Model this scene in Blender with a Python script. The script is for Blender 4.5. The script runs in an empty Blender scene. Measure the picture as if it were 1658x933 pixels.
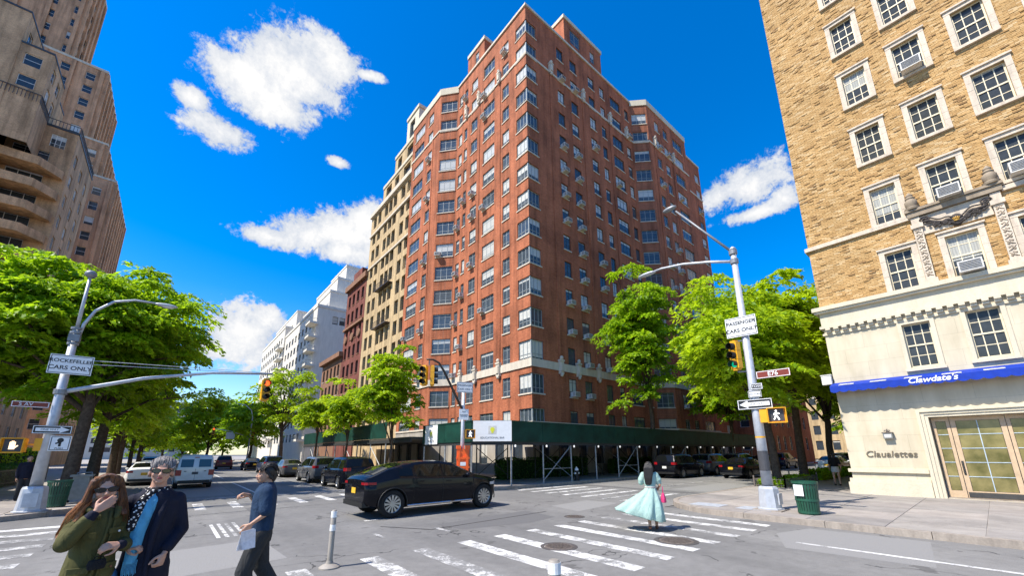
import bpy, bmesh, math, random
import numpy as np
from mathutils import Vector, Matrix
random.seed(7); RNG = np.random.default_rng(7)
scene = bpy.context.scene
COL = scene.collection
R = math.radians

# ------------------------------------------------------------------ camera
YAW, PITCH, ROLL, CAMH = R(40.2), R(13.4), R(0.35), 1.9
Fh = Vector((math.sin(YAW), math.cos(YAW), 0)); Rt = Vector((math.cos(YAW), -math.sin(YAW), 0)); Zv = Vector((0, 0, 1))
fwd = Fh * math.cos(PITCH) + Zv * math.sin(PITCH); upv = -Fh * math.sin(PITCH) + Zv * math.cos(PITCH)
rgt = Rt * math.cos(ROLL) - upv * math.sin(ROLL); upc = upv * math.cos(ROLL) + Rt * math.sin(ROLL)
cam = bpy.data.cameras.new('camera'); cam_o = bpy.data.objects.new('camera', cam); COL.objects.link(cam_o)
cam.sensor_fit = 'HORIZONTAL'; cam.sensor_width = 36; cam.lens = 643 / 1658 * 36; cam.shift_y = 113.5 / 1658
cam.clip_start = 0.1; cam.clip_end = 3000
m = Matrix((rgt, upc, -fwd)).transposed().to_4x4(); m.translation = (0, 0, CAMH); cam_o.matrix_world = m
scene.camera = cam_o
cy = scene.cycles
cy.max_bounces = 6; cy.diffuse_bounces = 3; cy.glossy_bounces = 3; cy.transmission_bounces = 3; cy.transparent_max_bounces = 6; cy.caustics_reflective = False; cy.caustics_refractive = False; cy.use_denoising = True

# ------------------------------------------------------------------ sun, sky, exposure
SUN = Vector((-0.58, 0.13, 0.80)).normalized()
sl = bpy.data.lights.new('sun', 'SUN'); sl.energy = 5.0; sl.angle = R(0.5); sl.color = (1.0, 0.93, 0.82)
so = bpy.data.objects.new('sun', sl); COL.objects.link(so)
so.rotation_euler = (-SUN).to_track_quat('-Z', 'Y').to_euler(); so.location = (-30, 10, 60)
scene.view_settings.view_transform = 'Standard'; scene.view_settings.look = 'None'
scene.view_settings.gamma = 1; scene.view_settings.use_curve_mapping = False
scene.view_settings.exposure = 0.64

world = bpy.data.worlds.new('World'); scene.world = world; world.use_nodes = True
world.cycles.sampling_method = 'MANUAL'; world.cycles.sample_map_resolution = 512
WN = world.node_tree.nodes; WL = world.node_tree.links
for n in list(WN): WN.remove(n)
def wn(t, **k):
    n = WN.new(t)
    for a, b in k.items(): setattr(n, a, b)
    return n
def wmath(op, a, b=None, c=None, clamp=False):
    n = wn('ShaderNodeMath', operation=op, use_clamp=clamp)
    for i, v in enumerate((a, b, c)):
        if v is None: continue
        if isinstance(v, (int, float)): n.inputs[i].default_value = v
        else: WL.new(v, n.inputs[i])
    return n.outputs[0]
sky = wn('ShaderNodeTexSky'); sky.sky_type = 'NISHITA'; sky.sun_disc = False
sky.sun_elevation = math.asin(SUN.z); sky.sun_rotation = math.atan2(SUN.x, SUN.y)
sky.air_density = 1.0; sky.dust_density = 0.3; sky.ozone_density = 2.0; sky.altitude = 0
hs = wn('ShaderNodeHueSaturation'); hs.inputs['Saturation'].default_value = 1.55; hs.inputs['Value'].default_value = 1.62; hs.inputs['Hue'].default_value = 0.508
WL.new(sky.outputs[0], hs.inputs['Color'])
tcw = wn('ShaderNodeTexCoord')
VEC = tcw.outputs['Generated']
def vdot(vec):
    n = wn('ShaderNodeVectorMath', operation='DOT_PRODUCT'); WL.new(VEC, n.inputs[0]); n.inputs[1].default_value = vec
    return n.outputs['Value']
# cumulus banks: azimuth (deg east of the avenue), elevation, half width, half height (deg)
CLOUDS = [(6.3, 44.2, 4.9, 3.5),(10.6, 46.6, 2.9, 2.1),(1.4, 41.2, 3.9, 2.3),(-0.9, 35.4, 3.0, 1.5),(-4.2, 37.3, 1.5, 1.0),(4.3, 40.2, 3.9, 2.2),(16.6, 46.4, 1.5, 0.5),(13.5, 36.6, 1.2, 0.6),(13.0, 28.1, 6.6, 2.5),(6.4, 26.1, 3.7, 1.2),(18.1, 30.5, 2.9, 2.3),(15.6, 26.3, 3.7, 1.5),(5.2, 14.2, 3.9, 3.2),(2.3, 12.1, 1.6, 1.2),(7.1, 16.0, 2.1, 1.8),(74.1, 31.7, 4.1, 2.4),(70.7, 31.5, 1.8, 1.5),(78.1, 29.0, 1.8, 1.3),(74.8, 28.4, 3.5, 0.8),(115, 24, 6, 3),(150, 38, 9, 5),(190, 27, 7, 3.5),(235, 45, 9, 5),(275, 30, 8, 4),(320, 36, 7, 4),(165, 20, 8, 3),(250, 22, 6, 3)]
fields = []
for az, el, hw, hh in CLOUDS:
    a, e = R(az), R(el)
    c = Vector((math.sin(a) * math.cos(e), math.cos(a) * math.cos(e), math.sin(e)))
    t1 = Vector((math.cos(a), -math.sin(a), 0)); t2 = t1.cross(c)
    cb = wn('ShaderNodeCombineXYZ')
    WL.new(vdot(t1 / math.sin(R(hw))), cb.inputs[0]); WL.new(vdot(t2 / math.sin(R(hh))), cb.inputs[1])
    WL.new(wmath('MULTIPLY_ADD', vdot(c), -4.0, 4.0), cb.inputs[2])
    ln = wn('ShaderNodeVectorMath', operation='LENGTH'); WL.new(cb.outputs[0], ln.inputs[0])
    fields.append(ln.outputs['Value'])
F = fields[0]
for f_ in fields[1:]:
    F = wmath('SMOOTH_MIN', F, f_, 0.25)
def wnoise(scale, detail, rough, dist=0.0):
    n = wn('ShaderNodeTexNoise'); n.inputs['Scale'].default_value = scale; n.inputs['Detail'].default_value = detail
    n.inputs['Roughness'].default_value = rough; n.inputs['Distortion'].default_value = dist
    WL.new(VEC, n.inputs['Vector']); return n.outputs['Fac']
n1 = wnoise(9.0, 9, 0.62, 0.25); n2 = wnoise(34.0, 8, 0.68, 0.3); n3 = wnoise(6.0, 5, 0.6); n4 = wnoise(120.0, 5, 0.65, 0.4)
dens = wmath('ADD', wmath('SUBTRACT', 1.0, F), wmath('ADD', wmath('MULTIPLY_ADD', n1, 2.2, -0.98), wmath('ADD', wmath('MULTIPLY_ADD', n2, 1.3, -0.65), wmath('MULTIPLY_ADD', n4, 0.8, -0.26))))
cm = wn('ShaderNodeMapRange'); cm.interpolation_type = 'SMOOTHSTEP'; WL.new(dens, cm.inputs['Value'])
cm.inputs['From Min'].default_value = 0.0; cm.inputs['From Max'].default_value = 0.5
# thin veil near the horizon
sepw = wn('ShaderNodeSeparateXYZ'); WL.new(VEC, sepw.inputs[0])
vz = sepw.outputs[2]
hz = wn('ShaderNodeMapRange'); WL.new(vz, hz.inputs['Value']); hz.inputs['From Min'].default_value = 0.0; hz.inputs['From Max'].default_value = 0.33
hz.inputs['To Min'].default_value = 0.6; hz.inputs['To Max'].default_value = 0.0
veil = wmath('MULTIPLY', hz.outputs[0], wmath('MULTIPLY_ADD', n3, 2.6, -0.75, True), None, True)
cover = wmath('MAXIMUM', cm.outputs[0], veil)
cs = wn('ShaderNodeValToRGB'); WL.new(wmath('ADD', wmath('MULTIPLY', dens, 0.4), wmath('MULTIPLY', n1, 0.7)), cs.inputs[0])
cs.color_ramp.elements[0].position = 0.42; cs.color_ramp.elements[0].color = (3.7, 4.1, 4.8, 1)
cs.color_ramp.elements[1].position = 0.85; cs.color_ramp.elements[1].color = (6.3, 6.25, 6.2, 1)
mx = wn('ShaderNodeMix', data_type='RGBA'); WL.new(cover, mx.inputs['Factor']); WL.new(hs.outputs[0], mx.inputs['A']); WL.new(cs.outputs[0], mx.inputs['B'])
bg = wn('ShaderNodeBackground'); bg.inputs['Strength'].default_value = 0.105; WL.new(mx.outputs['Result'], bg.inputs['Color'])
wo = wn('ShaderNodeOutputWorld'); WL.new(bg.outputs[0], wo.inputs[0])

# ------------------------------------------------------------------ helpers: materials
MATS = {}
class N:
    def __init__(s, name):
        s.m = bpy.data.materials.new(name); s.m.use_nodes = True; s.t = s.m.node_tree; s.n = s.t.nodes; s.l = s.t.links
        s.b = s.n['Principled BSDF']; MATS[name] = s.m
    def new(s, t, **k):
        n = s.n.new(t)
        for a, b in k.items(): setattr(n, a, b)
        return n
    def put(s, node, key, v):
        if isinstance(v, (int, float, tuple)): node.inputs[key].default_value = v
        else: s.l.new(v, node.inputs[key])
    def math(s, op, a, b=0.0, c=0.0, clamp=False):
        n = s.new('ShaderNodeMath', operation=op, use_clamp=clamp)
        s.put(n, 0, a); s.put(n, 1, b); s.put(n, 2, c); return n.outputs[0]
    def noise(s, scale, detail=5, rough=0.55, vec=None, dist=0.0):
        n = s.new('ShaderNodeTexNoise'); s.put(n, 'Scale', float(scale)); s.put(n, 'Detail', float(detail)); s.put(n, 'Roughness', rough); s.put(n, 'Distortion', dist)
        s.l.new(vec or s.coord(), n.inputs['Vector']); return n.outputs['Fac']
    def coord(s):
        if not hasattr(s, '_c'):
            s._c = s.new('ShaderNodeNewGeometry').outputs['Position']
        return s._c
    def ocoord(s, k='Object'):
        return s.new('ShaderNodeTexCoord').outputs[k]
    def ramp(s, fac, stops):
        r = s.new('ShaderNodeValToRGB'); s.l.new(fac, r.inputs[0]); e = r.color_ramp.elements
        while len(e) < len(stops): e.new(0.5)
        for i, (p, c) in enumerate(stops):
            e[i].position = p; e[i].color = (*c, 1) if len(c) == 3 else c
        return r.outputs[0]
    def mix(s, fac, a, b, bt='MIX'):
        n = s.new('ShaderNodeMix', data_type='RGBA', blend_type=bt)
        s.put(n, 'Factor', fac)
        for k, v in (('A', a), ('B', b)):
            if isinstance(v, tuple): v = (*v[:3], 1)
            s.put(n, k, v)
        return n.outputs['Result']
    def base(s, c, rough=0.8, spec=0.3, metal=0.0):
        s.put(s.b, 'Base Color', (*c, 1) if isinstance(c, tuple) else c)
        s.put(s.b, 'Roughness', rough); s.put(s.b, 'Specular IOR Level', spec); s.put(s.b, 'Metallic', metal); return s
    def bump(s, h, strength=0.3, dist=0.02):
        n = s.new('ShaderNodeBump'); s.put(n, 'Strength', strength); s.put(n, 'Distance', dist); s.l.new(h, n.inputs['Height']); s.l.new(n.outputs[0], s.b.inputs['Normal']); return s

def plain(name, c, rough=0.6, spec=0.4, metal=0.0, var=0.18, scale=6.0, bump=0.0):
    k = N(name); n = k.noise(scale, 6, 0.6)
    lo = tuple(max(0, x * (1 - var)) for x in c); hi = tuple(min(1, x * (1 + var)) for x in c)
    k.base(k.ramp(n, [(0.3, lo), (0.7, hi)]), rough, spec, metal)
    if bump: k.bump(k.noise(scale * 5, 6), bump, 0.01)
    return k.m

def brick_mat(name, c1, c2, mortar, bw=0.21, bh=0.07, stain=0.35):
    k = N(name); sp = k.new('ShaderNodeSeparateXYZ'); k.l.new(k.coord(), sp.inputs[0])
    cb = k.new('ShaderNodeCombineXYZ'); k.l.new(k.math('ADD', sp.outputs[0], sp.outputs[1]), cb.inputs[0]); k.l.new(sp.outputs[2], cb.inputs[1])
    bt = k.new('ShaderNodeTexBrick'); k.l.new(cb.outputs[0], bt.inputs['Vector'])
    for a, v in (('Scale', 1.0), ('Mortar Size', 0.008), ('Brick Width', bw), ('Row Height', bh), ('Color1', (*c1, 1)), ('Color2', (*c2, 1)), ('Mortar', (*mortar, 1))): k.put(bt, a, v)
    st = k.ramp(k.noise(0.35, 8, 0.65), [(0.28, (1 - stain,) * 3), (0.5, (0.9, 0.9, 0.9)), (0.7, (1.1, 1.1, 1.1))])
    mp = k.new('ShaderNodeMapping'); k.l.new(k.coord(), mp.inputs[0]); mp.inputs['Scale'].default_value = (1.1, 1.1, 0.09)
    streak = k.ramp(k.noise(1.6, 6, 0.6, mp.outputs[0]), [(0.33, (0.62,) * 3), (0.58, (1.08,) * 3)])
    c = k.mix(1.0, bt.outputs['Color'], st, 'MULTIPLY'); c = k.mix(1.0, c, streak, 'MULTIPLY')
    c = k.mix(0.5, c, k.ramp(k.noise(9, 4), [(0.35, (0.72, 0.72, 0.72)), (0.65, (1.2, 1.2, 1.2))]), 'MULTIPLY')
    k.base(c, 0.88, 0.2); k.bump(bt.outputs['Fac'], -0.4, 0.01); return k.m

def stone(name, c, stain=0.25, rough=0.8, scale=1.3):
    k = N(name)
    mp = k.new('ShaderNodeMapping'); k.l.new(k.coord(), mp.inputs[0]); mp.inputs['Scale'].default_value = (1, 1, 0.22)
    a = k.ramp(k.noise(scale * 1.6, 8, 0.65, mp.outputs[0]), [(0.3, tuple(x * (1 - stain) for x in c)), (0.62, c)])
    b = k.mix(0.6, a, k.ramp(k.noise(24, 5), [(0.3, (0.82,) * 3), (0.7, (1.12,) * 3)]), 'MULTIPLY')
    k.base(b, rough, 0.25); k.bump(k.noise(35, 6), 0.25, 0.008); return k.m

def glass_window(name, dark=(0.012, 0.016, 0.02), pale=(0.62, 0.6, 0.54), amount=0.45, spec=0.5):
    k = N(name); oi = k.new('ShaderNodeObjectInfo').outputs['Random']
    sp = k.new('ShaderNodeSeparateXYZ'); k.l.new(k.ocoord('Generated'), sp.inputs[0])
    r2 = k.math('FRACT', k.math('MULTIPLY', oi, 17.31)); r3 = k.math('FRACT', k.math('MULTIPLY', oi, 53.7))
    edge = k.math('SUBTRACT', 1.0, k.math('MULTIPLY', r2, 0.95))
    blind = k.math('MULTIPLY', k.math('GREATER_THAN', sp.outputs[2], edge), k.math('LESS_THAN', r3, amount))
    # curtain folds across the width of the window
    wv = k.new('ShaderNodeTexWave'); wv.inputs['Scale'].default_value = 4.0; wv.inputs['Distortion'].default_value = 3.0; k.l.new(k.ocoord('Object'), wv.inputs['Vector'])
    pc = k.mix(0.35, pale, k.ramp(wv.outputs['Fac'], [(0.2, (0.3, 0.3, 0.28)), (0.8, (0.9, 0.88, 0.82))]), 'MULTIPLY')
    inside = k.mix(k.noise(3.0, 4, 0.6, k.ocoord('Object')), dark, tuple(x * 5 + 0.01 for x in dark))
    k.base(k.mix(blind, inside, pc), 0.06, spec)
    k.put(k.b, 'IOR', 1.5)
    n = k.noise(0.7, 3); k.bump(n, 0.06, 0.05)
    return k.m

def slab_mat(name, c):
    k = N(name); oi = k.new('ShaderNodeObjectInfo').outputs['Random']
    a = k.ramp(k.noise(1.3, 8, .68), [(.3, tuple(x*.7 for x in c)), (.62, c)])
    a = k.mix(.8, a, k.ramp(k.noise(60, 4), [(.3, (.8,)*3), (.7, (1.15,)*3)]), 'MULTIPLY')
    a = k.mix(1.0, a, k.ramp(oi, [(0, (.86, .86, .87)), (1, (1.1, 1.09, 1.07))]), 'MULTIPLY')
    vo = k.new('ShaderNodeTexVoronoi'); vo.inputs['Scale'].default_value = 3.2; k.l.new(k.coord(), vo.inputs['Vector'])
    gum = k.math('MULTIPLY', k.math('LESS_THAN', vo.outputs['Distance'], .085), k.math('GREATER_THAN', k.noise(.8, 2), .48))
    k.base(k.mix(k.math('MULTIPLY', gum, .6), a, (.07, .065, .06)), .85, .25); k.bump(k.noise(80, 4), .3, .005)

def asphalt(name):
    k = N(name)
    big = k.ramp(k.noise(0.16, 7, 0.62), [(0.28, (0.15, 0.148, 0.145)), (0.52, (0.205, 0.2, 0.19)), (0.75, (0.24, 0.235, 0.225))])
    fine = k.ramp(k.noise(70, 3, 0.7), [(0.3, (0.62,) * 3), (0.7, (1.3,) * 3)])
    c = k.mix(0.75, big, fine, 'MULTIPLY')
    # mid scale patches and wheel polish
    vo = k.new('ShaderNodeTexVoronoi', feature='F1'); vo.inputs['Scale'].default_value = 0.23; k.l.new(k.coord(), vo.inputs['Vector'])
    c = k.mix(0.35, c, k.ramp(vo.outputs['Color'], [(0.2, (0.75, 0.75, 0.76)), (0.8, (1.2, 1.19, 1.17))]), 'MULTIPLY')
    # cracks
    wv = k.new('ShaderNodeVectorMath', operation='ADD'); k.l.new(k.coord(), wv.inputs[0])
    nn = k.new('ShaderNodeTexNoise'); nn.inputs['Scale'].default_value = 0.9; nn.inputs['Detail'].default_value = 6; k.l.new(k.coord(), nn.inputs['Vector'])
    sc = k.new('ShaderNodeVectorMath', operation='SCALE'); k.l.new(nn.outputs['Color'], sc.inputs[0]); sc.inputs['Scale'].default_value = 1.6; k.l.new(sc.outputs[0], wv.inputs[1])
    ve = k.new('ShaderNodeTexVoronoi', feature='DISTANCE_TO_EDGE'); ve.inputs['Scale'].default_value = 0.3; k.l.new(wv.outputs[0], ve.inputs['Vector'])
    cr = k.math('MULTIPLY', k.math('LESS_THAN', ve.outputs['Distance'], 0.0045), k.math('GREATER_THAN', k.noise(0.5, 3), 0.5))
    c = k.mix(k.math('MULTIPLY', cr, 0.75), c, (0.03, 0.03, 0.03))
    mpt = k.new('ShaderNodeMapping'); k.l.new(k.coord(), mpt.inputs[0]); mpt.inputs['Scale'].default_value = (1.0, 0.07, 1.0)
    c = k.mix(0.55, c, k.ramp(k.noise(0.8, 5, 0.6, mpt.outputs[0]), [(0.35, (0.74, 0.74, 0.74)), (0.65, (1.14, 1.14, 1.14))]), 'MULTIPLY')
    c = k.mix(0.6, c, k.ramp(k.noise(4.5, 8, 0.7), [(0.3, (0.72, 0.72, 0.72)), (0.6, (1.05, 1.05, 1.05))]), 'MULTIPLY')
    # oil spots
    c = k.mix(k.math('MULTIPLY', k.math('GREATER_THAN', k.noise(1.3, 5, 0.55), 0.66), 0.5), c, (0.06, 0.058, 0.055))
    k.base(c, 0.82, 0.3); k.bump(k.noise(110, 3, 0.7), 0.35, 0.006); return k.m

def patch_mat(name, c):
    k = N(name); k.base(k.mix(.7, c, k.ramp(k.noise(60, 4, .7), [(.3, (.6,) * 3), (.7, (1.3,) * 3)]), 'MULTIPLY'), .85, .3); k.bump(k.noise(110, 3, .7), .35, .006)

def paint_mat(name, c=(0.74, 0.73, 0.70)):
    k = N(name); oi = k.new('ShaderNodeObjectInfo').outputs['Random']
    w = k.math('ADD', k.math('MULTIPLY', k.noise(2.2, 9, 0.78), 0.8), k.math('MULTIPLY', k.noise(34, 4, 0.75), 0.35))
    w = k.math('ADD', w, k.math('MULTIPLY_ADD', oi, 0.12, -0.05))
    worn = k.ramp(w, [(0.56, (0, 0, 0)), (0.63, (1, 1, 1))])
    dirt = k.ramp(k.noise(0.9, 7, .65), [(0.3, tuple(x * 0.6 for x in c)), (0.68, c)])
    k.base(k.mix(worn, dirt, (0.2, 0.197, 0.19)), 0.75, 0.3); k.bump(k.noise(90, 3), 0.3, 0.004); return k.m

def foliage(name, c_lo, c_hi, trans=0.45):
    k = N(name)
    at = k.new('ShaderNodeAttribute'); at.attribute_name = 'tint'
    c = k.mix(at.outputs['Fac'], c_lo, c_hi)
    k.base(c, 0.5, 0.35)
    tr = k.new('ShaderNodeBsdfTranslucent'); k.l.new(k.mix(0.5, c, tuple(min(1, x * 1.7) for x in c_hi)), tr.inputs['Color'])
    ms = k.new('ShaderNodeMixShader'); ms.inputs[0].default_value = trans
    k.l.new(k.b.outputs[0], ms.inputs[1]); k.l.new(tr.outputs[0], ms.inputs[2])
    k.l.new(ms.outputs[0], k.n['Material Output'].inputs['Surface']); return k.m

# ------------------------------------------------------------------ helpers: meshes
class MB:
    def __init__(s): s.v = []; s.f = []; s.mi = []
    def quad(s, a, b, c, d, mi=0):
        i = len(s.v); s.v += [tuple(a), tuple(b), tuple(c), tuple(d)]; s.f.append((i, i+1, i+2, i+3)); s.mi.append(mi); return s
    def poly(s, pts, mi=0):
        i = len(s.v); s.v += [tuple(p) for p in pts]; s.f.append(tuple(range(i, i + len(pts)))); s.mi.append(mi); return s
    def box(s, x0, x1, y0, y1, z0, z1, mi=0):
        i = len(s.v)
        s.v += [(x0,y0,z0),(x1,y0,z0),(x1,y1,z0),(x0,y1,z0),(x0,y0,z1),(x1,y0,z1),(x1,y1,z1),(x0,y1,z1)]
        for f in ((0,3,2,1),(4,5,6,7),(0,1,5,4),(1,2,6,5),(2,3,7,6),(3,0,4,7)): s.f.append(tuple(i+k for k in f)); s.mi.append(mi)
        return s
    def obox(s, c, ux, uy, uz, mi=0):
        c, ux, uy, uz = Vector(c), Vector(ux), Vector(uy), Vector(uz); i = len(s.v)
        for sx, sy, sz in ((-1,-1,-1),(1,-1,-1),(1,1,-1),(-1,1,-1),(-1,-1,1),(1,-1,1),(1,1,1),(-1,1,1)): s.v.append(tuple(c + ux*sx + uy*sy + uz*sz))
        for f in ((0,3,2,1),(4,5,6,7),(0,1,5,4),(1,2,6,5),(2,3,7,6),(3,0,4,7)): s.f.append(tuple(i+k for k in f)); s.mi.append(mi)
        return s
    def tube(s, pts, rad, n=10, mi=0, cap=True):
        pts = [Vector(p) for p in pts]
        if not hasattr(rad, '__len__'): rad = [rad] * len(pts)
        base = len(s.v); prev = None
        for i, p in enumerate(pts):
            d = (pts[min(i+1, len(pts)-1)] - pts[max(i-1, 0)]).normalized()
            if prev is None:
                u = d.orthogonal().normalized()
            else:
                u = (prev - d * prev.dot(d)).normalized()
            prev = u; w = d.cross(u)
            for k in range(n):
                a = 2*math.pi*k/n; s.v.append(tuple(p + (u*math.cos(a) + w*math.sin(a)) * rad[i]))
        for i in range(len(pts)-1):
            for k in range(n):
                a = base + i*n + k; b = base + i*n + (k+1) % n
                s.f.append((a, b, b+n, a+n)); s.mi.append(mi)
        if cap:
            s.f.append(tuple(base + k for k in reversed(range(n)))); s.mi.append(mi)
            s.f.append(tuple(base + (len(pts)-1)*n + k for k in range(n))); s.mi.append(mi)
        return s
    def lathe(s, prof, n=24, c=(0, 0, 0), axis='Z', mi=0, sc=(1, 1)):
        base = len(s.v)
        for r, z in prof:
            for k in range(n):
                a = 2*math.pi*k/n; x, y = r*math.cos(a)*sc[0], r*math.sin(a)*sc[1]
                p = (x, y, z) if axis == 'Z' else ((x, z, y) if axis == 'Y' else (z, x, y))
                s.v.append((p[0]+c[0], p[1]+c[1], p[2]+c[2]))
        for i in range(len(prof)-1):
            for k in range(n):
                a = base+i*n+k; b = base+i*n+(k+1) % n; q = (a, b, b+n, a+n)
                s.f.append(q if axis != 'Y' else q[::-1]); s.mi.append(mi)
        return s
    def prism(s, pts, z0, z1, mi=0):
        n = len(pts); i = len(s.v)
        s.v += [(p[0], p[1], z0) for p in pts] + [(p[0], p[1], z1) for p in pts]
        s.f.append(tuple(i+k for k in reversed(range(n)))); s.mi.append(mi); s.f.append(tuple(i+n+k for k in range(n))); s.mi.append(mi)
        for k in range(n):
            a, b = i+k, i+(k+1) % n; s.f.append((a, b, b+n, a+n)); s.mi.append(mi)
        return s
    def ellipsoid(s, c, r, n=16, m=10, mi=0):
        c = Vector(c); base = len(s.v)
        for j in range(1, m):
            t = math.pi*j/m
            for k in range(n):
                a = 2*math.pi*k/n; s.v.append((c.x+r[0]*math.sin(t)*math.cos(a), c.y+r[1]*math.sin(t)*math.sin(a), c.z+r[2]*math.cos(t)))
        top = len(s.v); s.v.append((c.x, c.y, c.z+r[2])); bot = len(s.v); s.v.append((c.x, c.y, c.z-r[2]))
        for j in range(m-2):
            for k in range(n):
                a = base+j*n+k; b = base+j*n+(k+1) % n; s.f.append((a, a+n, b+n, b)); s.mi.append(mi)
        for k in range(n):
            s.f.append((top, base+k, base+(k+1) % n)); s.mi.append(mi)
            s.f.append((bot, base+(m-2)*n+(k+1) % n, base+(m-2)*n+k)); s.mi.append(mi)
        return s
    def mesh(s, name, mats, smooth=False, angle=None):
        me = bpy.data.meshes.new(name); me.from_pydata(s.v, [], s.f)
        for mm in (mats if isinstance(mats, (list, tuple)) else [mats]): me.materials.append(MATS[mm])
        if any(s.mi): me.polygons.foreach_set('material_index', s.mi)
        if smooth:
            me.polygons.foreach_set('use_smooth', [True]*len(me.polygons))
            if angle: me.set_sharp_from_angle(angle=R(angle))
        me.update(); return me
    def build(s, name, mats, parent=None, loc=(0, 0, 0), rz=0, smooth=False, angle=None):
        return link(name, s.mesh(name, mats, smooth, angle), parent, loc, rz)

def link(name, me, parent=None, loc=(0, 0, 0), rz=0):
    o = bpy.data.objects.new(name, me); COL.objects.link(o); o.location = loc
    if hasattr(rz, '__len__'): o.rotation_euler = rz
    else: o.rotation_euler = (0, 0, rz)
    if parent: o.parent = parent
    return o
def tag(o, label, cat, group=None):
    o['label'] = label; o['category'] = cat
    if group: o['group'] = group
    return o
def thing(name, label, cat, loc=(0, 0, 0), rz=0, group=None):
    return tag(link(name, None, None, loc, rz), label, cat, group)
def struct(o): o['kind'] = 'structure'; return o
def stuff(o): o['kind'] = 'stuff'; return o
def copy_tree(o, parent=None):
    c = o.copy(); COL.objects.link(c)
    if parent: c.parent = parent
    for ch in list(o.children): copy_tree(ch, c)
    return c
TXT = {}
def text_mesh(s, size, mat, extrude=0.004, shear=0.0, spacing=1.0, bold=0.0, font=None):
    cu = bpy.data.curves.new('lettering', 'FONT'); cu.body = s; cu.size = size; cu.align_x = 'CENTER'; cu.align_y = 'CENTER'
    cu.extrude = extrude; cu.shear = shear; cu.space_character = spacing; cu.offset = bold; cu.resolution_u = 4
    cu.space_line = 0.85
    o = bpy.data.objects.new('lettering', cu); COL.objects.link(o)
    bpy.context.view_layer.update()
    me = bpy.data.meshes.new_from_object(o.evaluated_get(bpy.context.evaluated_depsgraph_get()))
    bpy.data.objects.remove(o); me.name = 'lettering'; me.materials.clear(); me.materials.append(MATS[mat]); return me
def lettering(s, size, mat, parent, loc, rot, **k):
    return link('lettering', text_mesh(s, size, mat, **k), parent, loc, rot)

# facade plane with real openings; U runs so that U x Z = outward normal
def facade(mb, O, U, w, h, openings, depth=0.16, mi=0, mir=0):
    O = Vector(O); U = Vector((U[0], U[1], 0)).normalized(); Nn = U.cross(Zv)
    us = sorted({0.0, w} | {round(x, 4) for o in openings for x in o[:2]}); zs = sorted({0.0, h} | {round(x, 4) for o in openings for x in o[2:4]})
    us = [u for u in us if -1e-6 <= u <= w + 1e-6]; zs = [z for z in zs if -1e-6 <= z <= h + 1e-6]
    P = lambda u, z, d=0.0: O + U*u + Zv*z - Nn*d
    for j in range(len(zs)-1):
        zc = (zs[j]+zs[j+1])/2; row = [o for o in openings if o[2] < zc < o[3]]
        i = 0
        while i < len(us)-1:
            uc = (us[i]+us[i+1])/2
            if any(o[0] < uc < o[1] for o in row): i += 1; continue
            k = i
            while k+1 < len(us)-1 and not any(o[0] < (us[k+1]+us[k+2])/2 < o[1] for o in row): k += 1
            mb.quad(P(us[i], zs[j]), P(us[k+1], zs[j]), P(us[k+1], zs[j+1]), P(us[i], zs[j+1]), mi); i = k+1
    for u0, u1, z0, z1 in [o[:4] for o in openings]:
        mb.quad(P(u0, z0), P(u1, z0), P(u1, z0, depth), P(u0, z0, depth), mir)
        mb.quad(P(u0, z1, depth), P(u1, z1, depth), P(u1, z1), P(u0, z1), mir)
        if u0 > 1e-3: mb.quad(P(u0, z0), P(u0, z0, depth), P(u0, z1, depth), P(u0, z1), mir)
        if u1 < w-1e-3: mb.quad(P(u1, z0, depth), P(u1, z0), P(u1, z1), P(u1, z1, depth), mir)

def offset_path(pts, out):
    res = []
    for i, p in enumerate(pts):
        p = Vector(p)
        ns = []
        if i > 0: d = (p - Vector(pts[i-1])).normalized(); ns.append(Vector((d.y, -d.x)))
        if i < len(pts)-1: d = (Vector(pts[i+1]) - p).normalized(); ns.append(Vector((d.y, -d.x)))
        n = sum(ns, Vector((0, 0))); n.normalize(); k = out / max(0.3, n.dot(ns[0])); res.append(p + n*k)
    return res
def band(mb, pts, z0, z1, out, inn=0.05, mi=0):
    a = offset_path(pts, out); b = offset_path(pts, -inn)
    for i in range(len(pts)-1):
        p, q, r, s_ = a[i], a[i+1], b[i+1], b[i]
        i0 = len(mb.v)
        mb.v += [(p.x,p.y,z0),(q.x,q.y,z0),(r.x,r.y,z0),(s_.x,s_.y,z0),(p.x,p.y,z1),(q.x,q.y,z1),(r.x,r.y,z1),(s_.x,s_.y,z1)]
        for f in ((0,3,2,1),(4,5,6,7),(0,1,5,4),(2,3,7,6)): mb.f.append(tuple(i0+k for k in f)); mb.mi.append(mi)
        if i == 0: mb.f.append(tuple(i0+k for k in (3,0,4,7))); mb.mi.append(mi)
        if i == len(pts)-2: mb.f.append(tuple(i0+k for k in (1,2,6,5))); mb.mi.append(mi)

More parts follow.
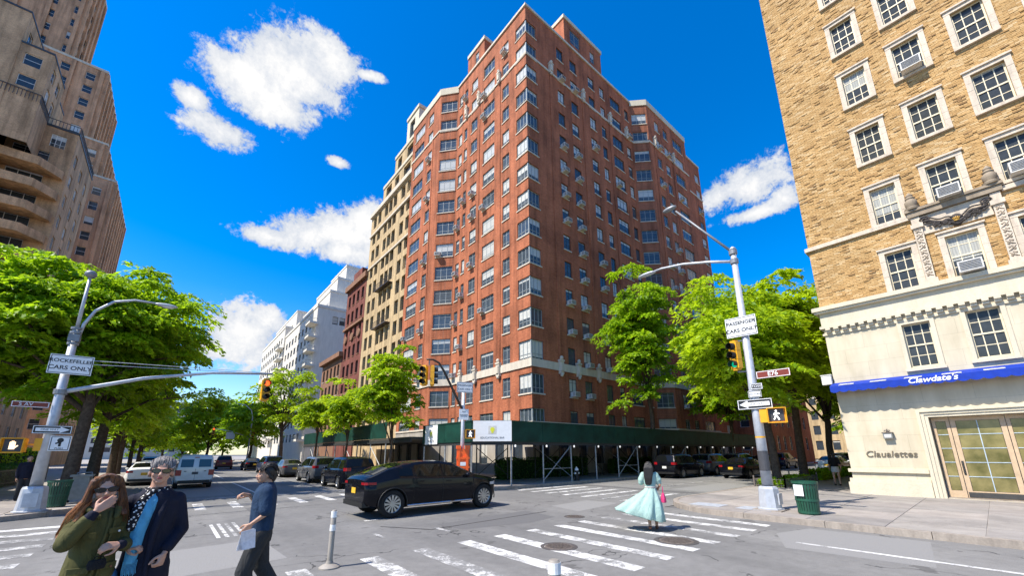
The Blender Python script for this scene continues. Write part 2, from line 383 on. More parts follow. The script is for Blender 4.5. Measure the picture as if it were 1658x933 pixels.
WMESH = {}
def window_meshes(w, h, style, fm, pm):
    key = (round(w, 2), round(h, 2), style, fm, pm)
    if key in WMESH: return WMESH[key]
    a = MB(); t = 0.05; hw = w/2
    a.box(-hw, -hw+t, -0.03, 0.04, 0, h); a.box(hw-t, hw, -0.03, 0.04, 0, h)
    a.box(-hw+t, hw-t, -0.03, 0.04, h-t, h); a.box(-hw+t, hw-t, -0.03, 0.04, 0, t)
    mt = 0.028
    if style == 'sash':          # double hung, 3 x 2 over 3 x 2
        a.box(-hw+t, hw-t, -0.035, 0.03, h*0.5-0.03, h*0.5+0.03)
        for k in (1, 2): x = -hw+w*k/3; a.box(x-mt/2, x+mt/2, -0.012, 0.012, t, h*0.5-0.03); a.box(x-mt/2, x+mt/2, -0.012, 0.012, h*0.5+0.03, h-t)
        for z in (h*0.26, h*0.76):
            for k in range(3):
                x0 = -hw+w*k/3+(t if k == 0 else mt/2); x1 = -hw+w*(k+1)/3-(t if k == 2 else mt/2); a.box(x0, x1, -0.012, 0.012, z-mt/2, z+mt/2)
    elif style == 'plain':
        a.box(-hw+t, hw-t, -0.02, 0.02, h*0.5-0.025, h*0.5+0.025)
    elif style.startswith('case'):   # steel casement: n lights across, one transom bar near the foot
        n = int(style[4:])
        for k in range(1, n): x = -hw+w*k/n; a.box(x-0.025, x+0.025, -0.02, 0.02, t, h-t)
        for k in range(n):
            x0 = -hw+w*k/n+(t if k == 0 else 0.025); x1 = -hw+w*(k+1)/n-(t if k == n-1 else 0.025)
            a.box(x0, x1, -0.015, 0.015, h*0.28-0.02, h*0.28+0.02); a.box(x0, x1, -0.015, 0.015, h*0.8-0.015, h*0.8+0.015)
    p = MB(); p.quad((-hw+t*0.5, 0.0, t*0.5), (hw-t*0.5, 0.0, t*0.5), (hw-t*0.5, 0.0, h-t*0.5), (-hw+t*0.5, 0.0, h-t*0.5))
    WMESH[key] = (a.mesh('window', fm), p.mesh('pane', pm)); return WMESH[key]
SILL = {}
def add_window(parent, O, U, u0, u1, z0, z1, style, fm, pm, recess=0.13, sill=None, sill_out=0.07):
    U = Vector((U[0], U[1], 0)).normalized(); Nn = U.cross(Zv); w = u1-u0; h = z1-z0
    fme, pme = window_meshes(w, h, style, fm, pm)
    rz = math.atan2(U.y, U.x)
    o = link('window', fme, parent, tuple(Vector(O) + U*(u0+u1)/2 + Zv*z0 - Nn*recess), rz)
    link('pane', pme, o)
    if sill:
        key = (round(w, 2), sill, sill_out, recess)
        if key not in SILL:
            b = MB(); b.box(-w/2-0.05, w/2+0.05, -recess-sill_out, -recess-0.002, -0.1, 0.01); b.box(-w/2+0.003, w/2-0.003, -recess-0.002, -0.032, -0.03, 0.012); SILL[key] = b.mesh('sill', sill)
        link('sill', SILL[key], o)
    return o

# ------------------------------------------------------------------ materials
def ashlar(name, c):
    k = N(name); sp = k.new('ShaderNodeSeparateXYZ'); k.l.new(k.coord(), sp.inputs[0])
    cb = k.new('ShaderNodeCombineXYZ'); k.l.new(k.math('ADD', sp.outputs[0], sp.outputs[1]), cb.inputs[0]); k.l.new(sp.outputs[2], cb.inputs[1])
    bt = k.new('ShaderNodeTexBrick'); k.l.new(cb.outputs[0], bt.inputs['Vector'])
    for a, v in (('Scale', 1.0), ('Mortar Size', 0.005), ('Brick Width', 1.35), ('Row Height', 0.62), ('Color1', (*c, 1)), ('Color2', (*[x*.93 for x in c], 1)), ('Mortar', (*[x*.72 for x in c], 1))): k.put(bt, a, v)
    mp = k.new('ShaderNodeMapping'); k.l.new(k.coord(), mp.inputs[0]); mp.inputs['Scale'].default_value = (1, 1, 0.15)
    d = k.mix(.8, bt.outputs['Color'], k.ramp(k.noise(2.2, 8, .65, mp.outputs[0]), [(.3, (.8, .78, .74)), (.6, (1.0, 1.0, 1.0))]), 'MULTIPLY')
    d = k.mix(.7, d, k.ramp(k.noise(.9, 6, .6), [(.35, (.84, .83, .8)), (.6, (1.0, 1.0, 1.0))]), 'MULTIPLY')
    k.base(d, .8, .25); k.bump(k.math('ADD', k.math('MULTIPLY', bt.outputs['Fac'], -.6), k.math('MULTIPLY', k.noise(30, 5), .25)), .35, .01)
asphalt('asphalt'); patch_mat('asphalt_new', (0.13, 0.128, 0.126)); patch_mat('asphalt_old', (0.24, 0.235, 0.225)); plain('tactile', (0.36, 0.38, 0.41), 0.8); stone('base_stone', (0.42, 0.38, 0.32), 0.3); paint_mat('road_paint')
brick_mat('red_brick', (0.53, 0.17, 0.075), (0.41, 0.12, 0.052), (0.31, 0.14, 0.09), stain=0.45)
brick_mat('tan_brick', (0.62, 0.45, 0.24), (0.55, 0.39, 0.2), (0.5, 0.4, 0.26), stain=0.2)
brick_mat('brown_brick', (0.66, 0.40, 0.22), (0.57, 0.34, 0.18), (0.48, 0.34, 0.23))
brick_mat('tower_brick', (0.72, 0.39, 0.21), (0.63, 0.33, 0.17), (0.52, 0.35, 0.25))
brick_mat('maroon_brick', (0.26, 0.08, 0.06), (0.22, 0.07, 0.05), (0.2, 0.1, 0.08))
stone('limestone', (0.66, 0.58, 0.46)); stone('cream_stone', (0.64, 0.57, 0.43), 0.16); ashlar('cream_ashlar', (0.64, 0.57, 0.43)); stone('white_stone', (0.72, 0.68, 0.60), 0.15)
stone('grey_wall', (0.50, 0.49, 0.46), 0.12); stone('brown_stone', (0.28, 0.15, 0.09)); stone('carved_stone', (0.36, 0.29, 0.21), 0.45); stone('dark_carving', (0.07, 0.06, 0.055), 0.3)
stone('window_stone', (0.66, 0.56, 0.44), 0.3, scale=3)
def brick_face_mat():
    k = N('yellow_brick'); at = k.new('ShaderNodeAttribute'); at.attribute_name = 'tint'
    c = k.ramp(at.outputs['Fac'], [(0.0, (0.26, 0.15, 0.065)), (0.16, (0.40, 0.24, 0.095)), (0.45, (0.49, 0.30, 0.12)), (0.8, (0.55, 0.36, 0.16)), (1.0, (0.62, 0.46, 0.26))])
    c = k.mix(0.6, c, k.ramp(k.noise(0.8, 7, 0.65), [(0.3, (0.72,) * 3), (0.6, (1.08,) * 3)]), 'MULTIPLY')
    k.base(k.mix(0.5, c, k.ramp(k.noise(40, 4), [(0.3, (0.8,) * 3), (0.7, (1.15,) * 3)]), 'MULTIPLY'), 0.85, 0.25); k.bump(k.noise(60, 5), 0.5, 0.008)
brick_face_mat()
plain('mortar', (0.46, 0.33, 0.17), 0.95, 0.1)
stone('concrete', (0.36, 0.33, 0.30), 0.22, 0.85, 0.8); slab_mat('slab', (0.36, 0.325, 0.295)); slab_mat('slab_alt', (0.32, 0.295, 0.27)); stone('kerb', (0.36, 0.31, 0.26), 0.4, 0.85, 2.5)
plain('earth', (0.10, 0.075, 0.05), 0.95, 0.1)
plain('frame_grey', (0.30, 0.33, 0.33), 0.5, 0.4); plain('frame_dark', (0.05, 0.055, 0.06), 0.5, 0.4); plain('frame_cream', (0.72, 0.63, 0.44), 0.5, 0.4, var=0.1); plain('frame_bronze', (0.06, 0.045, 0.035), 0.45); plain('frame_white', (0.72, 0.72, 0.70), 0.5)
glass_window('pane_red', (0.018, 0.024, 0.03), (0.60, 0.60, 0.56), 0.6); glass_window('pane_dark', amount=0.12); glass_window('pane_yellow', (0.014, 0.016, 0.017), (0.42, 0.42, 0.38), 0.3, 0.22); glass_window('pane_left', (0.012, 0.016, 0.02), (0.62, 0.64, 0.64), 0.5)
plain('ac_white', (0.62, 0.60, 0.55), 0.5, 0.4, var=0.12); plain('ac_dark', (0.10, 0.10, 0.105), 0.6)
plain('shed_green', (0.005, 0.04, 0.028), 0.55, 0.3, var=0.4, scale=1.3); plain('shed_steel', (0.30, 0.31, 0.31), 0.55, 0.5, 0.4, 0.3); plain('shed_timber', (0.06, 0.055, 0.045), 0.8); plain('shed_dark', (0.03, 0.032, 0.032), 0.7)
plain('pole_grey', (0.47, 0.49, 0.52), 0.5, 0.5, 0.3, 0.15); plain('pole_dark', (0.22, 0.23, 0.24), 0.5, 0.5, 0.3); plain('sign_white', (0.80, 0.80, 0.79), 0.4, 0.4, var=0.05); plain('sign_black', (0.015, 0.015, 0.016), 0.4); plain('sign_brown', (0.20, 0.035, 0.02), 0.4, 0.4, var=0.08); plain('letter_grey', (0.06, 0.06, 0.065), 0.5)
plain('signal_yellow', (0.75, 0.36, 0.015), 0.4, 0.4, var=0.08); plain('signal_black', (0.012, 0.012, 0.012), 0.5); plain('lens_dark', (0.02, 0.016, 0.014), 0.25)
def emit(name, c, s):
    k = N(name); k.base(c, 0.4); k.put(k.b, 'Emission Color', (*c, 1)); k.put(k.b, 'Emission Strength', s)
emit('light_red', (1.0, 0.10, 0.02), 1.6); emit('light_green', (0.0, 0.6, 0.28), 0.4); emit('light_walk', (1.0, 1.0, 1.0), 1.5); emit('light_hand', (1.0, 0.70, 0.42), 1.2); emit('bulb', (1.0, 0.97, 0.9), 0.5)
plain('orange_plastic', (0.95, 0.13, 0.015), 0.4, 0.5, var=0.12); plain('can_green', (0.012, 0.075, 0.042), 0.45, 0.5); plain('can_grey', (0.2, 0.21, 0.2), 0.5)
plain('iron', (0.17, 0.14, 0.12), 0.6, 0.4, 0.4, 0.4, 20); plain('iron_ring', (0.10, 0.09, 0.085), 0.65, 0.4, 0.3, 0.3, 20)
plain('awning_blue', (0.004, 0.034, 0.33), 0.65, 0.3, var=0.15); plain('bollard_grey', (0.30, 0.27, 0.23), 0.6); plain('tape_white', (0.78, 0.77, 0.74), 0.5)
plain('bark', (0.085, 0.062, 0.045), 0.95, 0.1, var=0.4, scale=9, bump=0.6)
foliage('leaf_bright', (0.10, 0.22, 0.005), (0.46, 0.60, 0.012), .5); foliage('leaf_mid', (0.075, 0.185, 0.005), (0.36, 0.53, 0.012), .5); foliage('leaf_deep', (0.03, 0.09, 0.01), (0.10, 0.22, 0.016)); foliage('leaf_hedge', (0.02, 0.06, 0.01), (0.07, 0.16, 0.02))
def car_paint(name, c, rough=0.22, coat=0.3, metal=0.0):
    k = N(name); d = k.ramp(k.noise(2.5, 6), [(0.3, c), (0.7, tuple(x*1.25+0.002 for x in c))]); k.base(d, rough, 0.1, metal); k.put(k.b, 'Coat Weight', coat); k.put(k.b, 'Coat Roughness', 0.04)
car_paint('paint_black', (0.003, 0.0035, 0.006)); car_paint('paint_grey', (0.10, 0.10, 0.105), metal=0.3); car_paint('paint_silver', (0.42, 0.44, 0.46), 0.35, 0.6, 0.3); car_paint('paint_white', (0.7, 0.7, 0.69)); car_paint('paint_blue', (0.02, 0.03, 0.07)); car_paint('paint_maroon', (0.12, 0.03, 0.03))
k_ = N('car_glass'); k_.base((0.006, 0.007, 0.007), 0.03, 0.3)
k_ = N('van_glass'); k_.base((0.02, 0.06, 0.09), 0.05, 0.6)
plain('tyre', (0.018, 0.018, 0.018), 0.85, 0.2); plain('rim', (0.42, 0.42, 0.41), 0.3, 0.5, 0.8, 0.15); plain('trim_black', (0.012, 0.012, 0.012), 0.5); plain('chrome', (0.6, 0.6, 0.6), 0.15, 0.5, 1.0); plain('plate_yellow', (0.72, 0.42, 0.03), 0.5); plain('plate_white', (0.7, 0.7, 0.66), 0.5)
k_ = N('tail_red'); k_.base((0.28, 0.008, 0.012), 0.12, 0.6); k_ = N('head_clear'); k_.base((0.5, 0.5, 0.5), 0.1, 0.6)

# ------------------------------------------------------------------ the ground, roads and pavements
g = MB(); g.quad((-1500, -1500, -0.02), (1500, -1500, -0.02), (1500, 1500, -0.02), (-1500, 1500, -0.02)); struct(g.build('ground', 'asphalt_new'))
r_ = MB(); r_.quad((-2.6, -60, 0), (13.6, -60, 0), (13.6, 420, 0), (-2.6, 420, 0)); road = struct(r_.build('avenue_road', 'asphalt'))
r_ = MB(); r_.quad((-80, 7.9, -0.004), (-2.6, 7.9, -0.004), (-2.6, 19.6, -0.004), (-80, 19.6, -0.004)); r_.quad((13.6, 7.9, -0.004), (300, 7.9, -0.004), (300, 17.6, -0.004), (13.6, 17.6, -0.004))
side_road = struct(r_.build('side_road', 'asphalt'))

def arc(cx, cy, r, a0, a1, n=12): return [(cx+r*math.cos(R(a0+(a1-a0)*k/n)), cy+r*math.sin(R(a0+(a1-a0)*k/n))) for k in range(n+1)]
def clip(poly, clipper):
    out = list(poly); n = len(clipper)
    for i in range(n):
        a, b = clipper[i], clipper[(i+1) % n]; inp = out; out = []
        if not inp: return []
        side = lambda p: (b[0]-a[0])*(p[1]-a[1]) - (b[1]-a[1])*(p[0]-a[0])
        for j in range(len(inp)):
            p, q = inp[j], inp[(j+1) % len(inp)]; sp, sq = side(p), side(q)
            if sp >= 0: out.append(p)
            if sp*sq < 0: t = sp/(sp-sq); out.append((p[0]+(q[0]-p[0])*t, p[1]+(q[1]-p[1])*t))
    return out
def area(p): return abs(sum(p[i][0]*p[(i+1) % len(p)][1]-p[(i+1) % len(p)][0]*p[i][1] for i in range(len(p)))/2)
KH = 0.14
def sidewalk(name, edge, back, slab_box=None, sz=1.55, kerb_len=1.9, kerb_range=None):
    """edge: kerb line, ordered so that the pavement lies to its left; back closes the polygon"""
    poly = edge + back
    o = struct(MB().prism(offset_poly(edge, 0.17) + back, -0.01, KH).build(name, 'concrete'))
    inner = offset_poly(edge, 0.19) + back
    if slab_box:
        x0, x1, y0, y1 = slab_box; ny = int((y1-y0)/sz); nx = int((x1-x0)/sz)
        for i in range(nx):
            for j in range(ny):
                a, b = x0+i*sz, y0+j*sz
                p = clip([(a+.008, b+.008), (a+sz-.008, b+.008), (a+sz-.008, b+sz-.008), (a+.008, b+sz-.008)], inner)
                if len(p) > 2 and area(p) > 0.08:
                    MB().prism(p, KH+0.001, KH+0.014+random.uniform(-.003, .003)).build('paving_slab', random.choice(['slab', 'slab', 'slab_alt']), o)
    # kerb stones
    pts = [Vector(p) for p in edge]; acc = 0; seg = [pts[0]]; 
    def emit_kerb(sg):
        if len(sg) < 2: return
        ou = [Vector((p.x, p.y)) for p in sg]; inn = offset_poly([(p.x, p.y) for p in sg], 0.165)
        MB().prism([tuple(p) for p in ou] + list(reversed(inn)), -0.015, KH+0.012+random.uniform(-.004, .004)).build('kerb_stone', 'kerb', o)
    for i in range(1, len(pts)):
        p, q = pts[i-1], pts[i]; L = (q-p).length; d = (q-p)/L; t = 0
        while acc + (L-t) >= (kl := kerb_len if (p+d*t).length < 34 else 60):
            t += max(kl-acc, .01); e = p+d*t; seg.append(e-d*0.006); emit_kerb(seg); seg = [e+d*0.006]; acc = 0
        acc += L-t
        if (q-seg[-1]).length > 1e-3: seg.append(q)
    emit_kerb(seg)
    return o
def offset_poly(edge, d):
    """shift an open polyline to its left by d"""
    pts = [Vector(p) for p in edge]; out = []
    for i, p in enumerate(pts):
        ns = []
        if i > 0: t = (p-pts[i-1]).normalized(); ns.append(Vector((-t.y, t.x)))
        if i < len(pts)-1: t = (pts[i+1]-p).normalized(); ns.append(Vector((-t.y, t.x)))
        n = sum(ns, Vector((0, 0))); n.normalize(); out.append(tuple(p+n*(d/max(.4, n.dot(ns[0])))))
    return out
# south-east corner (right of the camera): pavement lies to the left of a kerb walked from east to south
edge = [(70, 8.4), (40, 8.4), (28, 8.4)] + arc(16.0, 5.35, 3.05, 90, 180, 12) + [(12.95, -2), (12.95, -12)]
se = sidewalk('pavement_right', edge, [(70, -12)], (12.95, 25, -4.2, 8.4))
# tactile ramps set in the corner
for (x, y) in ((13.75, 6.55), (13.85, 5.1)):
    t_ = MB(); t_.box(x, x+0.75, y-0.5, y+0.5, KH+0.016, KH+0.022)
    for i in range(7):
        for j in range(9): t_.box(x+.06+i*.1, x+.09+i*.1, y-.45+j*.11, y-.42+j*.11, KH+0.022, KH+0.027)
    t_.build('tactile_plate', 'tactile', se)
# north-east corner (under the scaffold)
edge = [(10.2, 420), (10.2, 40)] + [(10.2, 30)] + arc(13.2, 19.9, 3.0, 180, 270, 10) + [(30, 16.9), (90, 16.9)]
ne = sidewalk('pavement_scaffold', edge, [(90, 420)], (10.2, 24, 16.9, 24.5), kerb_len=2.4)
# north-west corner (left)
edge = [(-60, 18.9)] + arc(-4.6, 21.4, 2.5, 270, 360, 10) + [(-2.1, 40), (-2.1, 420)]
nw = sidewalk('pavement_left', edge, [(-60, 420)], (-9.8, -2.1, 18.9, 34.5), kerb_len=2.2)

# painted markings: bars 4 mm above the asphalt
def bar(x0, x1, y0, y1, par=None, z=0.004, skew=0.0):
    b = MB(); n = 8; b.quad((x0, y0, z), (x1, y0, z), (x1+skew, y1, z), (x0+skew, y1, z)); return b.build('road_marking', 'road_paint', par or road)
for x in (3.0, 4.03, 5.1, 6.1, 7.12, 8.1, 9.05, 10.08, 11.1, 12.05):
    bar(x-0.02, x+0.33 if x < 7 else x+0.3, 4.15, 7.9)
for x in (-1.3, -0.3, 0.7, 1.75): bar(x, x+0.32, 4.15, 7.9)
for y in (9.7, 10.75, 11.8, 12.85, 13.9, 14.95, 16.0): bar(14.0, 18.2, y, y+0.34, side_road)
for y in (9.2, 10.25, 11.3, 12.35, 13.4, 14.45, 15.5, 16.6): bar(-6.6, -1.75, y, y+0.42)
for x in (-1.2, -0.1, 1.0, 2.1, 3.2, 4.3, 5.4, 6.5, 7.6): bar(x, x+0.33, 18.2, 20.6)
bar(-1.8, 9.8, 22.6, 22.85)                                   # stop line
bar(10.42, 10.54, -12, 3.1)                                   # parking lane line on the right
bar(3.6, 3.72, 23, 34); bar(3.6, 3.72, 40, 52); bar(3.6, 3.72, 58, 70)
for k in range(4): bar(1.15+0.17*k, 1.23+0.17*k, 12.0, 14.4)
bar(4.6, 5.0, 12.02, 12.14); bar(5.55, 5.67, 9.1, 9.75); bar(4.05, 4.15, 9.4, 10.1)
bar(19.5, 60, 12.4, 12.52, side_road)
for (x0, y0, x1, y1, w) in ((4.6, 10.9, 5.4, 9.6, .05), (5.4, 9.6, 9.8, 9.9, .05), (-1.5, 16.8, 9.0, 17.1, .04), (2.8, 22, 3.0, 60, .05), (6.9, 20, 7.0, 70, .06)):
    d = Vector((x1-x0, y1-y0)).normalized(); nrm = Vector((-d.y, d.x))*w/2
    MB().poly([(x0-nrm.x, y0-nrm.y, .003), (x1-nrm.x, y1-nrm.y, .003), (x1+nrm.x, y1+nrm.y, .003), (x0+nrm.x, y0+nrm.y, .003)]).build('tar_seam', 'trim_black', road)
for (x0, x1, y0, y1) in ((0.4, 2.9, 24, 30), (4.2, 6.4, 31, 38), (-1.6, 0.1, 14.5, 17.4), (20, 26, 9.2, 11.2)):
    MB().quad((x0, y0, .002), (x1, y0, .002), (x1, y1, .002), (x0, y1, .002)).build('asphalt_patch', 'asphalt_old', road)

for (pts, mt) in (([(5.9, 10.2), (9.4, 10.5), (9.2, 8.9), (8.0, 8.7), (6.0, 9.1)], 'asphalt_new'), ([(-.6, 8.6), (2.0, 8.9), (1.9, 11.2), (-.9, 10.9)], 'asphalt_old'), ([(9.9, 1.0), (12.6, 1.2), (12.5, 3.4), (11.3, 3.7), (9.8, 3.1)], 'asphalt_old'), ([(2.4, 14.8), (2.9, 14.8), (2.9, 17.9), (2.4, 17.9)], 'asphalt_new'), ([(18.8, 9.0), (19.4, 9.0), (19.4, 16.4), (18.8, 16.4)], 'asphalt_new'), ([(10.6, 9.2), (13.4, 9.6), (13.2, 11.0), (10.9, 10.8)], 'asphalt_old')):
    MB().poly([(x+random.uniform(-.05, .05), y+random.uniform(-.05, .05), .0022) for x, y in pts]).build('asphalt_patch', mt, road)

def manhole(x, y, r, label):
    t = thing('manhole_cover', label, 'manhole cover', (x, y, 0))
    b = MB(); b.lathe([(r*1.28, .0), (r*1.28, .007), (r*1.04, .011), (r*1.02, .005), (r*1.0, .002)], 36); b.build('ring', 'iron_ring', t)
    b = MB(); b.lathe([(r*1.0, .004), (r*.94, .012), (0.001, .012)], 32)
    for i in range(-6, 7):
        for j in range(-6, 7):
            px, py = i*r/6.8, j*r/6.8
            if math.hypot(px, py) < r*.85: b.box(px-r*.045, px+r*.045, py-r*.045, py+r*.045, .012, .02)
    b.build('lid', 'iron', t)
manhole(8.75, 4.85, .36, 'large round iron manhole cover on the crosswalk below the woman in the mint dress')
manhole(6.45, 6.17, .3, 'worn iron manhole cover between white crosswalk bars, left of the large one')
manhole(9.65, 8.55, .24, 'small rusty manhole cover in the road just above the crosswalk bars')

# ------------------------------------------------------------------ red brick corner apartment house
RB = thing('apartment_building', 'tall red brick corner apartment building with corner windows and cream belt courses', 'building', (21.5, 23, 0))
RBO = Vector((21.5, 23, 0))
FP = [(20.0, 44.8), (20.0, 37.3), (21.5, 35.5), (21.5, 23.0), (40.0, 23.0), (41.5, 21.5), (51.8, 21.5), (51.8, 23.0), (59.5, 23.0)]
FLOORS = [5.34+2.84*k for k in range(15)]; WH = 1.62; ZR = 46.9
COLS = {0: [(0.75, 3.45, 'case3'), (4.6, 5.8, 'case2')], 1: [(0.14, 2.2, 'case3')],
        2: [(0.35, 1.05, 'case1'), (1.55, 2.15, 'case1'), (3.0, 4.2, 'case2'), (5.4, 7.4, 'case3'), (8.75, 9.8, 'case2')],
        3: [(4.5, 5.5, 'case2'), (6.65, 7.75, 'case2'), (9.85, 10.9, 'case2'), (12.0, 12.85, 'case2'), (14.1, 16.1, 'case3'), (17.1, 17.95, 'case1')],
        4: [(0.14, 1.98, 'case3')], 5: [(1.75, 2.8, 'case2'), (3.9, 5.0, 'case2'), (6.5, 9.1, 'case3')], 7: [(5.9, 7.3, 'case2')]}
CWL, CWR = 1.57, 1.42
wb = MB()
nseg = {}
for i in range(len(FP)-1):
    p, q = Vector(FP[i]), Vector(FP[i+1]); L = (q-p).length; U = (q-p).normalized()
    ops = []
    for zt in FLOORS:
        for (u0, u1, st) in COLS.get(i, []): ops.append((u0, u1, zt-WH-4.2, zt-4.2))
        if i == 2: ops.append((L-CWL, L, zt-WH-4.2, zt-4.2))
        if i == 3: ops.append((0, CWR, zt-WH-4.2, zt-4.2))
    ops = [(a, b, max(c, 0.001), d) for a, b, c, d in ops]
    facade(wb, (p.x-RBO.x, p.y-RBO.y, 4.2), (U.x, U.y), L, ZR-4.2, ops, 0.2)
# roof and rear
wb.poly([(p[0]-RBO.x, p[1]-RBO.y, ZR-0.6) for p in FP] + [(59.5-RBO.x, 44.8-RBO.y, ZR-0.6)])
wb.quad((59.5-21.5, 0, 0), (59.5-21.5, 21.8, 0), (59.5-21.5, 21.8, ZR), (59.5-21.5, 0, ZR)); wb.quad((38, 21.8, 0), (-1.5, 21.8, 0), (-1.5, 21.8, ZR), (38, 21.8, ZR))
wb.build('wall', 'red_brick', RB)
# windows
for i in range(len(FP)-1):
    p, q = Vector(FP[i]), Vector(FP[i+1]); U = (q-p).normalized()
    for f, zt in enumerate(FLOORS):
        for (u0, u1, st) in COLS.get(i, []):
            add_window(RB, (p.x-RBO.x, p.y-RBO.y, 0), U, u0, u1, zt-WH if f else 4.2, zt, st, 'frame_grey' if (i != 3) else 'frame_dark', 'pane_red', 0.12, 'limestone')
cw = MB(); t = 0.05
def cwleg(mb, L, ax):
    def bx(a, b, z0, z1, d=0.03):
        if ax == 0: mb.box(a, b, 0.10, 0.10+2*d, z0, z1)
        else: mb.box(0.10, 0.10+2*d, a, b, z0, z1)
    bx(0.17, L, 0, t); bx(0.17, L, WH-t, WH); bx(0.17, L, WH*.28-.02, WH*.28+.02, .022); bx(L-t, L, t, WH-t)
    for k in (1, 2): x = 0.1+(L-.1)*k/3; bx(x-.025, x+.025, t, WH-t, .025)
cwleg(cw, CWR, 0); cwleg(cw, CWL, 1); cw.box(.06, .17, .06, .17, 0, WH)
cwm = cw.mesh('corner_window', 'frame_grey')
pa = MB(); pa.quad((.13, .13, .02), (CWR, .13, .02), (CWR, .13, WH), (.13, .13, WH)); pa = pa.mesh('pane', 'pane_red')
pb = MB(); pb.quad((.13, CWL, .02), (.13, .13, .02), (.13, .13, WH), (.13, CWL, WH)); pb = pb.mesh('pane', 'pane_red')
cs_ = MB(); cs_.box(-.07, CWR+.05, -.07, -.003, -.1, .01); cs_.box(-.07, -.003, -.003, CWL+.05, -.1, .01); cs_ = cs_.mesh('sill', 'limestone')
for f, zt in enumerate(FLOORS):
    o = link('corner_window', cwm, RB, (0, 0, zt-WH)); link('pane', pa, o); link('pane', pb, o); link('sill', cs_, o)
FPl = [(p[0]-RBO.x, p[1]-RBO.y) for p in FP]
b = MB(); band(b, FPl, 8.72, 9.40, 0.10); b.build('belt_course', 'limestone', RB)
b = MB(); band(b, FPl, 40.62, 40.85, 0.09); b.build('belt_course', 'limestone', RB)
b = MB(); band(b, FPl[2:5], ZR-0.12, ZR+0.16, 0.14, 0.35); b.build('coping', 'limestone', RB)
b = MB(); band(b, FPl[:3], ZR-0.75, ZR+0.2, 0.1, 0.35); b.build('parapet', 'cream_stone', RB)
b = MB(); band(b, FPl[4:7], ZR-0.55, ZR+0.3, 0.1, 0.35); b.build('parapet', 'cream_stone', RB)
b = MB(); band(b, FPl[6:], ZR-0.1, ZR+0.2, 0.1, 0.35); b.build('coping', 'cream_stone', RB)
# roof railing behind the corner parapet
for (x0, y0, x1, y1) in ((.5, .5, 6.5, .5), (.5, .5, .5, 7)):
    rr = MB(); n = 12
    for k in range(n+1):
        x, y = x0+(x1-x0)*k/n, y0+(y1-y0)*k/n; rr.tube([(x, y, ZR-.6), (x, y, ZR+.55)], .02, 5)
    rr.tube([(x0, y0, ZR+.55), (x1, y1, ZR+.55)], .025, 5); rr.build('roof_railing', 'frame_dark', RB)
# penthouse blocks
def pent(x0, x1, y0, y1, z1, wins, face):
    w_ = MB()
    if face == 'S': facade(w_, (x0, y0, ZR-.05), (1, 0), x1-x0, z1-ZR+.05, wins, .15)
    else: w_.quad((x0, y0, ZR-.6), (x1, y0, ZR-.6), (x1, y0, z1), (x0, y0, z1))
    if face == 'W': facade(w_, (x0, y1, ZR-.05), (0, -1), y1-y0, z1-ZR+.05, wins, .15)
    else: w_.quad((x0, y1, ZR-.6), (x0, y0, ZR-.6), (x0, y0, z1), (x0, y1, z1))
    w_.quad((x1, y0, ZR-.6), (x1, y1, ZR-.6), (x1, y1, z1), (x1, y0, z1)); w_.quad((x1, y1, ZR-.6), (x0, y1, ZR-.6), (x0, y1, z1), (x1, y1, z1)); w_.quad((x0, y0, z1-.1), (x1, y0, z1-.1), (x1, y1, z1-.1), (x0, y1, z1-.1))
    o = w_.build('penthouse', 'red_brick', RB)
    c = MB(); band(c, [(x0, y1), (x0, y0), (x1, y0), (x1, y1)], z1-.35, z1+.12, .12, .3); c.build('coping', 'cream_stone', o)
    for wdw in wins:
        if face == 'S': add_window(o, (x0, y0, ZR-.05), (1, 0), *wdw, 'case2', 'frame_grey', 'pane_red', .1)
        else: add_window(o, (x0, y1, ZR-.05), (0, -1), *wdw, 'case2', 'frame_grey', 'pane_red', .1)
pent(5.95, 12.7, 0.004, 7, 50.8, [(1.0, 2.7, .9, 2.9), (4.6, 5.4, .9, 2.5)], 'S')
pent(0.004, 5, 7.1, 10.5, 49.8, [(1.6, 2.3, .4, 2.0)], 'W')
# thin brick pilaster strips and downpipes
for (x, y, ax) in ((0, 4.17, 1), (0, 7.85, 1), (3.4, 0, 0), (8.6, 0, 0), (13.6, 0, 0), (-1.5, 15.9, 1), (21.2, -1.5, 0), (25.9, -1.5, 0)):
    b = MB()
    if ax: b.box(x-.06, x-.002, y-.11, y+.11, 9.42, 40.6)
    else: b.box(x-.11, x+.11, y-.06, y-.002, 9.42, 40.6)
    b.build('pilaster_strip', 'red_brick', RB)
# carved stone brackets on the belt courses
def bracket():
    b = MB(); b.box(-.22, .22, -.26, .02, -.75, .35); b.box(-.28, .28, -.32, .02, .35, .5); b.box(-.16, .16, -.34, -.26, -.5, .2); b.ellipsoid((0, -.2, .66), (.17, .17, .2), 10, 6); b.ellipsoid((0, -.18, -.85), (.15, .15, .16), 10, 6)
    return b.mesh('carved_bracket', 'limestone')
bm_ = bracket()
for (x, y, z, rz) in ((3.4, 0, 9.2, 0), (5.7, 0, 9.2, 0), (8.6, 0, 9.2, 0), (0, 4.17, 9.2, -90), (0, 7.85, 9.2, -90), (0, 10.4, 9.2, -90),
                      (3.4, 0, 41.3, 0), (8.6, 0, 41.3, 0), (13.6, 0, 41.3, 0), (0, 4.17, 41.3, -90), (0, 7.85, 41.6, -90), (0, 10.4, 41.6, -90), (21.2, -1.5, 41.3, 0), (25.9, -1.5, 41.3, 0), (17.0, 0, 41.3, 0)):
    link('carved_bracket', bm_, RB, (x, y, z), R(rz))
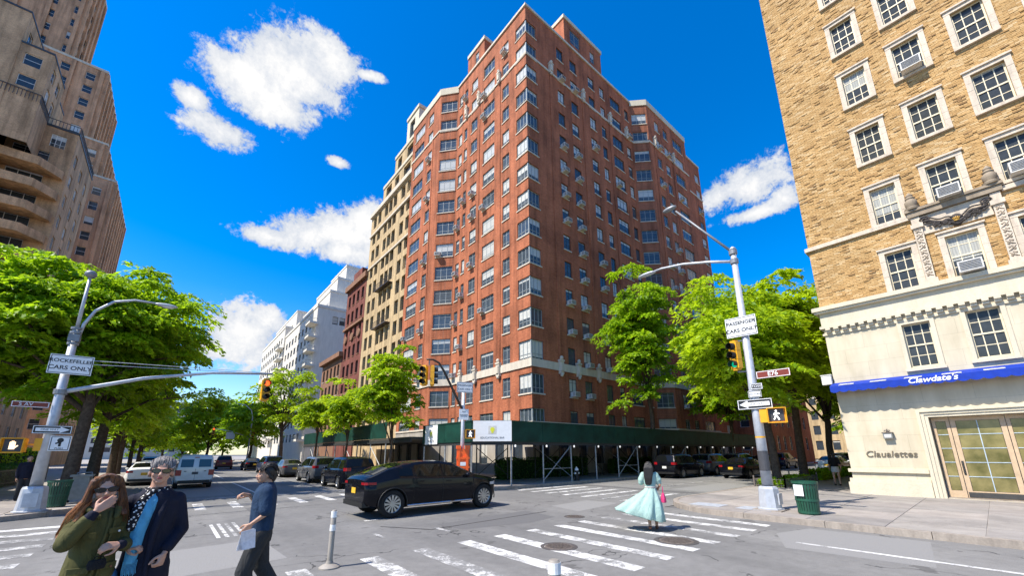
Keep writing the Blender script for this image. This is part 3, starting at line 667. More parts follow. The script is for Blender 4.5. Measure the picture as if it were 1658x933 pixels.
# window air conditioners
def ac_mesh(w=.62, h=.42, d=.5):
    b = MB(); b.box(-w/2, w/2, -d, .1, 0, h, 0)
    for k in range(6): b.box(-w/2+.04, w/2-.04, -d-.012, -d-.001, .05+k*.058, .05+k*.058+.03, 1)
    for s in (-1, 1):
        for k in range(4): b.box(s*w/2-.006, s*w/2+.006, -d+.05, -d+.3, .08+k*.075, .11+k*.075, 1)
    return b.mesh('air_conditioner', ['ac_white', 'ac_dark'])
AC = ac_mesh(); rr_ = random.Random(3)
for i in range(len(FP)-1):
    p, q = Vector(FP[i]), Vector(FP[i+1]); U = (q-p).normalized()
    for f, zt in enumerate(FLOORS):
        for (u0, u1, st) in COLS.get(i, []):
            pr = .5 if (i == 3 and u0 < 11) else .28 if i in (2, 5, 0) else .12
            if rr_.random() < pr and f:
                u = u0+.33 if u1-u0 > 1.3 else (u0+u1)/2; c_ = p+U*u
                link('air_conditioner', AC, RB, (c_.x-RBO.x, c_.y-RBO.y, zt-WH+.03), math.atan2(U.y, U.x))
# stone ground floor
gb = MB(); doors = []
for i in range(len(FP)-1):
    p, q = Vector(FP[i]), Vector(FP[i+1]); L = (q-p).length; U = (q-p).normalized(); ops = []
    u = .7
    while u+1.2 < L and L > 3: ops.append((u, u+1.2, .9, 3.3)); u += 2.35
    facade(gb, (p.x-RBO.x, p.y-RBO.y, 0), (U.x, U.y), L, 4.2, ops, .25); 
    for o_ in ops: add_window(RB, (p.x-RBO.x, p.y-RBO.y, 0), U, *o_, 'case2', 'frame_dark', 'pane_dark', .2)
gb.build('stone_base', 'base_stone', RB)
b = MB(); band(b, FPl, 4.12, 4.3, .08); b.build('belt_course', 'limestone', RB)

# ------------------------------------------------------------------ generic blocks for the other houses
def block(parent, O, x0, x1, y0, y1, z0, z1, mat, west=None, south=None, east=None, style='plain', fm='frame_dark', pm='pane_dark', recess=.22, roof='grey_wall', cop=None, sill=None, name='wall'):
    """walls with openings; west/south/east are lists of (u0,u1,zlo,zhi) along the face, world heights"""
    mb = MB()
    for face, wl in (('W', west or []), ('S', south or []), ('E', east or [])):
        if face == 'W': o, U, L = (x0, y1, z0), (0, -1), y1-y0
        elif face == 'S': o, U, L = (x0, y0, z0), (1, 0), x1-x0
        else: o, U, L = (x1, y0, z0), (0, 1), y1-y0
        wl = [w for w in wl if w[0] > .04 and w[1] < L-.04 and w[2] > z0 and w[3] < z1]
        oo = (o[0]-O[0], o[1]-O[1], o[2])
        facade(mb, oo, U, L, z1-z0, [(a, b_, c-z0, d-z0) for a, b_, c, d in wl], recess+.04)
        for (a, b_, c, d) in wl: add_window(parent, (oo[0], oo[1], 0), U, a, b_, c, d, style, fm, pm, recess, sill)
    X0, X1, Y0, Y1 = x0-O[0], x1-O[0], y0-O[1], y1-O[1]
    mb.quad((X1, Y1, z0), (X0, Y1, z0), (X0, Y1, z1), (X1, Y1, z1)); mb.quad((X0, Y0, z1), (X1, Y0, z1), (X1, Y1, z1), (X0, Y1, z1))
    w = mb.build(name, mat, parent)
    if cop:
        c = MB(); m_, h_, ou = cop; band(c, [(X0, Y1), (X0, Y0), (X1, Y0), (X1, Y1)], z1-h_*.4, z1+h_*.6, ou, .3); c.build('coping', m_, parent)
    return w
def rows(cols, z0, n, dz, h): return [(a, b_, z0+k*dz, z0+k*dz+h) for k in range(n) for a, b_ in cols]

# tan building next along the avenue
O = (20.5, 44.8); TB = thing('tan_building', 'narrow tan brick building with dark deep windows, left of the red building', 'building', (20.5, 44.8, 0))
cols = [(1.0, 2.2), (2.9, 4.1), (5.5, 6.7), (7.1, 8.3), (8.7, 9.9), (11.4, 12.6), (13.3, 14.5)]
block(TB, O, 20.5, 36, 44.9, 60.3, 0.15, 40.2, 'tan_brick', west=rows(cols, 5.2, 12, 2.95, 2.0), style='plain', fm='frame_bronze', pm='pane_dark', recess=.4, cop=('limestone', .7, .35))
block(TB, O, 20.5, 36, 44.9, 56.0, 40.2, 43.4, 'tan_brick', west=[(1.2, 3.2, 40.9, 42.8), (4.4, 5.8, 40.9, 42.8), (7.4, 9.6, 40.9, 42.8)], fm='frame_bronze', recess=.35, cop=('cream_stone', .5, .12))
block(TB, O, 20.6, 34, 44.95, 52.2, 43.4, 46.6, 'tan_brick', west=[(1.0, 2.4, 44.0, 45.9), (4.2, 6.2, 44.0, 45.9)], fm='frame_bronze', recess=.35, cop=('cream_stone', .5, .12))
block(TB, O, 20.7, 30, 45.0, 48.8, 46.6, 51.2, 'cream_stone', west=[(1.0, 2.6, 47.4, 50.2)], south=[(1.0, 2.4, 48.2, 50.0)], fm='frame_bronze', recess=.3, cop=('cream_stone', .5, .15))
b = MB(); band(b, [(0, 15.4), (0, 0.12)], 36.3, 36.6, .22); b.build('belt_course', 'limestone', TB)
b = MB(); band(b, [(0, 15.4), (0, 0.12)], 30.5, 30.75, .15); b.build('belt_course', 'limestone', TB)
for k in range(5):      # iron balconies in the middle bay
    z = 13.3+k*5.9*.5*2
    if z > 30: break
    b = MB(); b.box(-.7, -.002, 5.2, 10.2, z, z+.12)
    for q in range(22): b.tube([(-.66, 5.25+q*.235, z+.12), (-.66, 5.25+q*.235, z+.95)], .018, 4)
    b.tube([(-.66, 5.2, z+.95), (-.66, 10.2, z+.95)], .025, 5); b.build('balcony', 'frame_bronze', TB)

O = (20.5, 60.4); MBd = thing('maroon_building', 'dark red brick townhouse with arched cornices between tan and white buildings', 'building', (20.5, 60.4, 0))
block(MBd, O, 20.5, 33, 60.4, 69.6, .15, 30.0, 'maroon_brick', west=rows([(1.0, 2.1), (3.0, 4.1), (5.1, 6.2), (7.2, 8.3)], 4.8, 8, 3.1, 2.0), fm='frame_bronze', recess=.3, cop=('brown_stone', .9, .5), sill='brown_stone')
for z in (11.0, 22.4):
    b = MB(); band(b, [(0, 9.2), (0, 0)], z, z+.4, .3); b.build('cornice', 'brown_stone', MBd)
b = MB(); b.prism([(0, 2.6), (0, 6.6), (3, 6.6), (3, 2.6)], 30.4, 32.4); b.build('gable', 'maroon_brick', MBd)
for y in (1.5, 4.6, 7.7):
    b = MB(); b.lathe([(.001, 0), (.62, 0), (.72, .12), (.62, .25), (.001, .25)], 16, (-.27, y, 20.6), 'X'); b.build('arch_hood', 'brown_stone', MBd)
O = (20.5, 69.7); LB = thing('low_building', 'low brown row house with dark projecting cornice beside the white building', 'building', (20.5, 69.7, 0))
block(LB, O, 20.5, 32, 69.7, 81.0, .15, 18.4, 'brown_stone', west=rows([(.9, 2.0), (3.1, 4.2), (5.3, 6.4), (7.5, 8.6), (9.4, 10.5)], 5.0, 4, 3.3, 2.1), fm='frame_bronze', recess=.25, cop=('brown_stone', .8, .7), sill='limestone')

# white stepped apartment house with corner balconies
O = (20.5, 89.8); WB = thing('white_building', 'pale stepped apartment building with stacked corner balconies down the avenue', 'building', (20.5, 89.8, 0))
wcols = [(2.2+k*3.4, 4.0+k*3.4) for k in range(8)]
block(WB, O, 20.5, 46, 89.8, 122, .15, 33.5, 'white_stone', west=rows(wcols, 4.4, 9, 3.1, 1.7), south=[(8.5, 9.6, 4.4+3.1*k, 6.0+3.1*k) for k in range(9)]+[(3.2, 4.4, 29.9, 31.7), (4.7, 5.9, 29.9, 31.7), (6.2, 7.4, 29.9, 31.7)], recess=.2, cop=('white_stone', .6, .15))
block(WB, O, 23.5, 46, 93.0, 118, 33.5, 38.8, 'white_stone', west=rows([(k*3.2+2, k*3.2+3.8) for k in range(6)], 34.5, 1, 3, 1.9), south=[(9, 10.2, 35.0, 37)], recess=.2, cop=('white_stone', .5, .12))
block(WB, O, 25.5, 46, 95.5, 114, 38.8, 43.6, 'white_stone', west=rows([(k*3.2+2, k*3.2+3.8) for k in range(4)], 40, 1, 3, 1.8), south=[(5, 6.2, 40.2, 42.2), (9.5, 11, 40.2, 42.2)], recess=.2, cop=('white_stone', .5, .12))
block(WB, O, 28, 44, 98, 111, 43.6, 48.5, 'white_stone', south=[(4, 5.2, 44.8, 46.8)], recess=.2, cop=('white_stone', .5, .12))
block(WB, O, 20.2, 45, 122, 158, .15, 36.5, 'white_stone', west=rows([(k*3.4+1, k*3.4+2.8) for k in range(10)], 4.4, 10, 3.1, 1.7), recess=.2, cop=('white_stone', .6, .15))
block(WB, O, 23, 45, 124, 155, 36.5, 42.5, 'white_stone', west=rows([(k*3.4+1, k*3.4+2.8) for k in range(8)], 37.6, 1, 3.1, 1.9), recess=.2, cop=('white_stone', .5, .12))
def balcony_w(parent, x0, x1, y0, y1, z, m_slab, m_rail):
    b = MB(); b.box(x0, x1, y0, y1, z, z+.45); b.build('balcony', m_slab, parent)
    rr = MB(); n = max(3, int((y1-y0)/.35))
    for k in range(n+1): rr.box(x0+.04, x0+.08, y0+(y1-y0)*k/n-.02, y0+(y1-y0)*k/n+.02, z+.45, z+1.15)
    rr.box(x0+.03, x0+.09, y0, y1, z+1.15, z+1.2); nx = 6
    for k in range(nx+1): rr.box(x0+(x1-x0)*k/nx-.02, x0+(x1-x0)*k/nx+.02, y0+.02, y0+.06, z+.45, z+1.15)
    rr.box(x0, x1, y0+.01, y0+.07, z+1.15, z+1.2); rr.build('railing', m_rail, parent)
for k in range(9): balcony_w(WB, -1.5, .2, -.9, 3.2, 4.3+3.1*k, 'white_stone', 'frame_grey')
for k in range(9): balcony_w(WB, -1.6, .1, 32.2, 37.0, 5.3+3.1*k, 'white_stone', 'frame_grey')

# left side of the avenue: brown brick building with terraces and balconies
O = (-15, 70.2); L1 = thing('balcony_building', 'brown brick apartment building with stepped terraces and balconies at far left', 'building', (-15, 70.2, 0))
def ew(y0, n, w=1.25, gap=3.2, z0=22, nz=7, h=1.75): return rows([(y0+k*gap, y0+k*gap+w) for k in range(n)], z0, nz, 2.95, h)
block(L1, O, -40, -20.5, 66.2, 86, .15, 54.6, 'brown_brick', east=ew(1.2, 2, 1.4, 2.9, 45.2, 3)+ew(8, 3, 1.3, 3, 45.2, 3), style='plain', fm='frame_white', pm='pane_left', recess=.15, cop=('frame_dark', .25, .06), name='wall')
block(L1, O, -20.5, -17.85, 66.25, 72.3, 37.4, 50.2, 'brown_brick', south=[(.5, 1.9, 44.4, 46.0), (.5, 1.9, 47.4, 49.0)], east=[(1.0, 2.3, 44.2, 46.0), (3.4, 4.7, 44.2, 46.0), (1.0, 2.3, 47.2, 49), (3.4, 4.7, 47.2, 49)], fm='frame_white', pm='pane_left', recess=.15, cop=('frame_dark', .25, .06))
block(L1, O, -20.5, -15, 70.3, 81.8, .15, 43.0, 'brown_brick', south=[(3.3, 4.6, 40.2, 42.0)]+[(.6, 3.6, z, z+2.0) for z in (37.2, 34.2, 31.25, 28.3, 25.35, 22.4, 19.4, 16.4)], east=ew(1.0, 3, 1.35, 3.7, 3.5, 13), style='case3', fm='frame_white', pm='pane_left', recess=.15, cop=('frame_dark', .3, .08))
for (pts, z) in (([(-40, 66.15), (-17.8, 66.15), (-17.8, 70.25), (-14.95, 70.25), (-14.95, 81.8)], 43.0),):
    rr = MB()
    for i in range(len(pts)-1):
        a, b2 = Vector(pts[i]), Vector(pts[i+1]); n = max(3, int((b2-a).length/.3))
        for k in range(n): c_ = a+(b2-a)*k/n; rr.tube([(c_.x+15, c_.y-70.2, z), (c_.x+15, c_.y-70.2, z+1.0)], .03, 4)
        rr.tube([(a.x+15, a.y-70.2, z+1.0), (b2.x+15, b2.y-70.2, z+1.0)], .05, 5)
    rr.build('terrace_railing', 'frame_dark', L1)
for k in range(10):
    z = 36.0-2.95*k
    b = MB(); pts = [(-30, 70.28), (-30, 67.6), (-16.9, 67.6), (-15.3, 69.6), (-15.3, 70.28)]
    lp = [(p[0]+15, p[1]-70.2) for p in pts]
    b.prism(lp, z-.18, z); b.build('balcony', 'brown_brick', L1)
    b = MB(); band(b, [(-15, -2.6), (-1.9, -2.6), (-.3, -.6), (-.3, .08)], z-.2, z+.85, .02, .16); b.build('balcony_parapet', 'brown_brick', L1)

# art deco tower behind it
O = (-18, 100); TW = thing('brick_tower', 'ribbed brown brick art deco tower with setbacks behind the balconied building', 'tower', (-18, 100, 0))
block(TW, O, -40, -15.2, 100, 122, .15, 53.2, 'tower_brick', south=rows([(22.0, 23.2), (19.3, 20.5), (16.5, 17.7)], 6, 15, 3.1, 1.7), east=rows([(1+k*2.5, 2.2+k*2.5) for k in range(8)], 6, 15, 3.1, 1.7), fm='frame_white', pm='pane_left', recess=.2, cop=('limestone', .4, .1))
block(TW, O, -42, -17.8, 101.5, 120, 53.2, 61.2, 'tower_brick', south=rows([(21.8, 23), (18, 19.2)], 54.5, 2, 3.1, 1.7), east=rows([(1+k*2.5, 2.2+k*2.5) for k in range(6)], 54.5, 2, 3.1, 1.7), fm='frame_white', pm='pane_left', recess=.2, cop=('limestone', .4, .1))
block(TW, O, -44, -20.6, 103, 119, 61.2, 78.0, 'tower_brick', south=rows([(20.6, 21.9), (17.2, 18.8), (14.5, 15.8)], 62.4, 5, 3.1, 1.7), east=rows([(1+k*2.5, 2.2+k*2.5) for k in range(6)], 62.4, 5, 3.1, 1.7), fm='frame_white', pm='pane_left', recess=.2, cop=('limestone', .5, .12))
block(TW, O, -42, -26.3, 105, 116, 78.0, 104.0, 'tower_brick', south=rows([(14.2, 15.4), (10.8, 12)], 80, 6, 3.3, 1.8), east=rows([(1+k*3.4, 2.4+k*3.4) for k in range(3)], 80, 6, 3.3, 1.8), fm='frame_white', pm='pane_left', recess=.2, cop=('limestone', .6, .2))
rb_ = MB()
for (xe, y0, y1, z0, z1) in ((-15.2, 100, 122, 30, 52.8), (-17.8, 101.5, 120, 53.5, 60.9), (-20.6, 103, 119, 61.4, 77.7), (-26.3, 105, 116, 78.5, 103.6)):
    y = y0
    while y < y1:
        b = MB(); b.box(xe+18+.003, xe+18+.32, y-100+.0, y-100+.55, z0, z1); b.build('rib', 'tower_brick', TW); y += 2.5
    for x in (xe-.6, xe-4.6, xe-8.4):
        b = MB(); b.box(x+18-.28, x+18+.28, y0-100-.35, y0-100-.003, z0, z1); b.build('rib', 'tower_brick', TW)

# low stone house behind the hedge at left, and houses closing the side street
O = (-14, 30); LS = thing('stone_house', 'low tan stone building with dark windows behind the left hedge', 'building', (-14, 30, 0))
block(LS, O, -30, -14, 30, 62, .15, 10.5, 'limestone', south=rows([(2+k*2.4, 3.2+k*2.4) for k in range(6)], 1.4, 3, 3.1, 2.0), east=rows([(1+k*2.4, 2.2+k*2.4) for k in range(12)], 1.4, 3, 3.1, 2.0), recess=.25, cop=('limestone', .6, .25))
O = (70, 18); FB = thing('brick_house', 'orange brick house far down the side street seen under the trees', 'building', (70, 18, 0))
block(FB, O, 62, 80, 19, 40, .15, 22, 'red_brick', west=rows([(1.5+k*2.6, 2.7+k*2.6) for k in range(7)], 2, 6, 3.2, 1.9), south=rows([(1.5+k*2.6, 2.7+k*2.6) for k in range(6)], 2, 6, 3.2, 1.9), fm='frame_white', recess=.15, cop=('limestone', .5, .2))
FB2 = thing('brick_house', 'tan house closing the far end of the side street', 'building', (110, 8, 0)); O = (110, 8)
block(FB2, O, 110, 130, -20, 30, .15, 20, 'tan_brick', west=rows([(1.5+k*3, 2.8+k*3) for k in range(16)], 2, 5, 3.3, 2.0), recess=.15, cop=('limestone', .5, .2))
FB3 = thing('brick_house', 'brown house on the right of the side street beyond the yellow building', 'building', (36, 3, 0)); O = (36, 3)
block(FB3, O, 35, 90, -14, 3.6, .15, 24, 'brown_brick', recess=.15, cop=('limestone', .5, .2))
O = (-6, 260); FB4 = thing('stone_house', 'pale building at the far end of the avenue above the trees', 'building', (-6, 260, 0))
block(FB4, O, -30, 6, 230, 260, .15, 24, 'grey_wall', south=rows([(2+k*4, 4+k*4) for k in range(8)], 3, 6, 3.4, 2.0), recess=.2, cop=('limestone', .8, .3))

# ------------------------------------------------------------------ yellow brick corner house on the right
YB = thing('brick_hotel', 'yellow rough brick building with cream stone base and carved window surround at right', 'building', (22.2, 4.1, 0))
YC = 4.08; XF = 22.2     # local: x = world - XF, y = world - 4.1 ; facade looks towards -X
def u_of(y): return YC - y
upper = []
for cy_, zs_, w_ in ((1.15, (9.18, 12.27, 15.38, 18.52, 21.55, 24.65, 27.75), .82), (-.64, (9.2, 12.38, 15.45, 18.6, 21.6, 24.7, 27.8), .86), (-2.46, (9.2, 12.4, 15.5, 18.65, 21.65, 24.75, 27.85), .86), (-4.3, (9.2, 12.4, 15.5, 18.65, 21.65, 24.75), .86)):
    for z in zs_: upper.append((u_of(cy_)-w_/2, u_of(cy_)+w_/2, z-.86, z+.86))
ZB0, ZB1, ULEN = 8.30, 33.0, 9.0
surr = .18
# backing wall in mortar, then every brick of the face laid in courses in front of it
mb = MB(); facade(mb, (0, YC-4.1, ZB0), (0, -1), ULEN, ZB1-ZB0, [(a, b, c-ZB0, d-ZB0) for a, b, c, d in upper], .22)
mb.quad((12, -.02, ZB0), (0, -.02, ZB0), (0, -.02, ZB1), (12, -.02, ZB1)); mb.quad((0, -.02, ZB1), (0, -.02-ULEN, ZB1), (12, -.02-ULEN, ZB1), (12, -.02, ZB1))
mb.build('wall', 'mortar', YB)
bl, bh_ = 0.225, 0.07
bv, bf, bt_ = [], [], []
rng = np.random.default_rng(11)
row = 0; z = ZB0+.01
while z < ZB1-.1:
    u = -0.0 - (bl/2 if row % 2 else 0)
    while u < ULEN:
        a, b = max(u+.006, 0.0), min(u+bl-.006, ULEN); skip = b-a < .03
        zz0, zz1 = z+.005, z+bh_-.005
        if not skip:
            for (o0, o1, oz0, oz1) in upper:
                if b > o0-surr+.005 and a < o1+surr-.005 and zz1 > oz0-.14 and zz0 < oz1+surr-.01:
                    if a < o0-surr and b <= o1+surr and o0-surr-a > .03: b = min(b, o0-surr)
                    elif b > o1+surr and a >= o0-surr and b-o1-surr > .03: a = max(a, o1+surr)
                    else: skip = True
                    break
        if not skip:
            r = rng.random(); d = .012+.012*rng.random()+(.022 if r < .14 else 0); tl = rng.normal(0, .006)
            i = len(bv)
            y0, y1 = YC-4.1-a, YC-4.1-b
            bv += [(-d, y0, zz0+tl), (-d, y1, zz0-tl), (-d, y1, zz1-tl), (-d, y0, zz1+tl), (0.005, y0, zz0), (0.005, y1, zz0), (0.005, y1, zz1), (0.005, y0, zz1)]
            bf += [(i, i+1, i+2, i+3), (i+4, i+5, i+1, i), (i+3, i+2, i+6, i+7), (i+4, i, i+3, i+7), (i+1, i+5, i+6, i+2)]
            t_ = rng.random()*.75+.2 if r > .1 else rng.random()*.25
            bt_ += [t_]*5
        u += bl
    z += bh_; row += 1
me = bpy.data.meshes.new('bricks'); me.from_pydata(bv, [], bf); me.materials.append(MATS['yellow_brick'])
me.attributes.new('tint', 'FLOAT', 'FACE').data.foreach_set('value', bt_)
stuff(link('bricks', me, YB))
# stone surrounds and sashes
def surround(u0, u1, z0, z1):
    b = MB(); d = -.055; L = lambda u: YC-4.1-u
    n = 5
    for k in range(n):      # quoined jambs: each block its own depth
        za, zb = z0+(z1-z0)*k/n, z0+(z1-z0)*(k+1)/n
        b.box(d-random.uniform(0, .01), .21, L(u0)+.002, L(u0-surr), za+.003, zb-.003); b.box(d-random.uniform(0, .01), .21, L(u1+surr), L(u1)-.002, za+.003, zb-.003)
    b.box(d-.01, .21, L(u1+surr), L(u0-surr), z1+.002, z1+surr-.02); b.box(d-.07, .05, L(u1+surr+.04), L(u0-surr-.04), z1+surr-.02, z1+surr+.05)
    b.box(d-.08, .21, L(u1+surr), L(u0-surr), z0-.13, z0-.002)
    return b.build('window_surround', 'window_stone', YB)
for (u0, u1, z0, z1) in upper:
    surround(u0, u1, z0, z1); add_window(YB, (0, YC-4.1, 0), (0, -1), u0, u1, z0, z1, 'sash', 'frame_cream', 'pane_yellow', .13)
for (u, z) in ((u_of(-.64), 17.74), (u_of(-.64), 11.52), (u_of(-.64), 8.34), (u_of(-2.46), 11.54)):
    link('air_conditioner', AC, YB, (0.0, YC-4.1-u, z+.03), R(-90))
# string course above the first brick storey
b = MB(); band(b, [(.6, -.02), (0, -.02), (0, -3.6)], 11.18, 11.36, .13); b.build('string_course', 'window_stone', YB)
b = MB(); band(b, [(0, -5.98), (0, -10)], 11.18, 11.36, .13); b.build('string_course', 'window_stone', YB)
# carved frontispiece around the middle window
L = lambda y: y-4.1
b = MB(); b.box(-.2, .0, L(-1.9), L(.62), 11.22, 11.45); b.box(-.26, 0, L(-1.95), L(.67), 11.45, 11.55); b.build('carved_cornice', 'carved_stone', YB)
for yc in (.42, -1.70):
    b = MB(); b.box(-.14, 0, L(yc-.13), L(yc+.13), 8.36, 11.2); b.box(-.2, 0, L(yc-.19), L(yc+.19), 8.3, 8.5); b.box(-.2, 0, L(yc-.18), L(yc+.18), 10.72, 10.9)
    b.build('pilaster', 'window_stone', YB)
    c = MB()
    for k in range(9):
        z = 8.66+k*.235
        c.ellipsoid((-.142, L(yc)+.05*(-1)**k, z), (.022, .038, .05), 8, 5); c.ellipsoid((-.142, L(yc)-.06*(-1)**k, z+.09), (.018, .03, .035), 8, 5); c.tube([(-.142, L(yc)-.1*(-1)**k, z-.06), (-.16, L(yc)-.03*(-1)**k, z-.01), (-.155, L(yc)+.05*(-1)**k, z+.06), (-.142, L(yc)+.1*(-1)**k, z+.13)], .012, 5); c.tube([(-.145, L(yc)+.02*math.cos(q), z+.1+.03*math.sin(q)) for q in np.linspace(0, 5, 8)], .009, 5)
    stuff(c.build('carved_scrollwork', 'carved_stone', YB, smooth=True))
    f_ = MB(); f_.lathe([(.0, .0), (.22, .0), (.24, .08), (.15, .14), (.19, .26), (.2, .38), (.13, .47), (.16, .53), (.1, .6), (.12, .66), (.05, .76), (.001, .82)], 14); f_.build('finial', 'carved_stone', YB, (-.12, L(yc), 11.55), smooth=True, angle=50)
b = MB(); b.box(-.07, -.002, L(-1.55), L(.28), 10.40, 11.2); b.build('carved_panel', 'window_stone', YB)
b = MB()
pts = []
for k in range(33):
    t = -1+2*k/32; pts.append((-.12, L(-.64)+t*.82, 10.66+.22*abs(t)**1.3+.05*math.sin(t*9)-.12*math.exp(-(t/.22)**2)))
b.tube(pts, [.035+.03*abs(math.sin(k*.55)) for k in range(33)], 8); b.tube([(p[0]-.03, p[1], p[2]+.12) for p in pts], .028, 6); b.tube([(p[0]-.02, p[1], p[2]-.1-.02*math.sin(i*.8)) for i, p in enumerate(pts)], .022, 6)
for s in (-1, 1):
    for (cy_, cz_, rr_0, tw) in ((.80, 10.98, .15, 1), (.52, 10.70, .10, -1), (.30, 10.62, .08, 1)):
        sp_ = [(-.15, L(-.64)+s*(cy_+rr_0*math.cos(a*tw)*(1-a/13)), cz_+rr_0*math.sin(a*tw)*(1-a/13)) for a in np.linspace(0, 10, 24)]
        b.tube(sp_, .026, 6)
    for k in range(5): b.ellipsoid((-.14, L(-.64)+s*(.2+.13*k), 10.52+.04*math.sin(k*2)+.03*k), (.03, .05, .06), 8, 5)
b.lathe([(.001, -.17), (.10, -.16), (.18, -.12), (.2, -.06), (.2, .0)], 20, (-.0, L(-.64), 10.62), 'X', sc=(1, 1.3))
b.build('carved_swag', 'dark_carving', YB, smooth=True)
plain('gilt', (0.42, 0.24, 0.04), 0.5, 0.5, 0.3)
b = MB()
for k in range(5):
    a = R(-50+k*25); b.tube([(-.175, L(-.64)+.05*math.sin(a), 10.58), (-.18, L(-.64)+.12*math.sin(a), 10.6+.12*math.cos(a))], [.014, .018], 6)
b.box(-.19, -.165, L(-.64)-.075, L(-.64)+.075, 10.54, 10.59); b.build('carved_crown', 'gilt', YB, smooth=True)
# (inner slab is split round the window by the surround itself)
# cream stone lower storeys
low = [(u_of(1.17)-.40, u_of(1.17)+.40, 5.1, 6.86), (u_of(-.60)-.42, u_of(-.60)+.42, 5.15, 6.95), (u_of(-2.4)-.42, u_of(-2.4)+.42, 5.15, 6.95)]
DU0, DU1, DZ = u_of(1.45), u_of(-1.0), 3.12
mb = MB(); facade(mb, (-.04, YC-4.1, .15), (0, -1), ULEN, ZB0-.15, [(a, b_, c-.15, d-.15) for a, b_, c, d in low]+[(DU0, DU1, .02, DZ-.15)], .3)
mb.quad((12, -.02, .15), (-.04, -.02, .15), (-.04, -.02, ZB0), (12, -.02, ZB0)); mb.quad((-.04, -.02, ZB0-.002), (-.04, -.02-ULEN, ZB0-.002), (.3, -.02-ULEN, ZB0-.002), (.3, -.02, ZB0-.002))
mb.build('stone_base', 'cream_ashlar', YB)
for (u0, u1, z0, z1) in low:
    add_window(YB, (-.04, YC-4.1, 0), (0, -1), u0, u1, z0, z1, 'sash', 'frame_cream', 'pane_yellow', .16)
    b = MB(); Lu = lambda u: YC-4.1-u
    b.box(-.09, -.042, Lu(u0)+.002, Lu(u0-.13), z0-.05, z1+.12); b.box(-.09, -.042, Lu(u1+.13), Lu(u1)-.002, z0-.05, z1+.12); b.box(-.09, -.042, Lu(u1)-.002, Lu(u0)+.002, z1+.002, z1+.12); b.box(-.15, -.042, Lu(u1+.16), Lu(u0-.16), z0-.16, z0-.052); b.build('window_surround', 'cream_stone', YB)
P3 = [(3, -.02), (-.04, -.02), (-.04, -.02-ULEN)]
for (z0, z1, ou) in ((8.02, 8.12, .2), (8.12, 8.3, .27), (7.30, 7.42, .12), (6.98, 7.08, .06)):
    b = MB(); band(b, P3, z0, z1, ou, .05); b.build('cornice', 'cream_stone', YB)
b = MB(); band(b, P3, 7.42, 8.02, .05, .05); b.build('frieze', 'cream_stone', YB)
dm = MB(); dm.box(-.17, -.042, -.085, .085, 0, .2); dm.box(-.24, -.042, -.085, .085, .1, .2); dm = dm.mesh('dentil', 'cream_stone')
for k in range(28): link('dentil', dm, YB, (-.03, -.2-k*.29, 7.085))
for (z0, z1, ou) in ((.15, .62, .14), (.62, .78, .09), (1.02, 1.16, .09)):
    for (y0, y1) in ((YC-4.1, YC-4.1-DU0+.32), (YC-4.1-DU1-.32, -ULEN)):
        b = MB(); b.box(-.04-ou, -.042, min(y0, y1), max(y0, y1)+(ou if y0 > -.1 else 0), z0, z1-.002); b.build('plinth', 'cream_stone', YB)
# moulded door surround, door with side lights
Lu = lambda u: YC-4.1-u
b = MB()
for (w0, w1, d) in ((.002, .1, .07), (.1, .2, .11), (.2, .3, .16)):
    b.box(-.04-d, -.042, Lu(DU0-w0), Lu(DU0-w1), .15, DZ+w1); b.box(-.04-d, -.042, Lu(DU1+w1), Lu(DU1+w0), .15, DZ+w1); b.box(-.04-d, -.042, Lu(DU1+w0), Lu(DU0-w0), DZ+w0, DZ+w1)
b.build('door_surround', 'cream_stone', YB)
plain('door_wood', (0.52, 0.38, 0.24), 0.5, 0.4, var=0.12); plain('door_metal', (0.08, 0.075, 0.07), 0.4, 0.5, 0.5)
k_ = N('door_glass'); k_.base(k_.ramp(k_.noise(1.6, 4), [(0.35, (0.10, 0.095, 0.03)), (0.65, (0.26, 0.22, 0.09))]), 0.08, 0.5)
plain('muntin_blue', (0.42, 0.50, 0.56), 0.5)
DR = .26; W_ = DU1-DU0; dz0, dz1 = .2, DZ-.02
def leaf_door(ua, ub, nc, nr, name, kick):
    o = link(name, None, YB, (0, 0, 0)) ; fr = MB(); st = .09 if nc == 1 else .13
    y0, y1 = Lu(ub), Lu(ua); x0, x1 = DR-.06, DR
    fr.box(x0, x1, y0, y0+st, dz0, dz1); fr.box(x0, x1, y1-st, y1, dz0, dz1); fr.box(x0, x1, y0+st, y1-st, dz1-.14, dz1); fr.box(x0, x1, y0+st, y1-st, dz0, dz0+.24)
    fo = fr.build('door_leaf', 'door_wood', o)
    if kick: MB().box(x0-.012, x0-.001, y0+.02, y1-.02, dz0+.02, dz0+.2).build('kick_plate', 'door_metal', o)
    gy0, gy1, gz0, gz1 = y0+st, y1-st, dz0+.24, dz1-.14
    for i in range(nc):
        for j in range(nr):
            a, b_ = gy0+(gy1-gy0)*i/nc+.012, gy0+(gy1-gy0)*(i+1)/nc-.012; c, d = gz0+(gz1-gz0)*j/nr+.012, gz0+(gz1-gz0)*(j+1)/nr-.012
            p_ = MB(); p_.quad((DR-.03, b_, c), (DR-.03, a, c), (DR-.03, a, d), (DR-.03, b_, d)); p_.build('pane', 'door_glass', o)
    mu = MB()
    for j in range(1, nr): z = gz0+(gz1-gz0)*j/nr; mu.box(DR-.045, DR-.02, gy0, gy1, z-.012, z+.012)
    for i in range(1, nc): y = gy0+(gy1-gy0)*i/nc; mu.box(DR-.047, DR-.019, y-.012, y+.012, gz0, gz1)
    mu.build('glazing_bars', 'muntin_blue', o)
    return o
leaf_door(DU0+.04, DU0+.50, 1, 5, 'side_light', False); d_ = leaf_door(DU0+.52, DU1-.60, 2, 5, 'door', True); leaf_door(DU1-.58, DU1-.04, 1, 5, 'side_light', False)
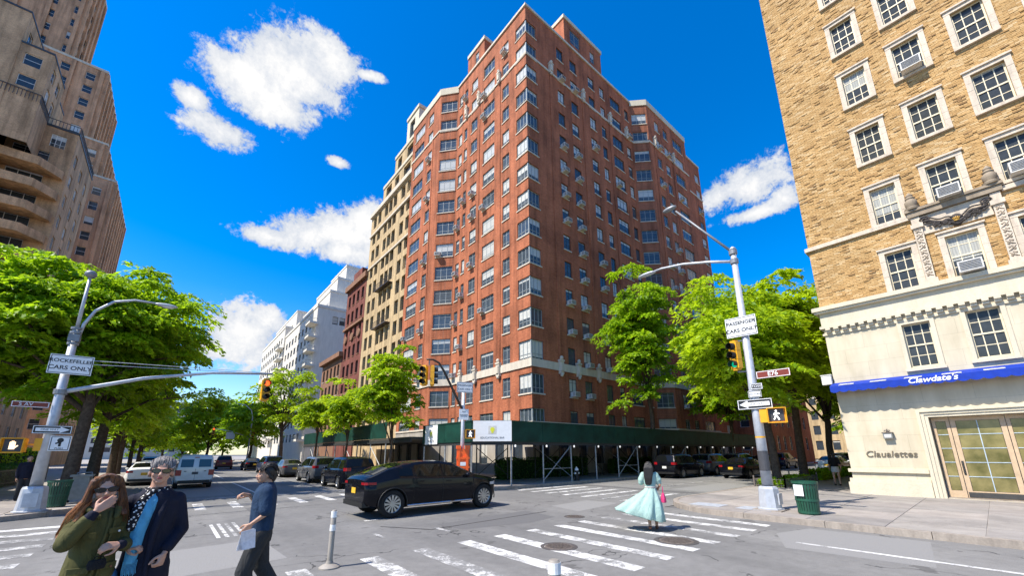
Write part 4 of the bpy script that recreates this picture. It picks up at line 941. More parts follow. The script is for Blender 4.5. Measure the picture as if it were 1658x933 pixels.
hd = MB(); y = Lu(DU0+.58); hd.tube([(DR-.07, y, 1.05), (DR-.12, y, 1.08), (DR-.12, y, 1.38), (DR-.07, y, 1.41)], .016, 6); hd.box(DR-.075, DR-.061, y-.03, y+.03, 1.0, 1.5); hd.build('handle', 'door_metal', d_)
MB().box(-.02, .3, Lu(DU1), Lu(DU0), .15, .195).build('threshold', 'kerb', YB)
# blue awning with scalloped valance, white dashes and lettering
AW = thing('awning', 'long blue scalloped awning with white script lettering above the glazed door', 'awning', (XF-.04, 4.1, 0))
aw = MB(); AY0, AY1 = .05, -8; zt, zm, zb = 4.80, 4.60, 4.37; pr = .62
aw.quad((-.002, AY0, zt), (-pr, AY0, zm), (-pr, AY1, zm), (-.002, AY1, zt)); aw.build('canopy', 'awning_blue', AW)
va = MB(); n = 26; L_ = AY0-AY1
for k in range(n):
    for q in range(6):
        y0 = AY0-L_*(k+q/6)/n; y1 = AY0-L_*(k+(q+1)/6)/n
        f0 = .06*(1-(2*(q/6)-1)**2); f1 = .06*(1-(2*((q+1)/6)-1)**2)
        va.quad((-pr, y0, zb-f0), (-pr, y1, zb-f1), (-pr, y1, zm), (-pr, y0, zm)); va.quad((-pr+.012, y1, zb-f1), (-pr+.012, y0, zb-f0), (-pr+.012, y0, zm), (-pr+.012, y1, zm)); va.quad((-pr+.012, y0, zb-f0), (-pr+.012, y1, zb-f1), (-pr, y1, zb-f1), (-pr, y0, zb-f0))
va.build('valance', 'awning_blue', AW)
MB().poly([(-.002, AY0, zt), (-.002, AY0, zb), (-pr, AY0, zb), (-pr, AY0, zm)]).build('end_panel', 'awning_blue', AW)
for k in range(8):
    y = -.25-k*1.02; d = MB(); t0, t1 = .25, .75
    P = lambda yy, t: (-pr*t-.004, yy, zt+(zm-zt)*t+.012)
    d.quad(P(y, .62), P(y-.5, .62), P(y-.5, .98), P(y, .98)); d.quad(P(y-.5, .62), P(y, .62), P(y, .98), P(y-.5, .98)); d.build('white_dash', 'sign_white', AW)
FR = (R(90), 0, R(-90))
lettering("Clawdate's", .3, 'sign_white', AW, (-pr-.006, 1.07-4.1, 4.5), FR, extrude=.003, shear=.25, bold=.006)
WL_ = thing('wall_lettering', 'script lettering fixed to the cream wall left of the door', 'lettering', (XF-.06, 2.75, 1.72))
plain('letter_bronze', (0.16, 0.13, 0.09), 0.5)
lettering('Claualettes', .34, 'letter_bronze', WL_, (0, 0, .02), FR, extrude=.012, shear=.15, bold=.002)
# wall lamp
WLp = thing('wall_lamp', 'small dark lantern on the cream wall above the script lettering', 'wall lamp', (XF-.04, 2.69, 2.35))
b = MB(); b.box(-.18, -.03, -.14, .14, 0, .22); b.build('box', 'can_grey', WLp); b = MB(); b.box(-.2, 0, -.17, .17, .22, .25); b.box(-.04, -.001, -.05, .05, .05, .3); b.tube([(-.1, 0, .25), (-.1, 0, .38)], .02, 6); b.tube([(-.1, -.09, .28), (-.1, -.06, .34), (-.1, 0, .3), (-.1, .06, .34), (-.1, .09, .28)], .015, 6); b.build('bracket', 'iron', WLp)
b = MB(); b.box(-.188, -.181, -.1, .1, .04, .17); b.build('lamp_glass', 'ac_white', WLp)
b = MB(); b.box(-.3, -.05, 0, .35, 0, .4); b.box(-.32, -.03, -.02, .37, .4, .44); o = b.build('wall_box', 'ac_white', None, (XF+.05, 4.12, 4.75)); tag(o, 'small white utility box on the corner of the cream wall by the awning', 'utility box')

# ------------------------------------------------------------------ trees and hedges
def leaf_mesh(name, P, A, Nrm, ln, wd, tint, mat):
    """P centres, A long axes, Nrm normals (n x 3); one rhombic leaf each"""
    n = len(P); A = A/np.linalg.norm(A, axis=1)[:, None]; B = np.cross(Nrm, A); B /= np.linalg.norm(B, axis=1)[:, None]+1e-9
    ln = ln[:, None]; wd = wd[:, None]
    V = np.empty((n, 4, 3)); V[:, 0] = P-A*ln/2; V[:, 1] = P+B*wd/2-A*ln*.05; V[:, 2] = P+A*ln/2; V[:, 3] = P-B*wd/2-A*ln*.05
    me = bpy.data.meshes.new(name); me.vertices.add(4*n); me.loops.add(4*n); me.polygons.add(n)
    me.vertices.foreach_set('co', V.reshape(-1)); me.loops.foreach_set('vertex_index', np.arange(4*n, dtype=np.int32))
    me.polygons.foreach_set('loop_start', np.arange(0, 4*n, 4, dtype=np.int32))
    me.update(calc_edges=True); me.materials.append(MATS[mat])
    me.attributes.new('tint', 'FLOAT', 'FACE').data.foreach_set('value', tint.astype(np.float32)); return me

def tree(name, label, loc, H, clear, rx, ry, tr=.16, nclump=90, per=300, leaf=.3, mat='leaf_bright', seed=1, lean=(0, 0), group=None, spray=1.15, shell=.5, bare=False, shift=(0, 0), limb_n=16):
    rg = np.random.default_rng(seed); t = thing(name, label, 'tree', loc, 0, group)
    rz = (H-clear)/2; cz = clear+rz; ctr = np.array([shift[0], shift[1], cz])
    ph = rg.uniform(0, 6.28, 6)
    cl = []
    while len(cl) < nclump:
        d = rg.normal(size=3); d /= np.linalg.norm(d)
        az = math.atan2(d[1], d[0]); k = .86+.16*math.sin(2*az+ph[0]+2*d[2])+.13*math.sin(3*az+ph[1])+.10*math.sin(5*az+ph[2]+4*d[2])
        r = (shell+(1-shell)*rg.random())*k
        p = ctr+d*r*np.array([rx, ry, rz])
        if p[2] < clear-.2: continue
        cl.append(p)
    cl = np.array(cl)
    # wood
    w = MB(); top = Vector((shift[0]*.7+lean[0], shift[1]*.7+lean[1], clear+rz*1.1)); tk = [Vector((0, 0, 0)), Vector((.03, .02, .25)), Vector((lean[0]*.25, lean[1]*.25, clear*.55)), Vector((lean[0]*.5+rg.normal(0, .1), lean[1]*.5+rg.normal(0, .1), clear)), Vector((lean[0]*.8+shift[0]*.3, lean[1]*.8+shift[1]*.3, clear+rz*.5)), top]
    w.tube(tk, [tr*1.45, tr*1.1, tr*.95, tr*.85, tr*.55, tr*.2], 10)
    order = rg.permutation(len(cl))[:limb_n]
    for j, i in enumerate(order):
        c = Vector(cl[i]); s = rg.uniform(.35, .95); zb = clear*.8+(s*s)*rz*.9
        base = tk[2].lerp(tk[3], .9) if zb < clear else tk[3].lerp(top, min(1, (zb-clear)/(top.z-clear)))
        mid = base.lerp(c, .5)+Vector((0, 0, .12*(c-base).length)); rr0 = tr*(.5-.2*s)
        w.tube([base, mid, c], [rr0, rr0*.6, rr0*.22], 6)
        near = sorted(range(len(cl)), key=lambda q: (Vector(cl[q])-c).length)[1:4]
        for q in near: w.tube([mid.lerp(c, .5), Vector(cl[q])], [rr0*.3, rr0*.12], 4)
    w.build('trunk', 'bark', t, smooth=True)
    # foliage sprays
    m_ = nclump; sz = spray*rg.uniform(.65, 1.35, m_)
    idx = np.repeat(np.arange(m_), per); n = len(idx)
    out = cl-ctr; out[:, 2] *= .3; out += rg.normal(0, .6, out.shape); out[:, 2] = 0; out /= np.linalg.norm(out, axis=1)[:, None]+1e-9
    side = np.stack([-out[:, 1], out[:, 0], np.zeros(m_)], 1)
    # each spray: about 9 twigs fanning outwards, leaflets along them
    tw = rg.integers(0, 11, n); ang = (tw/10-.5)*4.6+rg.normal(0, .07, n)+ (rg.normal(0, .3, m_))[idx]
    r = rg.random(n)**.7; rc = sz[idx]
    lat = rg.normal(0, .07, n)*rc
    dx = np.cos(ang); dy = np.sin(ang)
    a = (dx*r)*rc+.1*rc; b = (dy*r)*rc*.9
    hgt = rg.normal(0, .05, n)*rc + (rg.uniform(-.28, .28, (m_, 11))[idx, tw])*rc*r + .12*rc - .42*rc*r**2
    P = cl[idx]+out[idx]*(a-dy*lat)[:, None]+side[idx]*(b+dx*lat)[:, None]; P[:, 2] += hgt
    A = out[idx]*dx[:, None]+side[idx]*dy[:, None]; A = A+rg.normal(0, .45, A.shape); A[:, 2] -= .25+.3*r
    Nr = np.stack([np.zeros(n), np.zeros(n), np.ones(n)], 1)+rg.normal(0, .5, (n, 3))
    tint = np.clip(.5*rg.random(n)**1.5+.65*(rg.random(m_))[idx]-.05, 0, 1)
    ln = leaf*rg.uniform(.5, 1.4, n); wd = ln*rg.uniform(.34, .5, n)
    link('crown', leaf_mesh('crown', P, A, Nr, ln, wd, tint, mat), t); return t

# left pavement row
tree('street_tree', 'big leafy street tree beside the left street lamp, nearest of the left row', (-3.1, 25.6, .14), 11.4, 3.7, 4.5, 4.2, .24, 250, 330, .26, 'leaf_mid', 11, (.3, 0), 'trees along the left pavement', 1.1, .4, shift=(-.9, 1.0))
tree('street_tree', 'dark trunked street tree, second in the row behind the left lamp', (-3.0, 31.6, .14), 12.4, 3.3, 3.6, 3.8, .25, 180, 300, .28, 'leaf_mid', 12, (.2, .2), 'trees along the left pavement', 1.15, .4, shift=(-.1, 0))
tree('street_tree', 'street tree third in the left row, behind the couple', (-2.9, 40.5, .14), 10.8, 3.0, 3.0, 3.6, .23, 130, 240, .32, 'leaf_mid', 13, (0, 0), 'trees along the left pavement', 1.25, .45)
tree('street_tree', 'street tree on the left pavement standing farther back, above the van', (-3.4, 53, .14), 9.5, 3.4, 3.2, 4, .22, 70, 170, .42, 'leaf_bright', 14, (0, 0), 'trees along the left pavement', 1.3, .4)
tree('street_tree', 'pale green tree far down the left pavement', (-3.6, 72, .14), 9.5, 3.0, 3.4, 4.5, .22, 60, 130, .55, 'leaf_bright', 15, (0, 0), 'trees along the left pavement', 1.5, .4)
tree('street_tree', 'farthest tree at the end of the left pavement', (-4, 100, .14), 12, 3.0, 4.0, 5, .22, 60, 110, .7, 'leaf_bright', 16, (0, 0), 'trees along the left pavement', 1.9, .4)
tree('street_tree', 'leafy tree at the left edge behind the hedge', (-8.6, 31, .14), 9.6, 3.4, 3.8, 3.8, .22, 110, 240, .3, 'leaf_mid', 17, (0, 0), 'trees along the left pavement', 1.2, .45)
# right side of the avenue
tree('street_tree', 'young feathery tree in front of the scaffold left of the white banner', (10.9, 25.2, .14), 9.6, 1.9, 2.0, 2.0, .11, 80, 280, .24, 'leaf_bright', 21, (.1, 0), 'trees along the avenue kerb', .85, .1, limb_n=18)
tree('street_tree', 'small bushy tree behind the parked cars, left of the feathery one', (10.8, 33.5, .14), 8.2, 2.6, 2.1, 2.2, .10, 60, 200, .28, 'leaf_bright', 22, (0, 0), 'trees along the avenue kerb', .9, .25)
tree('street_tree', 'slim young tree in front of the second scaffold', (10.9, 42.5, .14), 8.2, 3.2, 2.2, 2.6, .10, 44, 150, .34, 'leaf_bright', 23, (0, 0), 'trees along the avenue kerb', 1.0, .25)
tree('street_tree', 'open branched tree with thin foliage before the white building', (10.9, 58, .14), 13.4, 4.6, 4.0, 4.2, .22, 70, 95, .42, 'leaf_bright', 24, (-.4, 0), 'trees along the avenue kerb', 1.2, .5, limb_n=26)
tree('street_tree', 'tree with dense round crown beside the far traffic signal', (10.4, 80, .14), 12.5, 2.4, 4.6, 5, .24, 90, 120, .6, 'leaf_mid', 25, (0, 0), 'trees along the avenue kerb', 1.8, .4)
tree('street_tree', 'broad bright round tree closing the view down the avenue', (6.5, 112, .14), 16.0, 2.4, 8.0, 7, .3, 130, 130, .75, 'leaf_bright', 26, (0, 0), 'trees closing the avenue', 2.2, .45)
tree('street_tree', 'dark tree far behind the silver van', (-1.0, 150, .14), 14.0, 2.0, 7.0, 7, .3, 80, 120, .9, 'leaf_bright', 27, (0, 0), 'trees closing the avenue', 2.6, .45)
tree('street_tree', 'hazy tree at the very end of the avenue', (12.5, 150, .14), 17.0, 2.0, 8.0, 7, .3, 80, 120, .9, 'leaf_mid', 28, (0, 0), 'trees closing the avenue', 2.6, .45)
tree('street_tree', 'light green tree right above the roof of the silver van', (-4.5, 125, .14), 11.0, 1.2, 5.0, 5, .25, 70, 120, .8, 'leaf_bright', 29, (0, 0), 'trees closing the avenue', 2.2, .3)
tree('street_tree', 'small far tree between the van and the far signal', (4.0, 185, .14), 13.0, 1.0, 8.0, 6, .3, 70, 110, 1.1, 'leaf_mid', 30, (0, 0), 'trees closing the avenue', 3.0, .3)
# side street
tree('street_tree', 'tall feathery tree rising in front of the red building by the scaffold', (29.2, 17.3, .14), 18.2, 4.4, 2.9, 2.8, .2, 150, 300, .28, 'leaf_mid', 31, (0, 0), 'trees in the side street', 1.15, .15, shift=(-.8, 0), limb_n=20)
tree('street_tree', 'big bright round tree behind the right street lamp', (25.0, 7.75, .14), 11.6, 4.0, 5.6, 3.6, .2, 190, 320, .28, 'leaf_bright', 32, (0, .1), 'trees in the side street', 1.2, .4, shift=(-.6, .6))
tree('street_tree', 'bright tree between the lamp and the yellow building, its trunk behind the planting bed', (29.6, 7.7, .14), 13.6, 4.2, 5.0, 3.6, .22, 150, 300, .32, 'leaf_bright', 33, (0, 0), 'trees in the side street', 1.3, .4)
tree('street_tree', 'shaded tree close to the corner of the yellow building', (36.5, 7.7, .14), 13.0, 3.8, 5.0, 3.4, .22, 110, 240, .36, 'leaf_bright', 34, (0, 0), 'trees in the side street', 1.3, .4)
tree('street_tree', 'farther tree down the side street beyond the parked cars', (46, 7.9, .14), 13.0, 3.6, 5.0, 3.4, .22, 80, 190, .42, 'leaf_mid', 35, (0, 0), 'trees in the side street', 1.4, .4)
tree('street_tree', 'low tree on the scaffold side of the side street', (44, 17.3, .14), 12.0, 4.2, 4.2, 3.2, .2, 80, 190, .42, 'leaf_mid', 36, (0, 0), 'trees in the side street', 1.4, .4)
tree('street_tree', 'distant tree closing the side street', (66, 9, .14), 13.0, 2.6, 6, 5, .24, 70, 160, .6, 'leaf_mid', 37, (0, 0), 'trees in the side street', 1.8, .4)

def hedge(name, label, x0, x1, y0, y1, h, mat='leaf_hedge', n=6000, leaf=.13, seed=5, z0=.14, cat='hedge', group=None):
    rg = np.random.default_rng(seed); t = thing(name, label, cat, ((x0+x1)/2, (y0+y1)/2, z0), 0, group); X, Y = (x1-x0)/2, (y1-y0)/2
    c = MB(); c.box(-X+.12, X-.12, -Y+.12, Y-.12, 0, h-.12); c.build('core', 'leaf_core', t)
    P = rg.uniform(-1, 1, (n, 3))*np.array([X, Y, 1]); P[:, 2] = rg.random(n)*h
    f = rg.integers(0, 5, n); dpt = rg.random(n)*.16-.05
    P[f == 0, 0] = (X-dpt)[f == 0]; P[f == 1, 0] = (-X+dpt)[f == 1]; P[f == 2, 1] = (Y-dpt)[f == 2]; P[f == 3, 1] = (-Y+dpt)[f == 3]; P[f == 4, 2] = (h-dpt)[f == 4]
    P += .07*np.sin(P[:, [1, 2, 0]]*3.1+seed)
    link('foliage', leaf_mesh('foliage', P, rg.normal(size=(n, 3)), rg.normal(size=(n, 3))+np.array([0, 0, .8]), leaf*rg.uniform(.7, 1.3, n), leaf*rg.uniform(.4, .7, n), rg.random(n), mat), t); return t
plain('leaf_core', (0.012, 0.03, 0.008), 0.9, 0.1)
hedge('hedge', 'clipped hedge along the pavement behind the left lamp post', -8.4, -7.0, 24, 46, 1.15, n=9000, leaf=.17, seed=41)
hedge('hedge', 'taller bright hedge behind the clipped one at far left', -11.5, -9.2, 26, 58, 2.3, 'leaf_mid', 9000, .22, seed=42)
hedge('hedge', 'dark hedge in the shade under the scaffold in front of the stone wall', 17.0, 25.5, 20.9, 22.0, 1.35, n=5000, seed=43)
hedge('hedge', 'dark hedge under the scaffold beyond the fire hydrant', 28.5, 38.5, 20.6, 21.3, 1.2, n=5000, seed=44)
hedge('planting_bed', 'low planting bed inside the small iron fence on the right pavement', 23.3, 28.2, 7.0, 8.1, .32, n=2600, leaf=.2, seed=45, cat='planting bed', mat='leaf_mid')
hedge('planting_bed', 'second low planting bed nearer the yellow building', 30.2, 38.2, 7.0, 8.1, .5, n=3000, leaf=.22, seed=46, cat='planting bed', mat='leaf_mid')
def low_fence(label, pts, h=.42, gap=.16, z=.14, cat='fence'):
    t = thing('iron_fence', label, cat, (pts[0][0], pts[0][1], z)); o = Vector((pts[0][0], pts[0][1]))
    for i in range(len(pts)-1):
        a, b = Vector(pts[i])-o, Vector(pts[i+1])-o; L = (b-a).length; n = max(2, int(L/gap)); m = MB()
        for k in range(n+1):
            p = a+(b-a)*k/n; m.tube([(p.x, p.y, 0), (p.x, p.y, h)], .012, 4)
        for zz in (h*.25, h*.92): m.tube([(a.x, a.y, zz), (b.x, b.y, zz)], .014, 4)
        m.build('fence_panel', 'iron', t)
    for p in pts: b = Vector(p)-o; MB().box(b.x-.03, b.x+.03, b.y-.03, b.y+.03, 0, h+.14).build('post', 'iron', t)
low_fence('low black iron fence around the planting bed on the right pavement', [(23.0, 6.85), (23.0, 8.2), (28.5, 8.2), (28.5, 6.85), (23.0, 6.85)])
low_fence('black iron railing in front of the clipped hedge at left', [(-6.7, 23.4), (-6.7, 30), (-6.7, 38), (-6.7, 46)], 1.0, .2)

# ------------------------------------------------------------------ sidewalk sheds (scaffold)
def pipe(parent, name, pts, r=.035, mat='shed_steel', n=7): return MB().tube(pts, r, n).build(name, mat, parent)
SH = thing('sidewalk_shed', 'dark green scaffold shed wrapping the corner of the red building', 'scaffold', (14.4, 17.1, 0)); SO = Vector((14.4, 17.1))
path = [(12.6, 24.0), (12.6, 18.45), (14.4, 17.1), (52.5, 17.1)]
ZP0, ZP1 = 2.48, 3.58
for i in range(len(path)-1):
    a, b = Vector(path[i])-SO, Vector(path[i+1])-SO; L = (b-a).length; d = (b-a)/L; nrm = Vector((d.y, -d.x)); n = max(1, round(L/2.44))
    for k in range(n):
        p, q = a+d*(L*k/n+.006), a+d*(L*(k+1)/n-.006); off = random.uniform(-.006, .006)
        m = MB(); m.obox(((p+q)/2).to_3d()+Vector((0, 0, (ZP0+ZP1)/2))+nrm.to_3d()*off, ((q-p)/2).to_3d(), nrm.to_3d()*.012, (0, 0, (ZP1-ZP0)/2)); m.build('plywood_panel', 'shed_green', SH)
    m = MB(); m.obox(((a+b)/2).to_3d()+Vector((0, 0, ZP1+.03))-nrm.to_3d()*.01, d.to_3d()*(L/2), nrm.to_3d()*.05, (0, 0, .03)); m.build('top_rail', 'shed_green', SH)
    m = MB(); m.obox(((a+b)/2).to_3d()+Vector((0, 0, ZP0-.08))-nrm.to_3d()*.1, d.to_3d()*(L/2), nrm.to_3d()*.06, (0, 0, .09)); m.build('header_beam', 'shed_dark', SH)
dk = MB(); dk.prism([(p[0]-SO.x, p[1]-SO.y) for p in ((12.7, 24), (12.7, 18.5), (14.45, 17.2), (52.4, 17.2), (52.4, 21.3), (40, 22.9), (21.3, 22.9), (21.3, 24))], ZP0+.02, ZP0+.12); dk.build('deck', 'shed_timber', SH)
for k in range(16):
    x = 1.2+k*2.4; MB().box(x-.05, x+.05, .1, 4.0, ZP0-.1, ZP0+.018).build('joist', 'shed_dark', SH)
outer = [(x, .12) for x in np.arange(0.05, 38.2, 2.45)]; inner = [(x, 3.4) for x in np.arange(0.05, 38.2, 2.45)]
for j, (x, y) in enumerate(outer):
    pipe(SH, 'post', [(x, y, .14), (x, y, ZP0)], .045); MB().box(x-.1, x+.1, y-.1, y+.1, .15, .165).build('base_plate', 'shed_steel', SH)
for (x, y) in inner: pipe(SH, 'post', [(x, y, .14), (x, y, ZP0)], .04, 'shed_dark')
for (x, y) in ((-1.7, 1.4), (-1.7, 4.2), (-1.7, 6.8)): pipe(SH, 'post', [(x, y, .14), (x, y, ZP0)], .05); 
for j in range(len(outer)-1):
    (x0, y), (x1, _) = outer[j], outer[j+1]
    if j % 3 == 1: pipe(SH, 'brace', [(x0, y, .3), (x1, y, ZP0-.2)], .03)
    if j % 3 == 1: pipe(SH, 'rail', [(x0, y, .95), (x1, y, .95)], .025)
    if j % 2 == 0: pipe(SH, 'brace', [(x0, 3.4, ZP0-.3), (x1, 3.4, .5)], .025, 'shed_dark'); pipe(SH, 'brace', [(x0, 3.4, .5), (x1, 3.4, ZP0-.3)], .025, 'shed_dark')
for (x, y0) in ((outer[2][0], .12), (outer[5][0], .12)): pipe(SH, 'brace', [(x, y0, .4), (x, 3.4, ZP0-.2)], .025)
for j in range(0, len(outer), 1):
    x, y = outer[j]; m = MB(); m.ellipsoid((x+.25, y-.06, ZP0-.22), (.055, .055, .08), 10, 6); m.build('lamp_bulb', 'bulb', SH)
# printed banners on the panels: white board, pale frame, yellow-green emblem and a line of text
k_ = N('banner_print'); k_.base((0.72, 0.72, 0.05), .5)
def banner(label, p, q, z0, z1, txt):
    a, b = Vector(p), Vector(q); d = (b-a).normalized(); nrm = Vector((d.y, -d.x)); w = (b-a).length; c = (a+b)/2+nrm*.03; rz = math.atan2(d.y, d.x)
    t = thing('banner', label, 'banner', (c.x, c.y, z0), rz); h = z1-z0
    MB().box(-w/2, w/2, -.012, .012, 0, h).build('board', 'sign_white', t)
    e = MB(); s = h*.2
    e.box(-s, s, -.018, -.0125, h*.55-s, h*.55+s); e.build('emblem_frame', 'ac_white', t)
    e = MB(); e.lathe([(.001, -.024), (s*.55, -.024), (s*.55, -.019)], 20, (0, 0, h*.57), 'Y'); e.box(-s*.28, s*.28, -.023, -.019, h*.55-s*.75, h*.55-s*.3); e.build('emblem', 'banner_print', t)
    lettering(txt, h*.13, 'letter_grey', t, (0, -.016, h*.17), (R(90), 0, 0), extrude=.001)
banner('large white banner with yellow emblem on the chamfered scaffold corner', (12.68, 18.36), (14.38, 17.09), 2.5, 3.62, 'EDUCATIONAL BAR')
banner('smaller white banner with pale emblem at the left end of the scaffold', (12.6, 23.6), (12.6, 22.05), 2.42, 3.6, 'EDUCATION')
SH2 = thing('sidewalk_shed', 'second green scaffold shed farther down the avenue behind the trees', 'scaffold', (11.9, 28, 0))
for k in range(9): MB().box(-.012, .012, .2+k*2.6, 2.78+k*2.6, 2.95, 4.1).build('plywood_panel', 'shed_green', SH2)
MB().box(.02, 8.2, -3.6, 23.6, 2.8, 2.94).build('deck', 'shed_timber', SH2); MB().box(-.03, .12, -3.6, 23.6, 2.6, 2.79).build('header_beam', 'shed_dark', SH2)
for k in range(9): pipe(SH2, 'post', [(.05, .3+k*2.9, .14), (.05, .3+k*2.9, 2.62)], .05); pipe(SH2, 'post', [(4.5, .3+k*2.9, .14), (4.5, .3+k*2.9, 2.8)], .05, 'shed_dark')
for k in range(0, 8, 2): pipe(SH2, 'brace', [(.05, .3+k*2.9, .4), (.05, 3.2+k*2.9, 2.4)], .03)

# ------------------------------------------------------------------ lamp posts, signals and signs
def sign(name, label, c, rz, w, h, face='sign_white', border='sign_black', cat='sign', group=None, inset=.025):
    t = thing(name, label, cat, c, rz, group)
    MB().box(-w/2, w/2, -.008, .008, -h/2, h/2).build('plate', face, t)
    if border:
        b = MB(); k = inset
        b.box(-w/2+k, w/2-k, -.012, -.0085, h/2-k-.018, h/2-k); b.box(-w/2+k, w/2-k, -.012, -.0085, -h/2+k, -h/2+k+.018); b.box(-w/2+k, -w/2+k+.018, -.012, -.0085, -h/2+k+.018, h/2-k-.018); b.box(w/2-k-.018, w/2-k, -.012, -.0085, -h/2+k+.018, h/2-k-.018); b.build('border', border, t)
    return t
TX = (R(90), 0, 0)
def arrow(parent, w, h, left, mat='sign_white'):
    s = -1 if left else 1; m = MB(); y = -.0125
    pts = [(-.44*w*s, -.2*h), (.2*w*s, -.2*h), (.2*w*s, -.38*h), (.46*w*s, 0), (.2*w*s, .38*h), (.2*w*s, .2*h), (-.44*w*s, .2*h)]
    p3 = [(x, y, z) for x, z in pts]
    if left: p3 = p3[::-1]
    m.poly(p3); m.build('arrow', mat, parent)
def signal_head(label, c, rz, lit, group=None, n=3, hang=True, s=1.0):
    """local -Y is the side the lenses look to; origin at the middle of the head"""
    t = thing('traffic_light', label, 'traffic light', c, rz, group); h = .30*s
    body = MB()
    for k in range(n):
        z = (1-k)*h; body.box(-.15*s, .15*s, -.09*s, .09*s, z-h/2+.006, z+h/2-.006)
    body.box(-.1*s, .1*s, -.07*s, .07*s, 1.5*h, 1.5*h+.06); body.box(-.1*s, .1*s, -.07*s, .07*s, -1.5*h-.05, -1.5*h)
    body.build('housing', 'signal_yellow', t)
    for k in range(n):
        z = (1-k)*h; v = MB()
        pr = []
        for q in range(13):
            a = R(-35+q*250/12); pr.append((.115*s*math.cos(a), .115*s*math.sin(a)))
        for q in range(12):
            (x0, z0), (x1, z1) = pr[q], pr[q+1]; v.quad((x0, -.092*s, z+z0), (x1, -.092*s, z+z1), (x1, -.26*s, z+z1), (x0, -.26*s, z+z0)); v.quad((x0*1.06, -.26*s, z+z0*1.06), (x1*1.06, -.26*s, z+z1*1.06), (x1*1.06, -.092*s, z+z1*1.06), (x0*1.06, -.092*s, z+z0*1.06)); v.quad((x0, -.26*s, z+z0), (x1, -.26*s, z+z1), (x1*1.06, -.26*s, z+z1*1.06), (x0*1.06, -.26*s, z+z0*1.06))
        v.build('visor', 'signal_black', t)
        l = MB(); l.lathe([(.001, -.115*s), (.06*s, -.112*s), (.1*s, -.097*s), (.112*s, -.092*s)], 20, (0, 0, z), 'Y')
        on = {'red': 0, 'amber': 1, 'green': 2}.get(lit) == k
        lo = l.build('lens', ('light_red' if lit == 'red' else 'light_green') if on else 'lens_dark', t, smooth=True)
    return t
def ped_signal(label, c, rz, sym):
    t = thing('pedestrian_signal', label, 'pedestrian signal', c, rz)
    b = MB(); b.box(-.23, .23, .0, .2, -.22, .22); b.box(-.25, .25, -.12, .0, .2, .225); b.box(-.25, -.232, -.12, .2, -.22, .2); b.box(.232, .25, -.12, .2, -.22, .2); b.box(-.25, .25, -.12, .0, -.245, -.222); b.build('housing', 'signal_yellow', t)
    MB().box(-.2, .2, -.01, -.001, -.19, .19).build('screen', 'letter_grey', t)
    m = MB(); y = -.02
    if sym == 'walk':
        m.lathe([(.001, y), (.028, y), (.028, y+.006)], 12, (-.0, 0, .125), 'Y')
        for pts in (((0, .09), (-.01, -.01)), ((-.01, .0), (.03, -.08)), ((.03, -.08), (.06, -.15)), ((-.01, .0), (-.04, -.07)), ((-.04, -.07), (-.075, -.14)), ((0, .075), (.055, .03)), ((.055, .03), (.08, .045)), ((0, .075), (-.05, .05)), ((-.05, .05), (-.055, -.005))):
            m.tube([(pts[0][0], y, pts[0][1]), (pts[1][0], y, pts[1][1])], .017, 6)
        m.build('walking_figure', 'light_walk', t)
    else:
        m.box(-.075, .055, y, y+.006, -.13, .0)
        for k in range(4): m.box(-.075+k*.034, -.075+k*.034+.027, y, y+.006, .0, .1+.03*(k in (1, 2)))
        m.obox((.082, y+.003, -.045), (.03, 0, .035), (0, .003, 0), (-.012, 0, .012)); m.build('raised_hand', 'light_hand', t)
    return t
def post_base(t, s=1.0, hgt=.72):
    b = MB(); n = 8
    pr = [(.40*s, 0), (.40*s, .06), (.34*s, .08), (.30*s, hgt-.08), (.27*s, hgt-.02), (.2*s, hgt)]
    b.lathe(pr, n); b.build('base', 'pole_grey', t); MB().box(-.42*s, .42*s, -.42*s, .42*s, -.01, .03).build('base_plate', 'kerb', t)
    d = MB(); d.box(-.16*s, .16*s, -.335*s, -.30*s, .18, hgt-.2); d.build('access_door', 'pole_grey', t)

LP = thing('street_lamp', 'grey street lamp at left with long mast arm and curved lamp arm', 'street lamp', (-3.09, 20.11, .14)); z_ = -.14
post_base(LP, 1.0, .8)
MB().tube([(0, 0, .7), (0, 0, 3.0), (0, 0, 6.1)], [.155, .13, .10], 16).build('pole', 'pole_grey', LP, smooth=True)
MB().tube([(0, 0, 6.1), (.0, 0, 8.1)], [.055, .045], 10).build('upper_pole', 'pole_grey', LP, smooth=True)
b = MB(); b.lathe([(.0, .0), (.12, .02), (.17, .1), (.15, .2), (.08, .26), (.0, .27)], 16, (0, 0, 8.05)); b.build('top_lamp', 'pole_dark', LP, smooth=True)
la = [(.08, 0, 5.75), (.14, 0, 6.3), (.34, 0, 6.85), (.75, 0, 7.3), (1.3, 0, 7.5), (1.95, 0, 7.52)]
MB().tube(la, [.05, .05, .045, .045, .04, .035], 10).build('lamp_arm', 'pole_grey', LP, smooth=True)
b = MB(); b.ellipsoid((2.2, 0, 7.5), (.36, .12, .075), 16, 8); b.build('lamp_head', 'pole_grey', LP, smooth=True); MB().ellipsoid((2.25, 0, 7.45), (.2, .09, .06), 14, 6).build('lamp_glass', 'ac_white', LP, smooth=True)
b = MB()
for z in (5.55, 5.95, 6.1): b.lathe([(.12, -.05), (.15, -.04), (.15, .04), (.12, .05)], 14, (0, 0, z))
b.box(-.14, .14, -.14, .14, 5.62, 5.88); b.build('clamp', 'pole_dark', LP)
mast = [(0, 0, 3.85), (.6, 0, 4.05), (2.0, 0, 4.55), (4.0, 0, 5.0), (6.15, 0, 5.22)]
MB().tube(mast, [.08, .075, .065, .055, .045], 10).build('mast_arm', 'pole_grey', LP, smooth=True)
for za, zb in ((5.0, 5.24), (4.85, 5.2)): MB().tube([(0, 0, za), (5.9, 0, zb)], .012, 5).build('guy_wire', 'pole_grey', LP)
